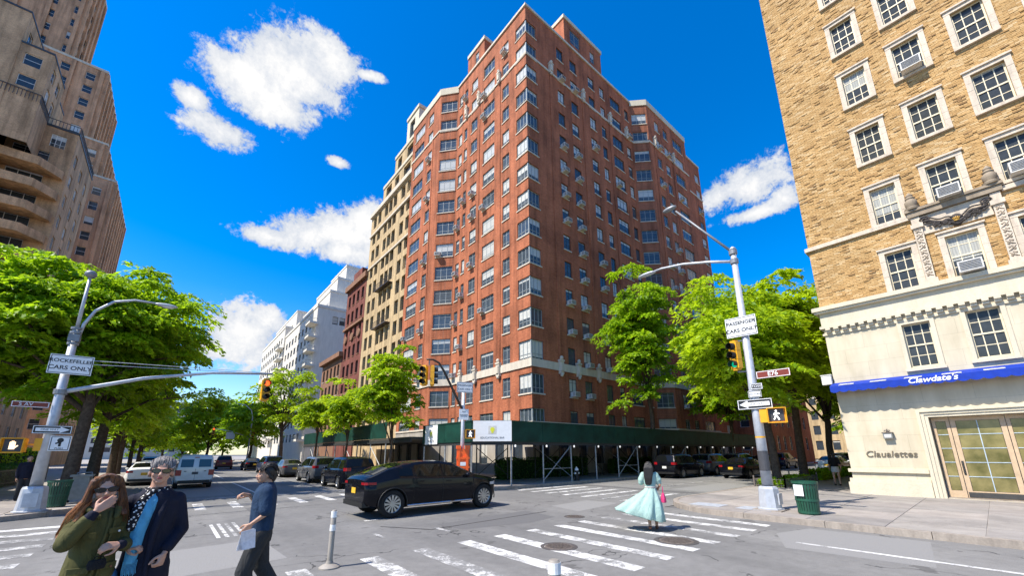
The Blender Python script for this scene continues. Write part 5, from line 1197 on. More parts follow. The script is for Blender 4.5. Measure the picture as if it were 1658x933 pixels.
b = MB(); b.lathe([(.13, -.1), (.17, -.08), (.17, .08), (.13, .1)], 14, (0, 0, 3.85)); b.build('mast_collar', 'pole_dark', LP)
b = MB(); b.tube([(5.95, 0, 5.22), (5.95, 0, 4.95)], .025, 6); b.build('hanger', 'pole_dark', LP)
signal_head('traffic light showing red, hanging from the long mast arm at left', (2.86, 20.11, 4.62), R(12), 'red')
s = sign('road_sign', 'white cars-only sign high on the left street lamp', (-2.98, 19.93, 4.92), 0, 1.04, .66)
lettering('ROCKEFELLER', .165, 'sign_black', s, (0, -.0115, .12), TX, extrude=.001, bold=.003); lettering('CARS ONLY', .19, 'sign_black', s, (0, -.0115, -.12), TX, extrude=.001, bold=.003)
s = sign('street_name_sign', 'brown street name sign on the left street lamp', (-3.65, 20.0, 3.52), R(4), .82, .2, 'sign_brown', 'sign_white', inset=.012); lettering('5 AV', .15, 'sign_white', s, (-.1, -.0125, 0), TX, extrude=.001)
s = sign('one_way_sign', 'black one-way sign with white right arrow on the left lamp', (-3.02, 19.92, 2.72), R(3), .88, .27, 'sign_black', 'sign_white', inset=.012); arrow(s, .84, .27, False); lettering('ONE WAY', .085, 'sign_black', s, (-.06, -.0135, 0), TX, extrude=.0005)
s = sign('crossing_sign', 'square white pedestrian sign below the one-way sign at left', (-2.78, 19.92, 2.28), R(2), .48, .48, 'sign_white', 'sign_black')
m = MB(); y = -.013; m.lathe([(.001, y), (.075, y), (.075, y+.004)], 14, (0, 0, .1), 'Y'); m.box(-.03, .03, y, y+.004, -.1, .06); m.obox((-.05, y+.002, .02), (.05, 0, .03), (0, .002, 0), (-.012, 0, .02)); m.build('pictogram', 'sign_black', s); lettering('PUSH', .08, 'sign_black', s, (0, -.0125, -.165), TX, extrude=.0005)
ped_signal('pedestrian signal with lit hand on the left street lamp', (-3.78, 19.98, 2.22), R(-8), 'hand')
b = MB(); b.box(-.5, .28, -.03, .03, -.03, .03); b.box(-.12, .12, -.1, .1, -.2, .2); o = b.build('signal_bracket', 'signal_yellow', LP, (-.15, -.0, 2.1))

RP = thing('street_lamp', 'grey street lamp on the right corner with long lamp arms', 'street lamp', (14.27, 4.73, .15))
post_base(RP, .92, .7)
MB().tube([(0, 0, .6), (0, 0, 3.0), (0, 0, 8.75)], [.15, .135, .085], 16).build('pole', 'pole_grey', RP, smooth=True)
ra = [(0, 0, 8.25), (0, .8, 8.55), (0, 1.8, 8.85), (0, 2.7, 9.0), (0, 3.0, 9.0)]
MB().tube(ra, [.05, .048, .045, .04, .04], 10).build('lamp_arm', 'pole_grey', RP, smooth=True)
MB().ellipsoid((0, 3.35, 8.98), (.13, .42, .075), 16, 8).build('lamp_head', 'pole_grey', RP, smooth=True)
MB().tube([(0, 0, 8.6), (0, 1.0, 10.0), (0, 1.85, 11.2)], [.045, .04, .035], 10).build('upper_arm', 'pole_dark', RP, smooth=True)
MB().ellipsoid((0, 2.1, 11.42), (.11, .3, .1), 14, 8).build('lamp_head', 'pole_dark', RP, smooth=True)
b = MB()
for z in (8.25, 8.6): b.lathe([(.09, -.09), (.13, -.08), (.13, .08), (.09, .09)], 14, (0, 0, z))
b.build('clamp', 'pole_dark', RP)
b = MB(); b.lathe([(.1, 0), (.1, .03), (.03, .1), (.001, .11)], 12, (0, 0, 8.72)); b.build('finial', 'pole_grey', RP, smooth=True)
MB().lathe([(.147, 1.15), (.149, 1.15), (.147, 1.75), (.145, 1.75)], 16).build('notice', 'letter_grey', RP)
b = MB(); b.lathe([(.139, 0), (.142, .0), (.1415, .05), (.138, .05)], 16, (0, 0, 2.15)); b.build('band', 'signal_yellow', RP)
W90 = R(-90)
s = sign('road_sign', 'white cars-only sign high on the right street lamp', (14.11, 4.77, 5.98), R(-84), .92, .68)
lettering('PASSENGER', .165, 'sign_black', s, (0, -.0115, .13), TX, extrude=.001, bold=.004); lettering('CARS ONLY', .175, 'sign_black', s, (0, -.0115, -.13), TX, extrude=.001, bold=.004)
signal_head('traffic light showing green on the right street lamp', (14.0, 5.02, 5.0), R(-112), 'green')
MB().tube([(-.27, .29, 5.35), (0, 0, 5.35)], .025, 6).build('signal_bracket', 'pole_dark', RP); MB().tube([(-.27, .29, 4.3), (0, 0, 4.3)], .025, 6).build('signal_bracket', 'pole_dark', RP)
s = sign('street_name_sign', 'brown street name sign reading E76 on the right lamp', (14.17, 4.08, 4.27), R(-86), .92, .24, 'sign_brown', 'sign_white', inset=.01); lettering('E76', .19, 'sign_white', s, (-.0, -.0125, 0), TX, extrude=.001, bold=.003)
s = sign('small_sign', 'small dark plate under the brown street name sign', (14.13, 4.58, 3.92), R(-80), .34, .2, 'letter_grey', 'sign_white', inset=.01); lettering('TOW', .11, 'sign_white', s, (0, -.0125, 0), TX, extrude=.001)
s = sign('small_sign', 'small white plate just above the left-pointing one-way sign', (14.13, 4.66, 3.68), R(-80), .36, .22, 'sign_white', 'sign_black', inset=.01); lettering('NO TURN', .075, 'sign_black', s, (0, -.0125, 0), TX, extrude=.001)
s = sign('one_way_sign', 'black one-way sign with white left arrow on the right lamp', (14.11, 4.70, 3.36), R(-84), .98, .32, 'sign_black', 'sign_white', inset=.012); arrow(s, .94, .32, True); lettering('ONE WAY', .1, 'sign_black', s, (.06, -.0135, 0), TX, extrude=.0005)
ped_signal('yellow pedestrian signal with white walking figure on the right lamp', (14.2, 4.17, 2.98), R(-66), 'walk')
b = MB(); b.box(-.03, .03, -.45, -.1, .1, .16); b.box(-.03, .03, -.45, -.1, -.16, -.1); b.box(-.14, .12, -.36, -.12, -.2, .2); b.build('signal_bracket', 'signal_yellow', RP, (0, 0, 2.82))

MP = thing('signal_pole', 'slim grey signal pole in front of the scaffold corner', 'signal pole', (11.6, 17.75, .14))
MB().tube([(0, 0, 0), (0, 0, 5.25)], [.11, .09], 14).build('pole', 'pole_grey', MP, smooth=True); b = MB(); b.lathe([(.09, 0), (.09, .04), (.02, .16), (.001, .17)], 10, (0, 0, 5.25)); b.build('finial', 'pole_dark', MP)
MB().tube([(0, 0, 3.9), (-.5, .0, 4.7), (-1.2, 0, 5.85), (-1.55, 0, 6.3), (-1.9, 0, 6.42), (-2.25, 0, 6.38)], [.07, .065, .06, .055, .05, .045], 10).build('mast_arm', 'frame_bronze', MP, smooth=True)
MB().tube([(-2.1, 0, 6.38), (-2.1, 0, 6.1)], .03, 6).build('hanger', 'pole_dark', MP)
signal_head('yellow traffic light on the slim pole facing left', (9.28, 17.8, 5.68), R(-62), None, 'twin heads on the slim pole', s=1.05)
signal_head('yellow traffic light on the slim pole facing right', (9.62, 17.6, 5.68), R(58), None, 'twin heads on the slim pole', s=1.05)
s = sign('road_sign', 'small white cars-only sign on the slim signal pole', (11.55, 17.55, 5.28), R(-22), .86, .56); lettering('PASSENGER', .14, 'sign_black', s, (0, -.0115, .1), TX, extrude=.001); lettering('CARS ONLY', .14, 'sign_black', s, (0, -.0115, -.1), TX, extrude=.001)
s = sign('notice_sign', 'white notice lower down on the slim signal pole', (11.55, 17.6, 3.85), R(-22), .5, .56, 'sign_white', None); lettering('NO', .12, 'sign_black', s, (0, -.0115, .14), TX, extrude=.001); lettering('STANDING\nANYTIME', .085, 'sign_black', s, (0, -.0115, -.06), TX, extrude=.001)
ped_signal('dark pedestrian signal box on the slim signal pole', (11.95, 17.55, 2.86), R(-30), 'hand' if False else 'walk')
OB = thing('plastic_barrier', 'upright orange plastic barrier strapped around the slim signal pole', 'barrier', (11.55, 17.6, .14), R(-30))
b = MB(); b.prism([(-.36, -.22), (.36, -.22), (.4, -.1), (.4, .12), (.36, .22), (-.36, .22), (-.4, .12), (-.4, -.1)], 0, .25); b.prism([(-.31, -.17), (.31, -.17), (.31, .17), (-.31, .17)], .25, 1.95); b.prism([(-.35, -.2), (-.12, -.2), (-.12, .2), (-.35, .2)], 1.95, 2.12); b.prism([(.12, -.2), (.35, -.2), (.35, .2), (.12, .2)], 1.95, 2.12)
b.build('body', 'orange_plastic', OB)
b = MB()
for z in (.55, 1.0, 1.45): b.box(-.33, .33, -.205, -.172, z, z+.1); b.box(-.33, .33, .172, .205, z, z+.1)
for x in (-.2, .2): b.box(x-.05, x+.05, -.21, -.172, .3, 1.85)
b.build('ribs', 'orange_plastic', OB)
b = MB(); b.box(-.14, .14, -.215, -.206, 1.12, 1.3); b.obox((0, -.21, .85), (.12, 0, .05), (0, .004, 0), (-.02, 0, .05)); b.build('sticker', 'tape_white', OB)
# far signal down the avenue
FP_ = thing('signal_pole', 'thin street lamp with signal arm far down the avenue', 'street lamp', (9.6, 76, .14))
MB().tube([(0, 0, 0), (0, 0, 7.4), (-.3, 0, 8.6), (-1.2, 0, 9.4), (-2.6, 0, 9.6)], [.12, .09, .07, .06, .05], 8).build('pole', 'pole_grey', FP_, smooth=True)
MB().tube([(0, 0, 4.3), (-2.5, 0, 5.2), (-5, 0, 5.6)], [.07, .06, .05], 8).build('mast_arm', 'pole_grey', FP_, smooth=True)
signal_head('small traffic light on the far signal arm', (4.8, 75.9, 5.3), 0, 'red', s=1.1); signal_head('small traffic light on the far signal pole itself', (9.9, 75.7, 4.6), 0, None, s=1.1)
s = sign('road_sign', 'tiny pale sign on the far signal arm', (7.0, 75.8, 4.7), 0, 1.1, 1.0, 'ac_white', None)

# litter bins, bollards, hydrant
def basket(label, loc, rz=0, grp=None, mat='can_green', r=.30, h=.86):
    t = thing('litter_bin', label, 'litter bin', loc, rz, grp); n = 26; sl = MB().box(-.018, .018, -.006, .006, 0, 1)
    for k in range(n):
        a = 2*math.pi*k/n; m = MB(); r0, r1 = r*.82, r
        m.obox(((r0+r1)/2*math.cos(a), (r0+r1)/2*math.sin(a), h/2), (-.024*math.sin(a), .024*math.cos(a), 0), (.005*math.cos(a), .005*math.sin(a), 0), ((r1-r0)/2*math.cos(a), (r1-r0)/2*math.sin(a), h/2)); m.build('slat', mat, t)
    b = MB()
    for (rr, z) in ((r*1.01, h), (r*.9, h*.45), (r*.83, .06)):
        b.lathe([(rr-.015, -.03), (rr+.018, -.03), (rr+.018, .03), (rr-.015, .03), (rr-.015, -.03)], 26, (0, 0, z))
    b.build('hoop', mat, t); MB().lathe([(.001, .07), (r*.8, .07), (r*.95, h*.8), (r*.93, h*.8), (.001, h*.62)], 20).build('liner', 'trim_black', t); return t
lb = basket('green slatted litter bin on the right pavement beside the street lamp', (14.12, 3.72, .155))
b = MB(); b.box(-.003, .003, -.12, .12, 0, .3); b.build('label_plate', 'sign_white', lb, (-.31, .09, .5), R(-12))
basket('green litter bin behind the base of the left street lamp', (-2.75, 21.5, .155), 0, None, 'can_green', .3, .85)
TC = thing('wheeled_cart', 'grey wheeled refuse cart next to the left litter bin', 'cart', (-2.35, 22.6, .155))
b = MB(); b.prism([(-.22, -.25), (.22, -.25), (.26, .28), (-.26, .28)], .12, .95); b.build('tub', 'can_grey', TC); MB().box(-.3, .3, -.3, .34, .95, 1.02).build('lid', 'can_grey', TC); MB().tube([(-.2, .3, .95), (-.2, .42, 1.08), (.2, .42, 1.08), (.2, .3, .95)], .02, 6).build('handle', 'pole_dark', TC)
for s_ in (-1, 1): MB().lathe([(.001, -.03), (.11, -.03), (.11, .03), (.001, .03)], 14, (s_*.27, .22, .11), 'X').build('wheel', 'tyre', TC)
def bollard(label, loc, h, r=.045):
    t = thing('bollard', label, 'bollard', loc); b = MB(); b.lathe([(.17, 0), (.17, .02), (.12, .05), (r*1.4, .07), (r*1.1, .12)], 16); b.build('base', 'bollard_grey', t, smooth=True, angle=40)
    b = MB(); b.lathe([(r, .1), (r, h-.02), (r*.7, h), (.001, h+.003)], 14); b.build('post', 'bollard_grey', t, smooth=True, angle=40)
    for z in (h-.12, h-.34): MB().lathe([(r+.003, z), (r+.003, z+.1), (r, z+.1)], 14).build('reflective_band', 'tape_white', t)
bollard('thin weathered bollard on the crosswalk left of centre', (2.39, 7.7, 0), .93); bollard('short white-topped bollard cut off by the bottom edge', (2.97, 2.91, 0), .9, .06)
HY = thing('fire_hydrant', 'black and white fire hydrant at the kerb under the scaffold', 'fire hydrant', (19.9, 17.3, .15))
b = MB(); b.lathe([(.17, 0), (.17, .06), (.12, .07), (.11, .55), (.14, .56), (.14, .6), (.12, .62)], 16); b.build('barrel', 'signal_black', HY, smooth=True, angle=35)
b = MB(); b.lathe([(.13, .62), (.12, .70), (.07, .78), (.03, .8), (.03, .86), (.001, .86)], 16); b.build('bonnet', 'tape_white', HY, smooth=True, angle=35)
for s_ in (-1, 1): MB().lathe([(.06, .1), (.06, .2), (.001, .2)] if s_ > 0 else [(.06, -.1), (.06, -.2), (.001, -.2)], 10, (0, 0, .45), 'X').build('nozzle', 'tape_white', HY)

# ------------------------------------------------------------------ vehicles (local +X is the front)
def wheel_meshes(r, w, spokes, key, cache={}):
    k = (round(r, 3), w, spokes)
    if k in cache: return cache[k]
    t = MB(); t.lathe([(r*.66, -w/2), (r*.93, -w/2), (r, -w/2+.03), (r, w/2-.03), (r*.93, w/2), (r*.66, w/2), (r*.66, -w/2)], 32, (0, 0, 0), 'Y')
    for q in range(40):
        a = 2*math.pi*q/40; t.obox((r*math.cos(a), 0, r*math.sin(a)), (-.008*math.sin(a), 0, .008*math.cos(a)), (0, w*.36, 0), (.004*math.cos(a), 0, .004*math.sin(a)))
    m = MB(); y = -w/2+.012     # outer side is -Y
    m.lathe([(r*.68, y), (r*.64, y-.008), (r*.60, y+.01), (r*.58, y+.1)], 32, (0, 0, 0), 'Y')
    m.lathe([(.001, y+.0), (r*.13, y), (r*.15, y+.03)], 20, (0, 0, 0), 'Y')
    for q in range(spokes):
        a = 2*math.pi*q/spokes; ca, sa = math.cos(a), math.sin(a); wd0, wd1 = r*.035, r*.085
        p = lambda rr, tt, yy: (rr*ca-tt*sa, yy, rr*sa+tt*ca)
        m.quad(p(r*.12, -wd0, y), p(r*.61, -wd1, y-.004), p(r*.61, wd1, y-.004), p(r*.12, wd0, y)); m.quad(p(r*.12, wd0, y), p(r*.61, wd1, y-.004), p(r*.61, wd1, y+.05), p(r*.12, wd0, y+.05)); m.quad(p(r*.12, -wd0, y+.05), p(r*.61, -wd1, y+.05), p(r*.61, -wd1, y-.004), p(r*.12, -wd0, y))
    d = MB(); d.lathe([(.001, y+.07), (r*.6, y+.07)], 24, (0, 0, 0), 'Y')
    cache[k] = (t.mesh('tyre', 'tyre', True, 40), m.mesh('rim', 'rim'), d.mesh('brake_disc', 'trim_black')); return cache[k]

BODY = {}
def make_car(name, label, loc, rz, spec, paint, cat='car', group=None, plate='plate_yellow', glass='car_glass', scale=1.0):
    """spec: L, W, wheel r, axle xs, ctrl points for top line, belt, and window ranges"""
    t = thing(name, label, cat, loc, rz, group); t.scale = (scale,)*3
    L, W = spec['L'], spec['W']/2; xr, xf = -L/2, L/2
    I = lambda pts: (lambda x: float(np.interp(x, [p[0] for p in pts], [p[1] for p in pts])))
    top, belt = I(spec['top']), I(spec['belt'])
    r = spec['r']; roofw = spec.get('roofw', .72); zb0 = spec.get('zb', .24)
    bot = I([(xr, zb0+.20), (xr+.12, zb0+.10), (xr+.5, zb0), (xf-.55, zb0), (xf-.12, zb0+.06), (xf, zb0+.16)])
    wid = I([(xr, .82), (xr+.06, .90), (xr+.3, .965), (xr+.9, 1.0), (xf-1.1, 1.0), (xf-.45, .95), (xf-.12, .84), (xf, .70)] if not spec.get('boxy') else [(xr, .95), (xr+.1, .99), (xr+.5, 1), (xf-.9, 1), (xf-.2, .9), (xf, .78)])
    def sect(x):
        w, zb, zs, zt = W*wid(x), bot(x), belt(x), top(x); zs = min(zs, zt-.02); g_ = max(0.0, min(1.0, (zt-zs)/(spec['gh'])))
        yr = w*(.97-(.97-roofw)*g_)-.0
        pts = [(0, zb-.02), (w*.80, zb-.01), (w*.93, zb+.04), (w*.975, zb+(zs-zb)*.25), (w*1.0, zb+(zs-zb)*.52), (w*1.0, zb+(zs-zb)*.70), (w*.985, zs-.035), (w*.955, zs), (yr+.0, zs+(zt-zs)*.86-.0), (yr*.90, zt-.005), (yr*.55, zt+.018), (0, zt+.025)]
        return pts
    xs = sorted(set(list(np.linspace(xr, xf, 46)) + [p[0] for p in spec['top']] + [xr+.03, xf-.03]))
    mb = MB(); rings = []
    for x in xs:
        s = sect(x); ring = [(x, y, z) for y, z in s] + [(x, -y, z) for y, z in s[-2:0:-1]]; rings.append(len(mb.v)); mb.v += ring; nr = len(ring)
    for i in range(len(xs)-1):
        for k in range(nr):
            a, b = rings[i]+k, rings[i]+(k+1) % nr; mb.f.append((a, b, b+nr, a+nr)); mb.mi.append(0)
    mb.f.append(tuple(rings[0]+k for k in reversed(range(nr)))); mb.mi.append(0); mb.f.append(tuple(rings[-1]+k for k in range(nr))); mb.mi.append(0)
    if id(spec) not in BODY:
        body = mb.build('body', [paint, 'trim_black'], None)
        # cut the wheel arches
        bmm = bmesh.new(); bmm.from_mesh(body.data); bmesh.ops.recalc_face_normals(bmm, faces=bmm.faces); bmm.to_mesh(body.data); bmm.free()
        cut = MB(); r = spec['r']
        for ax in spec['axles']:
            for s in (-1, 1):
                y0, y1 = sorted((s*(W-.30), s*(W+.2)))
                cut.lathe([(.0005, y0), (r*1.13, y0), (r*1.13, y1), (.0005, y1)], 28, (ax, 0, r), 'Y', 1)
        cme = cut.mesh('cut', ['trim_black', 'trim_black']); bmm = bmesh.new(); bmm.from_mesh(cme); bmesh.ops.remove_doubles(bmm, verts=bmm.verts, dist=.002); bmesh.ops.recalc_face_normals(bmm, faces=bmm.faces); bmm.to_mesh(cme); bmm.free()
        co = link('cut', cme); md = body.modifiers.new('b', 'BOOLEAN'); md.operation = 'DIFFERENCE'; md.object = co; md.solver = 'EXACT'
        bpy.context.view_layer.update(); nm = bpy.data.meshes.new_from_object(body.evaluated_get(bpy.context.evaluated_depsgraph_get()))
        body.modifiers.clear(); body.data = nm; nm.name = 'body'; bpy.data.objects.remove(co)
        nm.polygons.foreach_set('use_smooth', [True]*len(nm.polygons)); nm.set_sharp_from_angle(angle=R(32)); bpy.data.objects.remove(body); BODY[id(spec)] = nm
    nm = BODY[id(spec)].copy(); nm.materials[0] = MATS[paint]; link('body', nm, t)
    # arch lips
    for ax in spec['axles']:
        for s in (-1, 1):
            m = MB(); pts = []
            for q in range(19):
                a = R(-12+204*q/18); pts.append((ax+r*1.14*math.cos(a), s*(W*wid(ax)-.002+.006), r+r*1.14*math.sin(a)))
            m.tube(pts, .018, 6); m.build('wheel_arch', spec.get('lip', paint), t, smooth=True)
    # wheels
    tm, rm, dm = wheel_meshes(r, .235, spec.get('spokes', 10), name)
    for ax in spec['axles']:
        for s in (-1, 1):
            w = link('wheel', None, t, (ax, s*(W*.985-.125), r), 0 if s < 0 else R(180)); link('tyre', tm, w); link('rim', rm, w); link('brake_disc', dm, w)
    # side glass, a sheet 5 mm off the body between belt and roof edge
    for (xa, xb, ta, tb) in spec['sidewin']:
        for s in (-1, 1):
            m = MB(); n = 12; cols = []
            for i in range(n+1):
                x = xa+(xb-xa)*i/n; sc = sect(x); (y0, z0), (y1, z1) = sc[7], sc[8]
                col = []
                for j in range(5):
                    tt = ta+(tb-ta)*j/4; col.append((x, s*(y0+(y1-y0)*tt+.006), z0+(z1-z0)*tt+.004))
                cols.append(col)
            for i in range(n):
                for j in range(4):
                    q = (cols[i][j], cols[i+1][j], cols[i+1][j+1], cols[i][j+1]); m.quad(*(q if s < 0 else q[::-1]))
            m.build('side_window', glass, t, smooth=True)
    # windscreen and rear glass follow the top line
    for nm_, (xa, xb) in spec['glass'].items():
        m = MB(); n = 10; cols = []
        for i in range(n+1):
            x = xa+(xb-xa)*i/n; sc = sect(x); e = 1e-2; sl_ = (top(x+e)-top(x-e))/(2*e); nx, nz = -sl_/math.hypot(1, sl_), 1/math.hypot(1, sl_)
            yr = sc[9][0]*.97; cols.append([(x+nx*.012, yr*(2*j/8-1), sc[11][1]-(.03)*abs(2*j/8-1)**3+nz*.012) for j in range(9)])
        for i in range(n):
            for j in range(8): m.quad(cols[i][j], cols[i+1][j], cols[i+1][j+1], cols[i][j+1])
        m.build(nm_, glass, t, smooth=True)
    # door seams and sill trim
    for x in spec['seams']:
        for s in (-1, 1):
            sc = sect(x); m = MB(); m.tube([(x, s*(y+.0015), z) for y, z in sc[2:8]], .006, 4); m.build('door_seam', 'trim_black', t)
    for s in (-1, 1):
        m = MB(); a0, a1 = spec['axles'][0]+r*1.2, spec['axles'][1]-r*1.2
        m.tube([(a0, s*W*.95, zb0+.05), (a1, s*W*.95, zb0+.05)], .03, 6); m.build('sill_trim', spec.get('sill', 'trim_black'), t)
        for x in spec.get('handles', []): m = MB(); sc = sect(x); m.box(x-.1, x+.1, s*(sc[6][0]+.012)-.012, s*(sc[6][0]+.012)+.012, sc[6][1]-.09, sc[6][1]-.06); m.build('door_handle', spec.get('hmat', paint), t)
        xm = spec['mirror']; sc = sect(xm); m = MB(); m.ellipsoid((xm, s*(sc[7][0]+.12), sc[7][1]+.08), (.09, .11, .075), 12, 8); m.box(xm-.03, xm+.03, s*(sc[7][0]+.04)-.06, s*(sc[7][0]+.04)+.06, sc[7][1]+.0, sc[7][1]+.04); m.build('mirror', paint, t, smooth=True)
        # lamps wrapped on the corners
        for nm_, x0, dx, zc, hh, mt, ln in (('tail_light', xr, 1, spec['tail'][0], spec['tail'][1], 'tail_red', spec['tail'][2]), ('headlight', xf, -1, spec['head'][0], spec['head'][1], 'head_clear', .38)):
            m = MB(); pts = [(x0-dx*.012, W*wid(x0)*.72)]
            for q in range(6): x = x0+dx*ln*q/5; pts.append((x-dx*(.012 if q == 0 else .0), W*wid(x)+.004))
            for q in range(len(pts)-1):
                (xa, ya), (xb, yb) = pts[q], pts[q+1]; q4 = ((xa, s*ya, zc-hh/2), (xb, s*yb, zc-hh/2), (xb, s*yb, zc+hh/2), (xa, s*ya, zc+hh/2)); m.quad(*q4)
            m.build(nm_, mt, t)
    pz = spec.get('platez', .75); m = MB(); m.box(xr-.02, xr-.008, -.16, .16, pz-.08, pz+.08); m.build('licence_plate', plate, t)
    m = MB(); m.box(xr-.03, xr+.15, -W*.8, W*.8, zb0+.08, zb0+.22); m.build('rear_bumper', 'trim_black', t); m = MB(); m.box(xf-.15, xf+.012, -W*.62, W*.62, zb0+.1, zb0+.26); m.build('front_bumper', 'trim_black', t)
    return t
SUVC = dict(L=4.95, W=1.96, r=.405, lip='trim_black', axles=(-1.63, 1.80), gh=.52, roofw=.72, zb=.27, top=[(-2.475, .95), (-2.45, 1.10), (-2.36, 1.19), (-1.75, 1.44), (-1.2, 1.57), (-.5, 1.635), (.1, 1.63), (.58, 1.56), (1.45, 1.17), (1.9, 1.09), (2.3, 1.0), (2.44, .86), (2.475, .72)], belt=[(-2.475, 1.0), (-1.5, 1.17), (0, 1.11), (1.3, 1.08), (2.475, .9)],
    sidewin=[(-1.45, -.98, .12, .8), (-.9, .08, .1, .95), (.13, 1.2, .1, .95)], glass=dict(rear_window=(-2.2, -1.3), windscreen=(.62, 1.40)), seams=[-.94, .1, 1.22], handles=[-.7, .32], mirror=1.02, tail=(1.02, .07, .30), head=(.82, .10), spokes=12, sill='chrome', platez=.80)
SUVB = dict(L=4.7, W=1.86, r=.36, axles=(-1.38, 1.42), gh=.6, roofw=.76, top=[(-2.35, .9), (-2.32, 1.12), (-2.05, 1.60), (-1.8, 1.66), (-.5, 1.70), (.35, 1.66), (1.1, 1.12), (1.9, 1.02), (2.25, .92), (2.35, .7)], belt=[(-2.35, 1.05), (0, 1.02), (1.1, 1.0), (2.35, .86)],
    sidewin=[(-1.95, -1.2, .1, .92), (-1.1, -.1, .1, .95), (-.04, .85, .1, .95)], glass=dict(rear_window=(-2.29, -2.07), windscreen=(.40, 1.06)), seams=[-1.15, -.07, .95], handles=[-.9, .15], mirror=.72, tail=(1.05, .17, .22), head=(.84, .16), spokes=10, platez=.78)
SEDAN = dict(L=4.75, W=1.82, r=.33, axles=(-1.36, 1.42), gh=.45, roofw=.68, zb=.2, top=[(-2.375, .78), (-2.35, .98), (-1.75, 1.05), (-1.0, 1.36), (-.5, 1.43), (.2, 1.43), (1.05, .99), (1.9, .9), (2.25, .8), (2.375, .62)], belt=[(-2.375, .9), (0, .93), (1.1, .9), (2.375, .74)],
    sidewin=[(-1.25, -.75, .1, .9), (-.68, .05, .1, .94), (.1, .82, .1, .94)], glass=dict(rear_window=(-1.66, -1.04), windscreen=(.26, .99)), seams=[-.71, .07, .98], handles=[-.5, .25], mirror=.70, tail=(.86, .12, .24), head=(.7, .12), spokes=10, platez=.72)
VAN = dict(L=5.4, W=2.0, r=.36, axles=(-1.75, 1.65), gh=.9, roofw=.84, boxy=True, zb=.3, top=[(-2.7, 1.2), (-2.69, 1.35), (-2.60, 1.98), (-2.5, 2.06), (1.0, 2.08), (1.3, 2.0), (1.9, 1.25), (2.5, 1.1), (2.7, .8)], belt=[(-2.7, 1.15), (1.3, 1.15), (2.7, .95)],
    sidewin=[(-2.3, -1.0, .12, .86), (-.85, .3, .12, .86), (.4, 1.45, .12, .86)], glass=dict(windscreen=(1.32, 1.85)), seams=[-.9, .35, 1.5], handles=[-.7, .6], mirror=1.4, tail=(.98, .34, .06), head=(.85, .2), spokes=8, platez=.95)
make_car('sport_utility_car', 'glossy black coupe-shaped sport utility car turning through the junction', (7.02, 12.98, 0), R(0.8), SUVC, 'paint_black')
G1 = 'cars parked along the avenue'
make_car('sport_utility_car', 'black parked sport utility car just left of the turning black car', (8.25, 25.0, 0), R(90), SUVB, 'paint_black', group=G1)
make_car('sport_utility_car', 'dark grey parked sport utility car second from the junction on the avenue', (8.25, 31.2, 0), R(90), SUVB, 'paint_grey', group=G1, plate='plate_white')
make_car('sedan_car', 'dark sedan parked just right of the standing man in the blue t-shirt', (8.2, 40.0, 0), R(90), SEDAN, 'paint_grey', group=G1)
make_car('sport_utility_car', 'dark blue car parked beyond the standing man on the avenue', (8.2, 48.5, 0), R(90), SUVB, 'paint_blue', group=G1)
make_car('sedan_car', 'black car standing farther up the avenue near the far signal', (7.9, 58, 0), R(90), SEDAN, 'paint_black', group=G1)
make_car('sport_utility_car', 'dark maroon car by the far signal pole', (5.9, 66, 0), R(84), SUVB, 'paint_maroon', group=G1)
make_car('sedan_car', 'dark car to the right of the van far up the avenue', (3.4, 72, 0), R(98), SEDAN, 'paint_blue', group=G1)
make_car('sedan_car', 'white car parked at the left kerb beyond the couple', (-.95, 37.2, 0), R(90), SEDAN, 'paint_white', group=G1)
make_car('sedan_car', 'silver car parked at the left kerb behind the white one', (-.95, 44, 0), R(90), SEDAN, 'paint_silver', group=G1)
make_car('sport_utility_car', 'dark car farthest along the left kerb', (-.95, 52, 0), R(90), SUVB, 'paint_grey', group=G1)
v = make_car('delivery_van', 'silver grey van driving away up the avenue behind the couple', (1.35, 32.2, 0), R(90), VAN, 'paint_silver', 'van', glass='van_glass', plate='letter_grey', scale=.9)
for s in (-1, 1):     # rear doors with their own windows
    m = MB(); w0, w1, z0, z1 = .06, .78, 1.32, 1.80
    P = lambda y, z: (-2.72+.0+(z-1.2)*.13-.012, s*y*(1-(z-1.2)*.05), z)
    q = (P(w0+.08, z0), P(w1, z0), P(w1, z1), P(w0+.08, z1)); m.quad(*(q if s < 0 else q[::-1])); m.build('rear_window', 'van_glass', v)
    m = MB(); m.box(-2.73, -2.705, s*.5-.06, s*.5+.06, 1.05, 1.09); m.build('door_handle', 'trim_black', v)
MB().box(-2.716, -2.70, -.008, .008, .5, 1.22).build('door_seam', 'trim_black', v); MB().box(-2.66, -2.6, -.12, .12, 1.9, 1.95).build('brake_light', 'tail_red', v)
G2 = 'cars in the side street'
make_car('sport_utility_car', 'black sport utility car parked by the scaffold right of the woman in the dress', (30.1, 15.75, 0), 0, SUVB, 'paint_black', group=G2, plate='plate_white')
make_car('sport_utility_car', 'dark sport utility car parked nose to tail behind the first one by the scaffold', (35.6, 15.75, 0), 0, SUVB, 'paint_grey', group=G2)
make_car('sedan_car', 'black sedan with yellow plate driving away down the side street', (32.9, 12.3, 0), 0, SEDAN, 'paint_black', group=G2)
make_car('sport_utility_car', 'grey car right behind the street lamp in the side street', (41.2, 15.6, 0), 0, SUVB, 'paint_grey', group=G2)
make_car('sedan_car', 'dark parked car third beyond the lamp by the scaffold', (46.8, 15.6, 0), 0, SEDAN, 'paint_black', group=G2)
make_car('sedan_car', 'silver car parked beside the tree trunks on the right kerb', (45.2, 9.5, 0), 0, SEDAN, 'paint_silver', group=G2)
make_car('sport_utility_car', 'dark car parked on the right kerb beyond the silver one', (51, 9.5, 0), 0, SUVB, 'paint_black', group=G2)
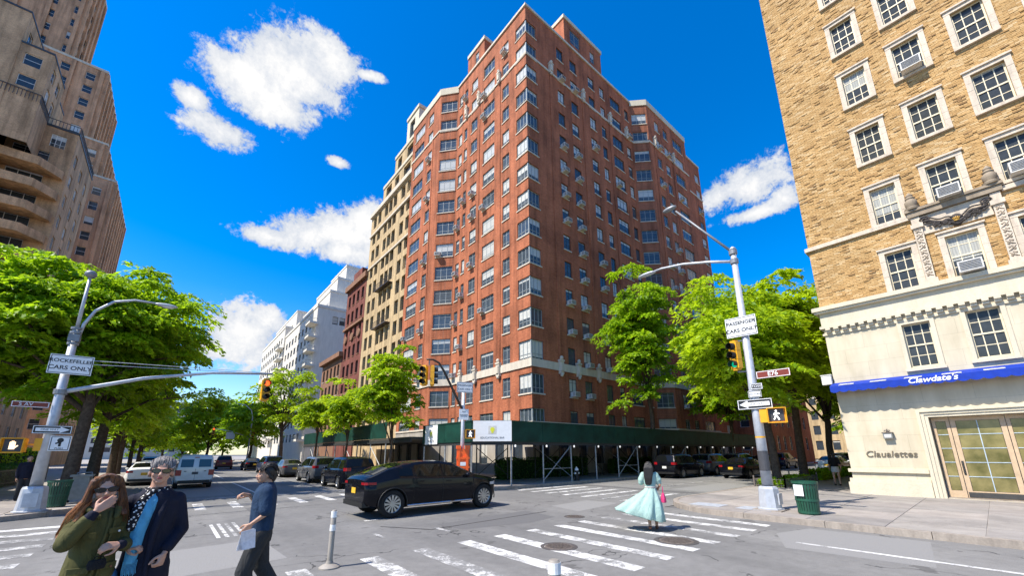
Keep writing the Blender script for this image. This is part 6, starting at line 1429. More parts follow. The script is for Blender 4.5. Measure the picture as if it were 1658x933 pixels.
make_car('sedan_car', 'light car parked on the right kerb farthest from the corner', (57.2, 9.5, 0), 0, SEDAN, 'paint_white', group=G2)
make_car('sport_utility_car', 'dark car at the far end of the row by the scaffold', (52.8, 15.6, 0), 0, SUVB, 'paint_blue', group=G2)

# ------------------------------------------------------------------ people
def skin_mat(name, c):
    k = N(name); k.base(k.ramp(k.noise(14, 5), [(0.3, tuple(x*.86 for x in c)), (0.7, c)]), .5, .4); k.put(k.b, 'Subsurface Weight', .12); k.put(k.b, 'Subsurface Radius', (.01, .004, .002)); k.bump(k.noise(160, 3), .12, .002)
skin_mat('skin_fair', (0.56, 0.31, 0.21)); skin_mat('skin_tan', (0.50, 0.28, 0.18))
def cloth(name, c, wr=.8, sc=7.0, rough=.85, var=.25):
    k = N(name); mp = k.new('ShaderNodeMapping'); k.l.new(k.ocoord(), mp.inputs[0]); mp.inputs['Scale'].default_value = (1, 1, .55)
    a = k.noise(sc, 4, .55, mp.outputs[0], 1.2); k.base(k.ramp(a, [(.3, tuple(x*(1-var) for x in c)), (.7, tuple(x*(1+var*.4) for x in c))]), rough, .25)
    k.bump(k.math('ADD', k.math('MULTIPLY', a, 1.0), k.math('MULTIPLY', k.noise(260, 2, .5, k.ocoord()), .04)), wr, .05)
cloth('olive_cloth', (0.085, 0.08, 0.026)); cloth('navy_cloth', (0.012, 0.013, 0.026), .5); cloth('shirt_blue', (0.10, 0.36, 0.55), .5, 14); cloth('tee_navy', (0.016, 0.04, 0.085), .6, 10); cloth('trouser_grey', (0.035, 0.036, 0.037), .6, 8); cloth('jeans_blue', (0.03, 0.13, 0.30), .5, 12); cloth('mint_cloth', (0.34, 0.49, 0.43), .5, 8, .7, .12); cloth('black_cloth', (0.012, 0.012, 0.013)); cloth('pink_leather', (0.65, 0.05, 0.17), .2, 6, .5); cloth('skirt_pale', (0.5, 0.48, 0.44), .5)
def hair_mat(name, c, c2):
    k = N(name); mp = k.new('ShaderNodeMapping'); k.l.new(k.ocoord(), mp.inputs[0]); mp.inputs['Scale'].default_value = (60, 60, 5)
    a = k.noise(1.6, 4, .6, mp.outputs[0], .4); k.base(k.ramp(a, [(.35, c), (.68, c2)]), .45, .4); k.bump(a, .9, .01)
hair_mat('hair_brown', (0.035, 0.014, 0.007), (0.20, 0.075, 0.025)); hair_mat('hair_grey', (0.10, 0.09, 0.085), (0.34, 0.31, 0.29)); hair_mat('hair_black', (0.006, 0.005, 0.005), (0.03, 0.024, 0.02)); hair_mat('hair_brown_sunlit', (0.20, 0.07, 0.02), (0.45, 0.19, 0.06))  # last one is the brown hair again, lightened to look sunlit
k_ = N('scarf_dots'); vo_ = k_.new('ShaderNodeTexVoronoi'); vo_.inputs['Scale'].default_value = 42.0; k_.l.new(k_.ocoord(), vo_.inputs['Vector']); k_.base(k_.mix(k_.math('LESS_THAN', vo_.outputs['Distance'], .36), (0.012, 0.012, 0.016), (0.7, 0.68, 0.64)), .85, .2)
plain('lip', (0.36, 0.10, 0.09), .4); k_ = N('shades'); k_.base((0.006, 0.006, 0.007), .08, .6); plain('leather_brown', (0.16, 0.06, 0.03), .5); plain('shoe_black', (0.015, 0.013, 0.012), .4); plain('eye_white', (0.6, 0.58, 0.55), .2); plain('paper_print', (0.72, 0.70, 0.72), .6, var=.12, scale=30)

def caps(mb, p0, r0, p1, r1, n=12):
    p0, p1 = Vector(p0), Vector(p1); d = (p1-p0)
    if d.length < 1e-6: mb.ellipsoid(p0, (r0,)*3, n, 8); return
    d.normalize(); pts, rad = [], []
    for q in range(5): a = R(-88+22*q); pts.append(p0+d*r0*math.sin(a)); rad.append(r0*math.cos(a))
    for q in range(5): a = R(22*q); pts.append(p1+d*r1*math.sin(a)); rad.append(max(r1*math.cos(a), .0008))
    mb.tube(pts, rad, n)
def chain(mb, pts, rad, n=12):
    for i in range(len(pts)-1): caps(mb, pts[i], rad[i], pts[i+1], rad[i+1], n)
def loft(mb, rings, n=28, fold=0, fa=.0, ph=0.0):
    """rings: (cx, cy, cz, rx, ry[, tiltx])"""
    base = len(mb.v)
    for rg_ in rings:
        cx, cy, cz, rx, ry = rg_[:5]; tl = rg_[5] if len(rg_) > 5 else 0; fk = rg_[6] if len(rg_) > 6 else fa
        for k in range(n):
            a = 2*math.pi*k/n; f = 1+fk*math.cos(fold*a+ph+cz*3)+fk*.5*math.cos((fold+4)*a-ph); x = rx*math.cos(a)*f; mb.v.append((cx+x, cy+ry*math.sin(a)*f, cz+tl*x))
    m = len(rings)
    for i in range(m-1):
        for k in range(n):
            a = base+i*n+k; b = base+i*n+(k+1) % n; mb.f.append((a, b, b+n, a+n)); mb.mi.append(0)
    mb.f.append(tuple(base+k for k in reversed(range(n)))); mb.mi.append(0); mb.f.append(tuple(base+(m-1)*n+k for k in range(n))); mb.mi.append(0)
def soft(mb, name, mat, parent, voxel=.012, it=4, fac=.5):
    bmm = bmesh.new(); me = mb.mesh(name, mat); bmm.from_mesh(me); bmesh.ops.recalc_face_normals(bmm, faces=bmm.faces); bmm.to_mesh(me); bmm.free()
    o = link(name, me, parent); r = o.modifiers.new('r', 'REMESH'); r.mode = 'VOXEL'; r.voxel_size = voxel; r.use_smooth_shade = True
    s = o.modifiers.new('s', 'SMOOTH'); s.factor = fac; s.iterations = it; return o
def hand(mb, W, D, Pn, thumb, curl=.5, s=1.0, spread=.12):
    """W wrist, D towards the fingers, Pn palm normal, thumb = +1/-1 side along D x Pn"""
    W, D, Pn = Vector(W), Vector(D).normalized(), Vector(Pn); Pn = (Pn-D*Pn.dot(D)).normalized(); S = D.cross(Pn)*thumb
    for k, (off, ln, fl) in enumerate(((.030, .088, .070), (.010, .092, .080), (-.011, .088, .074), (-.030, .080, .058))):
        kn = W+D*ln*s+S*off*s; caps(mb, W+D*.012*s+S*off*.55*s, .017*s, kn, .0125*s, 10)
        p = kn; a = 0.0; dr = (D+S*spread*off*12).normalized()
        for j, seg in enumerate((.5, .3, .24)):
            a += curl*(.9, 1.1, .8)[j]; dd = dr*math.cos(a)+Pn*math.sin(a); q = p+dd*fl*seg*s*1.15; caps(mb, p, (.0105, .0095, .0085)[j]*s, q, (.0095, .0085, .0075)[j]*s, 8); p = q
    t0 = W+D*.022*s+S*.026*s+Pn*.006*s; t1 = t0+(D*.55+S*.7+Pn*.35).normalized()*.042*s; t2 = t1+(D*.85+S*.25+Pn*.45).normalized()*.032*s; t3 = t2+(D*.9-S*.05+Pn*.4).normalized()*.026*s
    chain(mb, [t0, t1, t2, t3], [.017*s, .0125*s, .0105*s, .009*s], 8)
def head(mb, M, female=False):
    P = lambda x, y, z: M @ Vector((x, y, z)); q = .94 if female else 1.0
    def ell(c, r, n=18, m=12):
        t = MB(); t.ellipsoid(c, r, n, m); i = len(mb.v); mb.v += [tuple(M @ Vector(v)) for v in t.v]; mb.f += [tuple(i+k for k in f) for f in t.f]; mb.mi += t.mi
    ell((0, .014, .03), (.074*q, .094, .087)); ell((0, -.016, -.028), (.063*q, .074, .084)); ell((0, -.034, -.074), (.046*q, .05, .034)); ell((0, -.068, -.094), (.022, .021, .019))
    for s in (-1, 1): ell((s*.036*q, -.062, -.03), (.024, .024, .028)); ell((s*.077*q, .012, -.012), (.010, .02, .031)); ell((s*.011, -.098, -.036), (.009, .010, .008))
    caps(mb, P(0, -.084, .008), .009, P(0, -.106, -.03), .0125, 10); caps(mb, P(-.034, -.078, .018), .012, P(.034, -.078, .018), .012, 10)
    ell((0, -.083, -.06), (.024, .014, .016)); caps(mb, P(0, .02, -.07), .056*q, P(0, .035, -.2), .060*q, 14)
def person(name, label, loc, rz, H, skin, turn=0, nod=0, rollh=0, hd=(0, 0), armL=None, armR=None, legs=None, female=False, voxel=.0062, wide=1.1, bw=.8):
    t = thing(name, label, 'person', loc, rz); s = H/1.8; hz = H-.118
    M = Matrix.Translation((hd[0], hd[1]-.02, hz)) @ Matrix.Rotation(R(turn), 4, 'Z') @ Matrix.Rotation(R(nod), 4, 'X') @ Matrix.Rotation(R(rollh), 4, 'Y')
    b = MB(); M = M @ Matrix.Diagonal((wide, 1.03, 1.0, 1.0)); head(b, M, female); w = bw
    loft(b, [(0, .0, .86*s, .15*w, .10), (0, 0, .95*s, .165*w, .11), (0, 0, 1.08*s, .135*w, .095), (0, 0, 1.22*s, .15*w, .105), (0, 0, 1.36*s, .17*w, .11), (0, .005, 1.46*s, .17*w, .085), (0, .01, 1.52*s, .085, .065), (0, .012, 1.56*s, .06, .06)], 24)
    caps(b, (0, .015, 1.50*s), .066, (hd[0]*.7, .012+hd[1]*.7, hz-.1), .056*(.9 if female else 1), 14)
    for sd, arm in ((1, armL), (-1, armR)):
        if arm: sh, el, wr, D, Pn, cu = arm[:6]
        else: sh, el, wr, D, Pn, cu = (sd*.19*w, 0, 1.45*s), (sd*.235, .02, 1.15*s), (sd*.24, -.05, .90*s), (0, -.12, -1), (-sd, 0, 0), .35
        chain(b, [sh, el, wr], [.052*w, .040*w, .026*w]); 
        th = 1 if (Vector(D).cross(Vector(Pn))).dot(Vector((0, -1, .2))) > 0 else -1
        hand(b, wr, D, Pn, arm[6] if arm and len(arm) > 6 else th, cu, .98 if not female else .9)
    lg = legs or [((.09, 0, .9*s), (.10, -.02, .49*s), (.10, .03, .09)), ((-.09, 0, .9*s), (-.10, -.02, .49*s), (-.10, .03, .09))]
    for hp, kn, an in lg:
        chain(b, [hp, kn, an], [.085, .055, .036]); an = Vector(an); caps(b, an+Vector((0, .015, -.035)), .036, an+Vector((0, -.15, -.055)), .028)
    o = soft(b, 'body', skin, t, voxel, 3); return t, M, s, lg
def cap_hair(t, M, mat, extra=None, low=-.02, back=.0, thick=.012, name='hair', front=.052):
    b = MB(); tm = MB(); tm.ellipsoid((0, .022, .034), (.082+thick*.3, .098+thick*.4, .092+thick*.5), 22, 14)
    i = len(b.v); keep = {}
    b.v += [tuple(M @ Vector(v)) for v in tm.v]
    for f in tm.f:
        c = sum((Vector(tm.v[k]) for k in f), Vector())/len(f)
        b.f.append(f); b.mi.append(0)
    if extra: extra(b)
    return b
def on_head(t, M, mb, name, mat, smooth=True):
    mb.v = [tuple(M @ Vector(v)) for v in mb.v]; return mb.build(name, mat, t, smooth=smooth)
def sunglasses(t, M, w=.062):
    b = MB()
    for s in (-1, 1):
        pts = [(s*(.034+.030*math.cos(a)*1.0), .021*math.sin(a)*(1.0 if math.sin(a) > 0 else .95)) for a in np.linspace(0, 2*math.pi, 16, endpoint=False)]
        p3 = [(x, -.099+abs(x)*.28, z+.004) for x, z in pts]; b.poly(p3 if s < 0 else p3[::-1]); b.poly([(x, y+.006, z) for x, y, z in (p3[::-1] if s < 0 else p3)])
        b.tube([(s*.063, -.083, .012), (s*.078, -.03, .012), (s*.080, .02, .004)], .0038, 6); b.tube([(x, y, z) for x, y, z in p3+[p3[0]]], .0032, 5)
    b.tube([(-.01, -.1, .012), (0, -.104, .014), (.01, -.1, .012)], .0035, 6); return on_head(t, M, b, 'sunglasses', 'shades')
def mouth(t, M):
    b = MB(); b.ellipsoid((0, -.0955, -.0565), (.021, .006, .0045), 12, 6); b.ellipsoid((0, -.0955, -.064), (.018, .006, .005), 12, 6); return on_head(t, M, b, 'lips', 'lip')
def eyes(t, M):
    b = MB(); c = MB()
    for s in (-1, 1): b.ellipsoid((s*.032, -.079, .004), (.013, .009, .007), 12, 8); c.ellipsoid((s*.032, -.086, .004), (.0055, .004, .0055), 10, 6)
    on_head(t, M, b, 'eyes', 'eye_white'); on_head(t, M, c, 'irises', 'shoe_black')
    d = MB()
    for s in (-1, 1): d.tube([(s*.016, -.092, .022), (s*.034, -.092, .027), (s*.05, -.082, .021)], .0038, 6)
    on_head(t, M, d, 'eyebrows', 'hair_black')
def shoes(t, lg, mat):
    for hp, kn, an in lg:
        b = MB(); an = Vector(an); caps(b, an+Vector((0, .02, -.04)), .043, an+Vector((0, -.16, -.055)), .035); caps(b, an+Vector((0, .03, -.07)), .02, an+Vector((0, -.18, -.07)), .018); soft(b, 'shoe', mat, t, .01, 2)

def strands(t, M, mat, n, rx, ry, rz, c, seed, a_lo=-170, a_hi=170, start=.25, end=2.2, r=.003, lift=.004, name='hair_strands'):
    rg_ = random.Random(seed); b = MB()
    for k in range(n):      # combed from the hairline backwards over the cap
        az = R(rg_.uniform(a_lo, a_hi)); p = []; e0 = start+rg_.uniform(-.1, .1)
        x0, z0 = rg_.uniform(-.95, .95), 0
        for q in range(7):
            u = -1.05+2.1*q/6*rg_.uniform(.95, 1.0); xx = x0*(.62+.38*math.cos(u*.8)); yy = math.sin(u*1.25); zz = math.sqrt(max(0, 1-xx*xx*.9-yy*yy*.97))
            lf = 1+lift/.09*(1+rg_.uniform(-.5, .8)); p.append((c[0]+rx*xx*lf, c[1]+ry*yy*lf, c[2]+rz*zz*lf-(.02 if q in (0, 6) else 0)))
        b.tube(p, [r*.5, r, r, r, r, r*.9, r*.4], 5)
    b.v = [tuple(M @ Vector(v)) for v in b.v]; return b.build(name, mat, t, smooth=True)
# --- man in the dark coat
aL = ((.15, .0, 1.44), (.225, .0, 1.20), (.105, -.19, 1.02), (-.25, -.35, -.9), (-.6, .5, 0), 1.35)
aR = ((-.15, .0, 1.44), (-.23, .03, 1.22), (-.15, -.12, 1.10), (.8, -.5, .1), (0, .4, -1), 1.2)
t, M, s, lg = person('person', 'man in dark navy coat, blue shirt, dotted scarf and sunglasses at left', (-.02, 5.22, 0), R(6), 1.86, 'skin_fair', turn=-8, nod=-2, rollh=3, armL=aL, armR=aR)
c = MB(); loft(c, [(.0, .015, 1.60, .08, .085), (0, .012, 1.57, .11, .10), (0, .01, 1.535, .155, .118), (0, .0, 1.47, .178, .132), (0, 0, 1.36, .178, .14), (0, -.005, 1.22, .165, .142), (0, -.005, 1.08, .165, .145), (0, 0, .95, .178, .155), (0, 0, .84, .19, .165), (0, .01, .78, .195, .168)], 30, 7, .012)
chain(c, [(.155, .005, 1.475), (.226, .0, 1.20), (.13, -.155, 1.07)], [.074, .062, .05]); chain(c, [(-.155, .005, 1.475), (-.232, .03, 1.22), (-.17, -.09, 1.12)], [.074, .062, .05]); soft(c, 'coat', 'navy_cloth', t, .011, 4)
c = MB()   # lapels and collar
chain(c, [(.09, .02, 1.57), (.075, -.075, 1.52), (.035, -.135, 1.38), (.005, -.158, 1.22), (-.0, -.16, 1.05), (.0, -.168, .8)], [.022, .024, .034, .03, .022, .018]); chain(c, [(-.09, .02, 1.57), (-.11, -.06, 1.52), (-.15, -.105, 1.38), (-.15, -.115, 1.22)], [.022, .022, .026, .02]); caps(c, (-.09, .05, 1.57), .024, (.09, .05, 1.57), .024); soft(c, 'collar', 'navy_cloth', t, .009, 3)
c = MB(); loft(c, [(-.015, -.045, 1.56, .05, .05), (-.04, -.085, 1.48, .065, .055), (-.075, -.115, 1.36, .062, .05), (-.095, -.13, 1.22, .055, .045), (-.105, -.14, 1.08, .048, .035), (-.115, -.145, .97, .042, .03)], 20, 5, .05); soft(c, 'shirt', 'shirt_blue', t, .009, 3)
c = MB(); chain(c, [(.05, -.04, 1.575), (-.045, -.075, 1.56), (-.10, -.10, 1.49), (-.135, -.135, 1.38), (-.15, -.145, 1.27)], [.028, .034, .04, .042, .034]); chain(c, [(-.05, -.06, 1.57), (-.08, .03, 1.575), (.0, .075, 1.58), (.075, .02, 1.575), (.05, -.045, 1.575)], [.03, .03, .03, .03, .028]); soft(c, 'scarf', 'scarf_dots', t, .009, 3)
c = MB()
for k in range(12): x = -.155+.008*k; c.tube([(x, -.168, 1.0), (x-.004, -.172, .93), (x+.003, -.168, .87+.01*(k % 3))], .0028, 5)
c.build('fringe', 'shirt_blue', t)
c = MB()
for hp, kn, an in lg: chain(c, [Vector(hp)+Vector((0, 0, -.02)), kn, Vector(an)+Vector((0, 0, .0))], [.10, .085, .075])
soft(c, 'trousers', 'navy_cloth', t, .014, 4); shoes(t, lg, 'shoe_black')
b = MB()
tm = MB(); tm.ellipsoid((0, .032, .050), (.083, .094, .084), 20, 12); b.v += tm.v; b.f += tm.f; b.mi += tm.mi
for s_ in (-1, 1): caps(b, (s_*.075, -.012, .03), .010, (s_*.076, .035, -.04), .017, 8)
caps(b, (0, .09, .0), .045, (0, .08, -.06), .04, 10)
b.v = [tuple(M @ Vector(v)) for v in b.v]; soft(b, 'hair', 'hair_grey', t, .007, 3); strands(t, M, 'hair_grey', 130, .083, .096, .086, (0, .03, .05), 3, lift=.006)
sunglasses(t, M); mouth(t, M)

# --- woman in the olive jacket, hand raised to her mouth
aR = ((-.125, .0, 1.34), (-.205, -.15, 1.18), (-.075, -.225, 1.425), (.70, .12, .55), (.25, 1.0, .1), .25, 1)
aL = ((.125, .0, 1.34), (.20, -.03, 1.10), (.11, -.215, 1.135), (-.75, -.35, .05), (-.1, .7, -.6), .75)
t, M, s, lg = person('person', 'woman in olive jacket and sunglasses holding a hand to her mouth', (-.37, 5.08, .03), R(16), 1.70, 'skin_fair', turn=-8, nod=4, rollh=-4, armL=aL, armR=aR, female=True)
c = MB(); loft(c, [(0, .01, 1.43, .075, .075), (0, .005, 1.395, .125, .10), (0, .0, 1.34, .152, .125), (0, -.005, 1.24, .152, .138), (0, -.005, 1.10, .142, .132), (0, 0, .98, .158, .142), (0, 0, .90, .168, .15), (0, 0, .86, .172, .152)], 30, 8, .014)
chain(c, [(-.13, .0, 1.355), (-.205, -.15, 1.18), (-.115, -.205, 1.35)], [.066, .060, .05]); chain(c, [(.13, .0, 1.355), (.20, -.03, 1.10), (.15, -.165, 1.125)], [.066, .060, .05]); soft(c, 'jacket', 'olive_cloth', t, .010, 4)
c = MB(); c.tube([(.045, -.10, 1.40), (.04, -.137, 1.30), (.02, -.152, 1.15), (.0, -.155, 1.0), (-.012, -.157, .9), (-.014, -.157, .86)], .012, 6); c.tube([(.075, -.095, 1.40), (.075, -.13, 1.30), (.055, -.148, 1.15), (.035, -.152, 1.0), (.022, -.155, .9), (.02, -.157, .86)], .008, 6); c.build('placket', 'olive_cloth', t, smooth=True)
for (x, z, w_) in ((.095, 1.245, .05), (.085, .97, .055), (-.095, .96, .055), (-.08, 1.22, .045)):
    c = MB(); yy = -.122 if z > 1.1 else -.132; c.obox((x, yy, z), (w_, .032*(1 if x > 0 else -1), 0), (.004, -.012, 0), (0, 0, .022)); c.build('pocket_flap', 'olive_cloth', t)
    c = MB(); c.ellipsoid((x+.02, yy-.015, z-.01), (.009, .005, .009), 8, 6); c.build('button', 'tape_white' if z > 1.2 and x > 0 else 'leather_brown', t)
c = MB(); chain(c, [(-.10, .02, 1.45), (-.085, -.07, 1.42), (-.03, -.12, 1.36)], [.022, .026, .022]); chain(c, [(.10, .02, 1.45), (.10, -.06, 1.42), (.08, -.115, 1.35)], [.022, .026, .022]); caps(c, (-.1, .04, 1.45), .024, (.1, .04, 1.45), .024); soft(c, 'collar', 'olive_cloth', t, .009, 3)
c = MB(); caps(c, (-.122, -.202, 1.335), .046, (-.09, -.219, 1.395), .038); soft(c, 'cuff', 'navy_cloth', t, .008, 3)
c = MB(); caps(c, (.16, -.15, 1.122), .045, (.125, -.2, 1.13), .039); soft(c, 'cuff', 'navy_cloth', t, .008, 3)
c = MB()
for hp, kn, an in lg: chain(c, [hp, kn, Vector(an)+Vector((0, 0, .04))], [.105, .075, .055])
loft(c, [(0, 0, .72, .16, .12), (0, 0, .85, .17, .125), (0, 0, .95, .15, .11)], 24); soft(c, 'jeans', 'jeans_blue', t, .014, 4); shoes(t, lg, 'shoe_black')
b = MB(); tm = MB(); tm.ellipsoid((0, .024, .036), (.084, .100, .094), 20, 12); b.v += tm.v; b.f += tm.f; b.mi += tm.mi
rgh = random.Random(4)
for k in range(34):     # long strands, parted in the middle, falling past the shoulders
    s_ = -1 if k % 2 else 1; f = rgh.random(); x0 = s_*(.035+.035*f); y0 = -.055+.11*rgh.random()
    p = [(s_*.012, -.03+y0*.5, .118), (x0*1.15, y0, .075), (s_*(.082+.012*f), y0+.01, -.0), (s_*(.09+.02*f), y0-.0, -.08), (s_*(.105+.035*f)-.02, y0-.0+.02*f, -.17), (s_*(.11+.03*f)-.03, y0-.01, -.26-.05*f)]
    if s_ > 0: p[-1] = (.10+.03*f, y0-.03, -.22)
    chain(b, p, [.012, .017, .018, .019, .017, .009], 7)
b.v = [tuple(M @ Vector(v)) for v in b.v]; soft(b, 'hair', 'hair_brown', t, .0065, 2)
b = MB()
for k in range(16):     # brown ends blown over the shoulder to the left, sunlight painted into their colour
    f = rgh.random(); p = [(-.085-.02*f, -.03+.08*f, -.08), (-.125-.04*f, -.06+.09*f, -.16-.03*f), (-.15-.04*f, -.09+.10*f, -.24-.05*f), (-.175-.05*rgh.random(), -.11+.09*f, -.31-.06*f)]
    chain(b, p, [.018, .026, .028, .014], 7)
b.v = [tuple(M @ Vector(v)) for v in b.v]; soft(b, 'hair_ends', 'hair_brown_sunlit', t, .0065, 2)
for (mt_, lo_) in (('hair_brown', 1), ('hair_brown_sunlit', 0)):
    b = MB()
    for k in range(110):    # loose strands over the mass of the hair
        s_ = -1 if (k % 2 or not lo_) else 1; f = rgh.random(); g_ = rgh.random(); y0 = -.06+.13*g_
        p = [(s_*.01, -.02+y0*.6, .125), (s_*(.05+.02*f), y0, .10), (s_*(.094+.008*f), y0, .01), (s_*(.104+.02*f), y0-.005, -.08)]
        p += [(s_*(.125+.03*f)-.015, y0+.0, -.18), (s_*(.13+.05*f)-.02, y0-.02+.04*g_, -.28-.05*f)] if lo_ else [(-.145-.05*f, y0-.03, -.18), (-.18-.06*f, y0-.05, -.30-.06*g_)]
        b.tube(p, [.001, .0022, .0026, .0026, .0022, .0008], 4)
    b.v = [tuple(M @ Vector(v)) for v in b.v]; b.build('hair_strands', mt_, t, smooth=True)
sunglasses(t, M); mouth(t, M)
hb = thing('hand_bag', 'small black bag held under the arm of the woman in olive', 'bag', (-.31, 4.85, 1.05), R(15)); hb.scale = (.6, .6, .6); b = MB(); loft(b, [(0, 0, -.08, .085, .04), (0, 0, -.02, .1, .045), (0, 0, .04, .085, .035)], 16); soft(b, 'pouch', 'black_cloth', hb, .008, 3); MB().tube([(-.05, 0, .03), (-.02, .0, .08), (.05, 0, .07), (.08, 0, .02)], .006, 6).build('strap', 'black_cloth', hb)

# --- man in the blue T-shirt, in profile, leaflet in his hand
aL = ((.175, .0, 1.40), (.225, .02, 1.165), (.215, -.13, 1.05), (.0, -.55, -.8), (-1, 0, -.1), .55)
aR = ((-.175, .0, 1.40), (-.21, -.02, 1.18), (-.16, -.17, 1.37), (.1, -1, .25), (.3, .2, -1), .8)
lg_ = [((.09, 0, .9), (.10, -.13, .49), (.10, -.06, .09)), ((-.09, 0, .9), (-.10, .06, .50), (-.10, .28, .12))]
t, M, s, lg = person('person', 'black-haired man in navy t-shirt and grey trousers walking with a leaflet', (1.06, 6.3, 0), R(-96), 1.76, 'skin_tan', turn=4, nod=2, armL=aL, armR=aR, legs=lg_)
c = MB(); loft(c, [(0, .015, 1.535, .075, .07), (0, .01, 1.50, .13, .09), (0, .005, 1.44, .19, .12), (0, 0, 1.34, .20, .138), (0, 0, 1.2, .19, .14), (0, 0, 1.06, .18, .138), (0, 0, .98, .185, .14), (0, 0, .945, .186, .14)], 28, 6, .018)
chain(c, [(.17, .005, 1.425), (.224, .015, 1.21)], [.085, .078]); chain(c, [(-.17, .005, 1.425), (-.212, -.01, 1.21)], [.085, .078]); soft(c, 't_shirt', 'tee_navy', t, .010, 4)
c = MB(); loft(c, [(0, 0, .80, .165, .13), (0, 0, .90, .18, .14), (0, 0, .97, .17, .13)], 24)
for hp, kn, an in lg: chain(c, [hp, kn, Vector(an)+Vector((0, 0, .02))], [.115, .095, .085])
soft(c, 'trousers', 'trouser_grey', t, .013, 4); shoes(t, lg, 'shoe_black')
b = MB(); tm = MB(); tm.ellipsoid((0, .03, .042), (.082, .093, .09), 20, 12); b.v += tm.v; b.f += tm.f; b.mi += tm.mi
for k in range(9):
    a = R(-60+k*120/8); b2 = Vector((.06*math.sin(a), -.052*math.cos(a)-.002, .092)); caps(b, b2, .014, b2+Vector((.01*math.sin(a), .05, .024)), .022, 8)
for s_ in (-1, 1): caps(b, (s_*.074, -.01, .035), .017, (s_*.072, .05, -.05), .024, 8)
caps(b, (0, .085, -.02), .05, (0, .075, -.075), .04, 10)
b.v = [tuple(M @ Vector(v)) for v in b.v]; soft(b, 'hair', 'hair_black', t, .007, 3); strands(t, M, 'hair_black', 120, .085, .098, .092, (0, .03, .046), 5, lift=.007); eyes(t, M); mouth(t, M)
lf = thing('leaflet', 'folded white leaflet held by the man in the navy t-shirt', 'leaflet', (.89, 6.05, .90), R(20))
for k, (dx, rx) in enumerate(((0, 4), (.02, -7), (-.015, 10))):
    b = MB(); b.box(-.075, .075, -.0015, .0015, -.11, .10); o = b.build('sheet', 'paper_print', lf, (dx, .004*k, -.01*k), (R(rx), R(6*k-8), 0))

# --- woman in the mint dress, seen from behind
aL = ((.155, .0, 1.33), (.19, -.10, 1.10), (.12, -.28, 1.14), (-.3, -.9, .3), (-.8, .2, -.5), .6)
aR = ((-.155, .0, 1.33), (-.235, .0, 1.07), (-.20, -.16, .98), (.1, -.9, -.2), (.9, 0, -.4), 1.0)
lg_ = [((.08, 0, .84), (.085, .02, .46), (.085, .16, .13)), ((-.08, 0, .84), (-.085, -.10, .46), (-.09, -.16, .09))]
t, M, s, lg = person('person', 'woman with long dark hair in billowing mint dress crossing the road', (9.5, 5.83, 0), R(124), 1.64, 'skin_tan', turn=-6, armL=aL, armR=aR, legs=lg_, female=True, voxel=.009)
c = MB(); loft(c, [(0, .01, 1.39, .07, .07), (0, .005, 1.35, .14, .09), (0, 0, 1.28, .165, .115), (0, 0, 1.15, .15, .11), (0, 0, 1.03, .125, .10), (0, 0, .99, .13, .105)], 26)
for s_ in (-1, 1): chain(c, [(s_*.15, .0, 1.32), (s_*.20, -.02, 1.20), (s_*.215, -.03, 1.13)], [.075, .088, .07])
soft(c, 'bodice', 'mint_cloth', t, .011, 4)
c = MB(); n = 96
rings = [(0, 0, 1.02, .125, .10, 0, .01), (.01, .0, .96, .15, .125, .02, .04), (.05, .02, .84, .24, .19, .08, .07), (.13, .04, .68, .37, .26, .14, .075), (.22, .06, .52, .48, .32, .20, .08), (.31, .07, .36, .58, .36, .24, .085), (.32, .07, .345, .57, .35, .24, .085), (.22, .06, .50, .46, .30, .20, .08)]
loft(c, rings, n, 9, .06, .7); c.build('skirt', 'mint_cloth', t, smooth=True)
c = MB(); loft(c, [(0, 0, 1.0, .137, .112), (0, 0, 1.04, .134, .11)], 26); c.build('belt', 'skirt_pale', t, smooth=True); shoes(t, lg, 'leather_brown')
b = MB(); tm = MB(); tm.ellipsoid((0, .03, .04), (.085, .098, .095), 20, 12); b.v += tm.v; b.f += tm.f; b.mi += tm.mi
for k in range(22):
    f = k/21; x = -.08+.16*f; sw = .03*math.sin(k*2.1)
    chain(b, [(x*.7, .09, .06), (x, .125, -.03), (x*1.0+.01, .13, -.15), (x*.85+.02+sw*.4, .135, -.28), (x*.6+.025+sw, .13, -.40-.05*rgh.random())], [.03, .03, .028, .024, .010], 7)
b.v = [tuple(M @ Vector(v)) for v in b.v]; soft(b, 'hair', 'hair_black', t, .009, 3)
pb_ = thing('shoulder_bag', 'bright pink bag hanging from the arm of the woman in mint', 'bag', (9.68, 5.60, .80), R(124)); b = MB(); loft(b, [(0, 0, -.14, .07, .13), (0, 0, -.05, .065, .125), (0, 0, .08, .03, .09)], 18); soft(b, 'pouch', 'pink_leather', pb_, .01, 2); MB().tube([(0, -.06, .07), (0, -.04, .22), (0, .03, .24), (0, .06, .07)], .008, 6).build('handle', 'pink_leather', pb_)

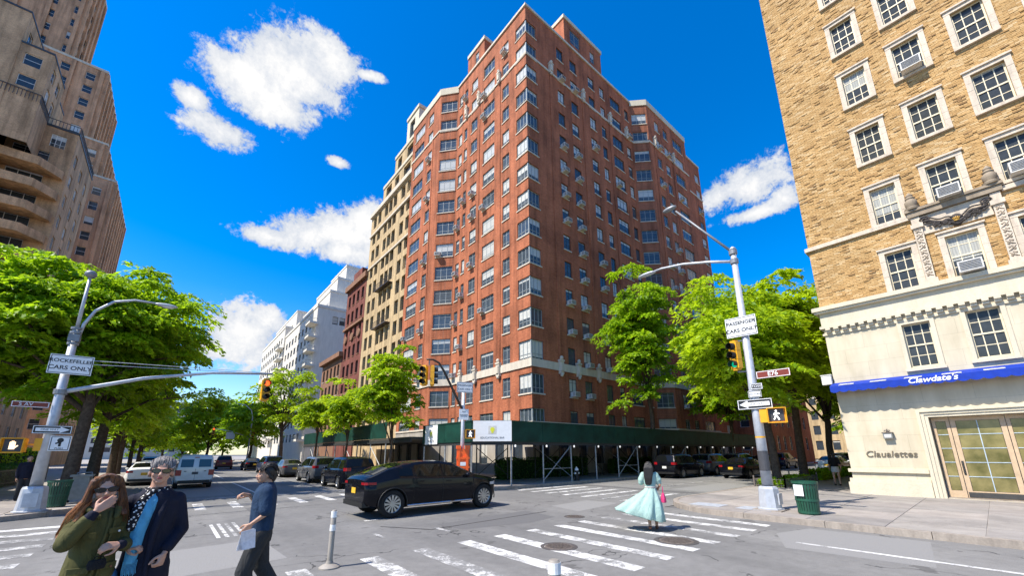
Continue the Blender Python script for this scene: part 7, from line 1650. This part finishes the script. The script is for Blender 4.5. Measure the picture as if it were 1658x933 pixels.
# --- people farther off
t, M, s, lg = person('person', 'woman in black top and pale shorts walking by the yellow building', (26.6, 5.55, .14), R(110), 1.68, 'skin_tan', female=True, voxel=.014)
c = MB(); loft(c, [(0, 0, .93, .15, .12), (0, 0, 1.1, .14, .11), (0, 0, 1.3, .18, .12), (0, 0, 1.42, .12, .09)], 20); chain(c, [(.16, 0, 1.36), (.22, .02, 1.1)], [.06, .055]); chain(c, [(-.16, 0, 1.36), (-.22, .02, 1.1)], [.06, .055]); soft(c, 'top', 'black_cloth', t, .02, 3)
c = MB(); loft(c, [(0, 0, .66, .19, .14), (0, 0, .8, .18, .14), (0, 0, .95, .15, .12)], 20); soft(c, 'shorts', 'skirt_pale', t, .02, 2); shoes(t, lg, 'shoe_black')
b = MB(); tm = MB(); tm.ellipsoid((0, .03, .03), (.09, .1, .1), 14, 10); b.v += tm.v; b.f += tm.f; b.mi += tm.mi; chain(b, [(0, .09, 0), (0, .11, -.2)], [.07, .03]); b.v = [tuple(M @ Vector(v)) for v in b.v]; soft(b, 'hair', 'hair_black', t, .014, 2)
t, M, s, lg = person('person', 'person in dark blue jacket standing between the left tree trunks', (-4.25, 25.4, .14), R(20), 1.75, 'skin_tan', voxel=.014)
c = MB(); loft(c, [(0, 0, .85, .19, .14), (0, 0, 1.1, .18, .14), (0, 0, 1.38, .21, .13), (0, 0, 1.5, .12, .09)], 20); chain(c, [(.19, 0, 1.42), (.24, .02, 1.12), (.24, -.04, .93)], [.07, .06, .05]); chain(c, [(-.19, 0, 1.42), (-.24, .02, 1.12), (-.24, -.04, .93)], [.07, .06, .05]); soft(c, 'jacket', 'navy_cloth', t, .02, 3)
c = MB()
for hp, kn, an in lg: chain(c, [hp, kn, an], [.1, .08, .07])
soft(c, 'trousers', 'trouser_grey', t, .02, 3); shoes(t, lg, 'shoe_black')
b = MB(); b.ellipsoid((0, .03, .045), (.085, .097, .09), 14, 10); b.v = [tuple(M @ Vector(v)) for v in b.v]; b.build('hair', 'hair_black', t, smooth=True)
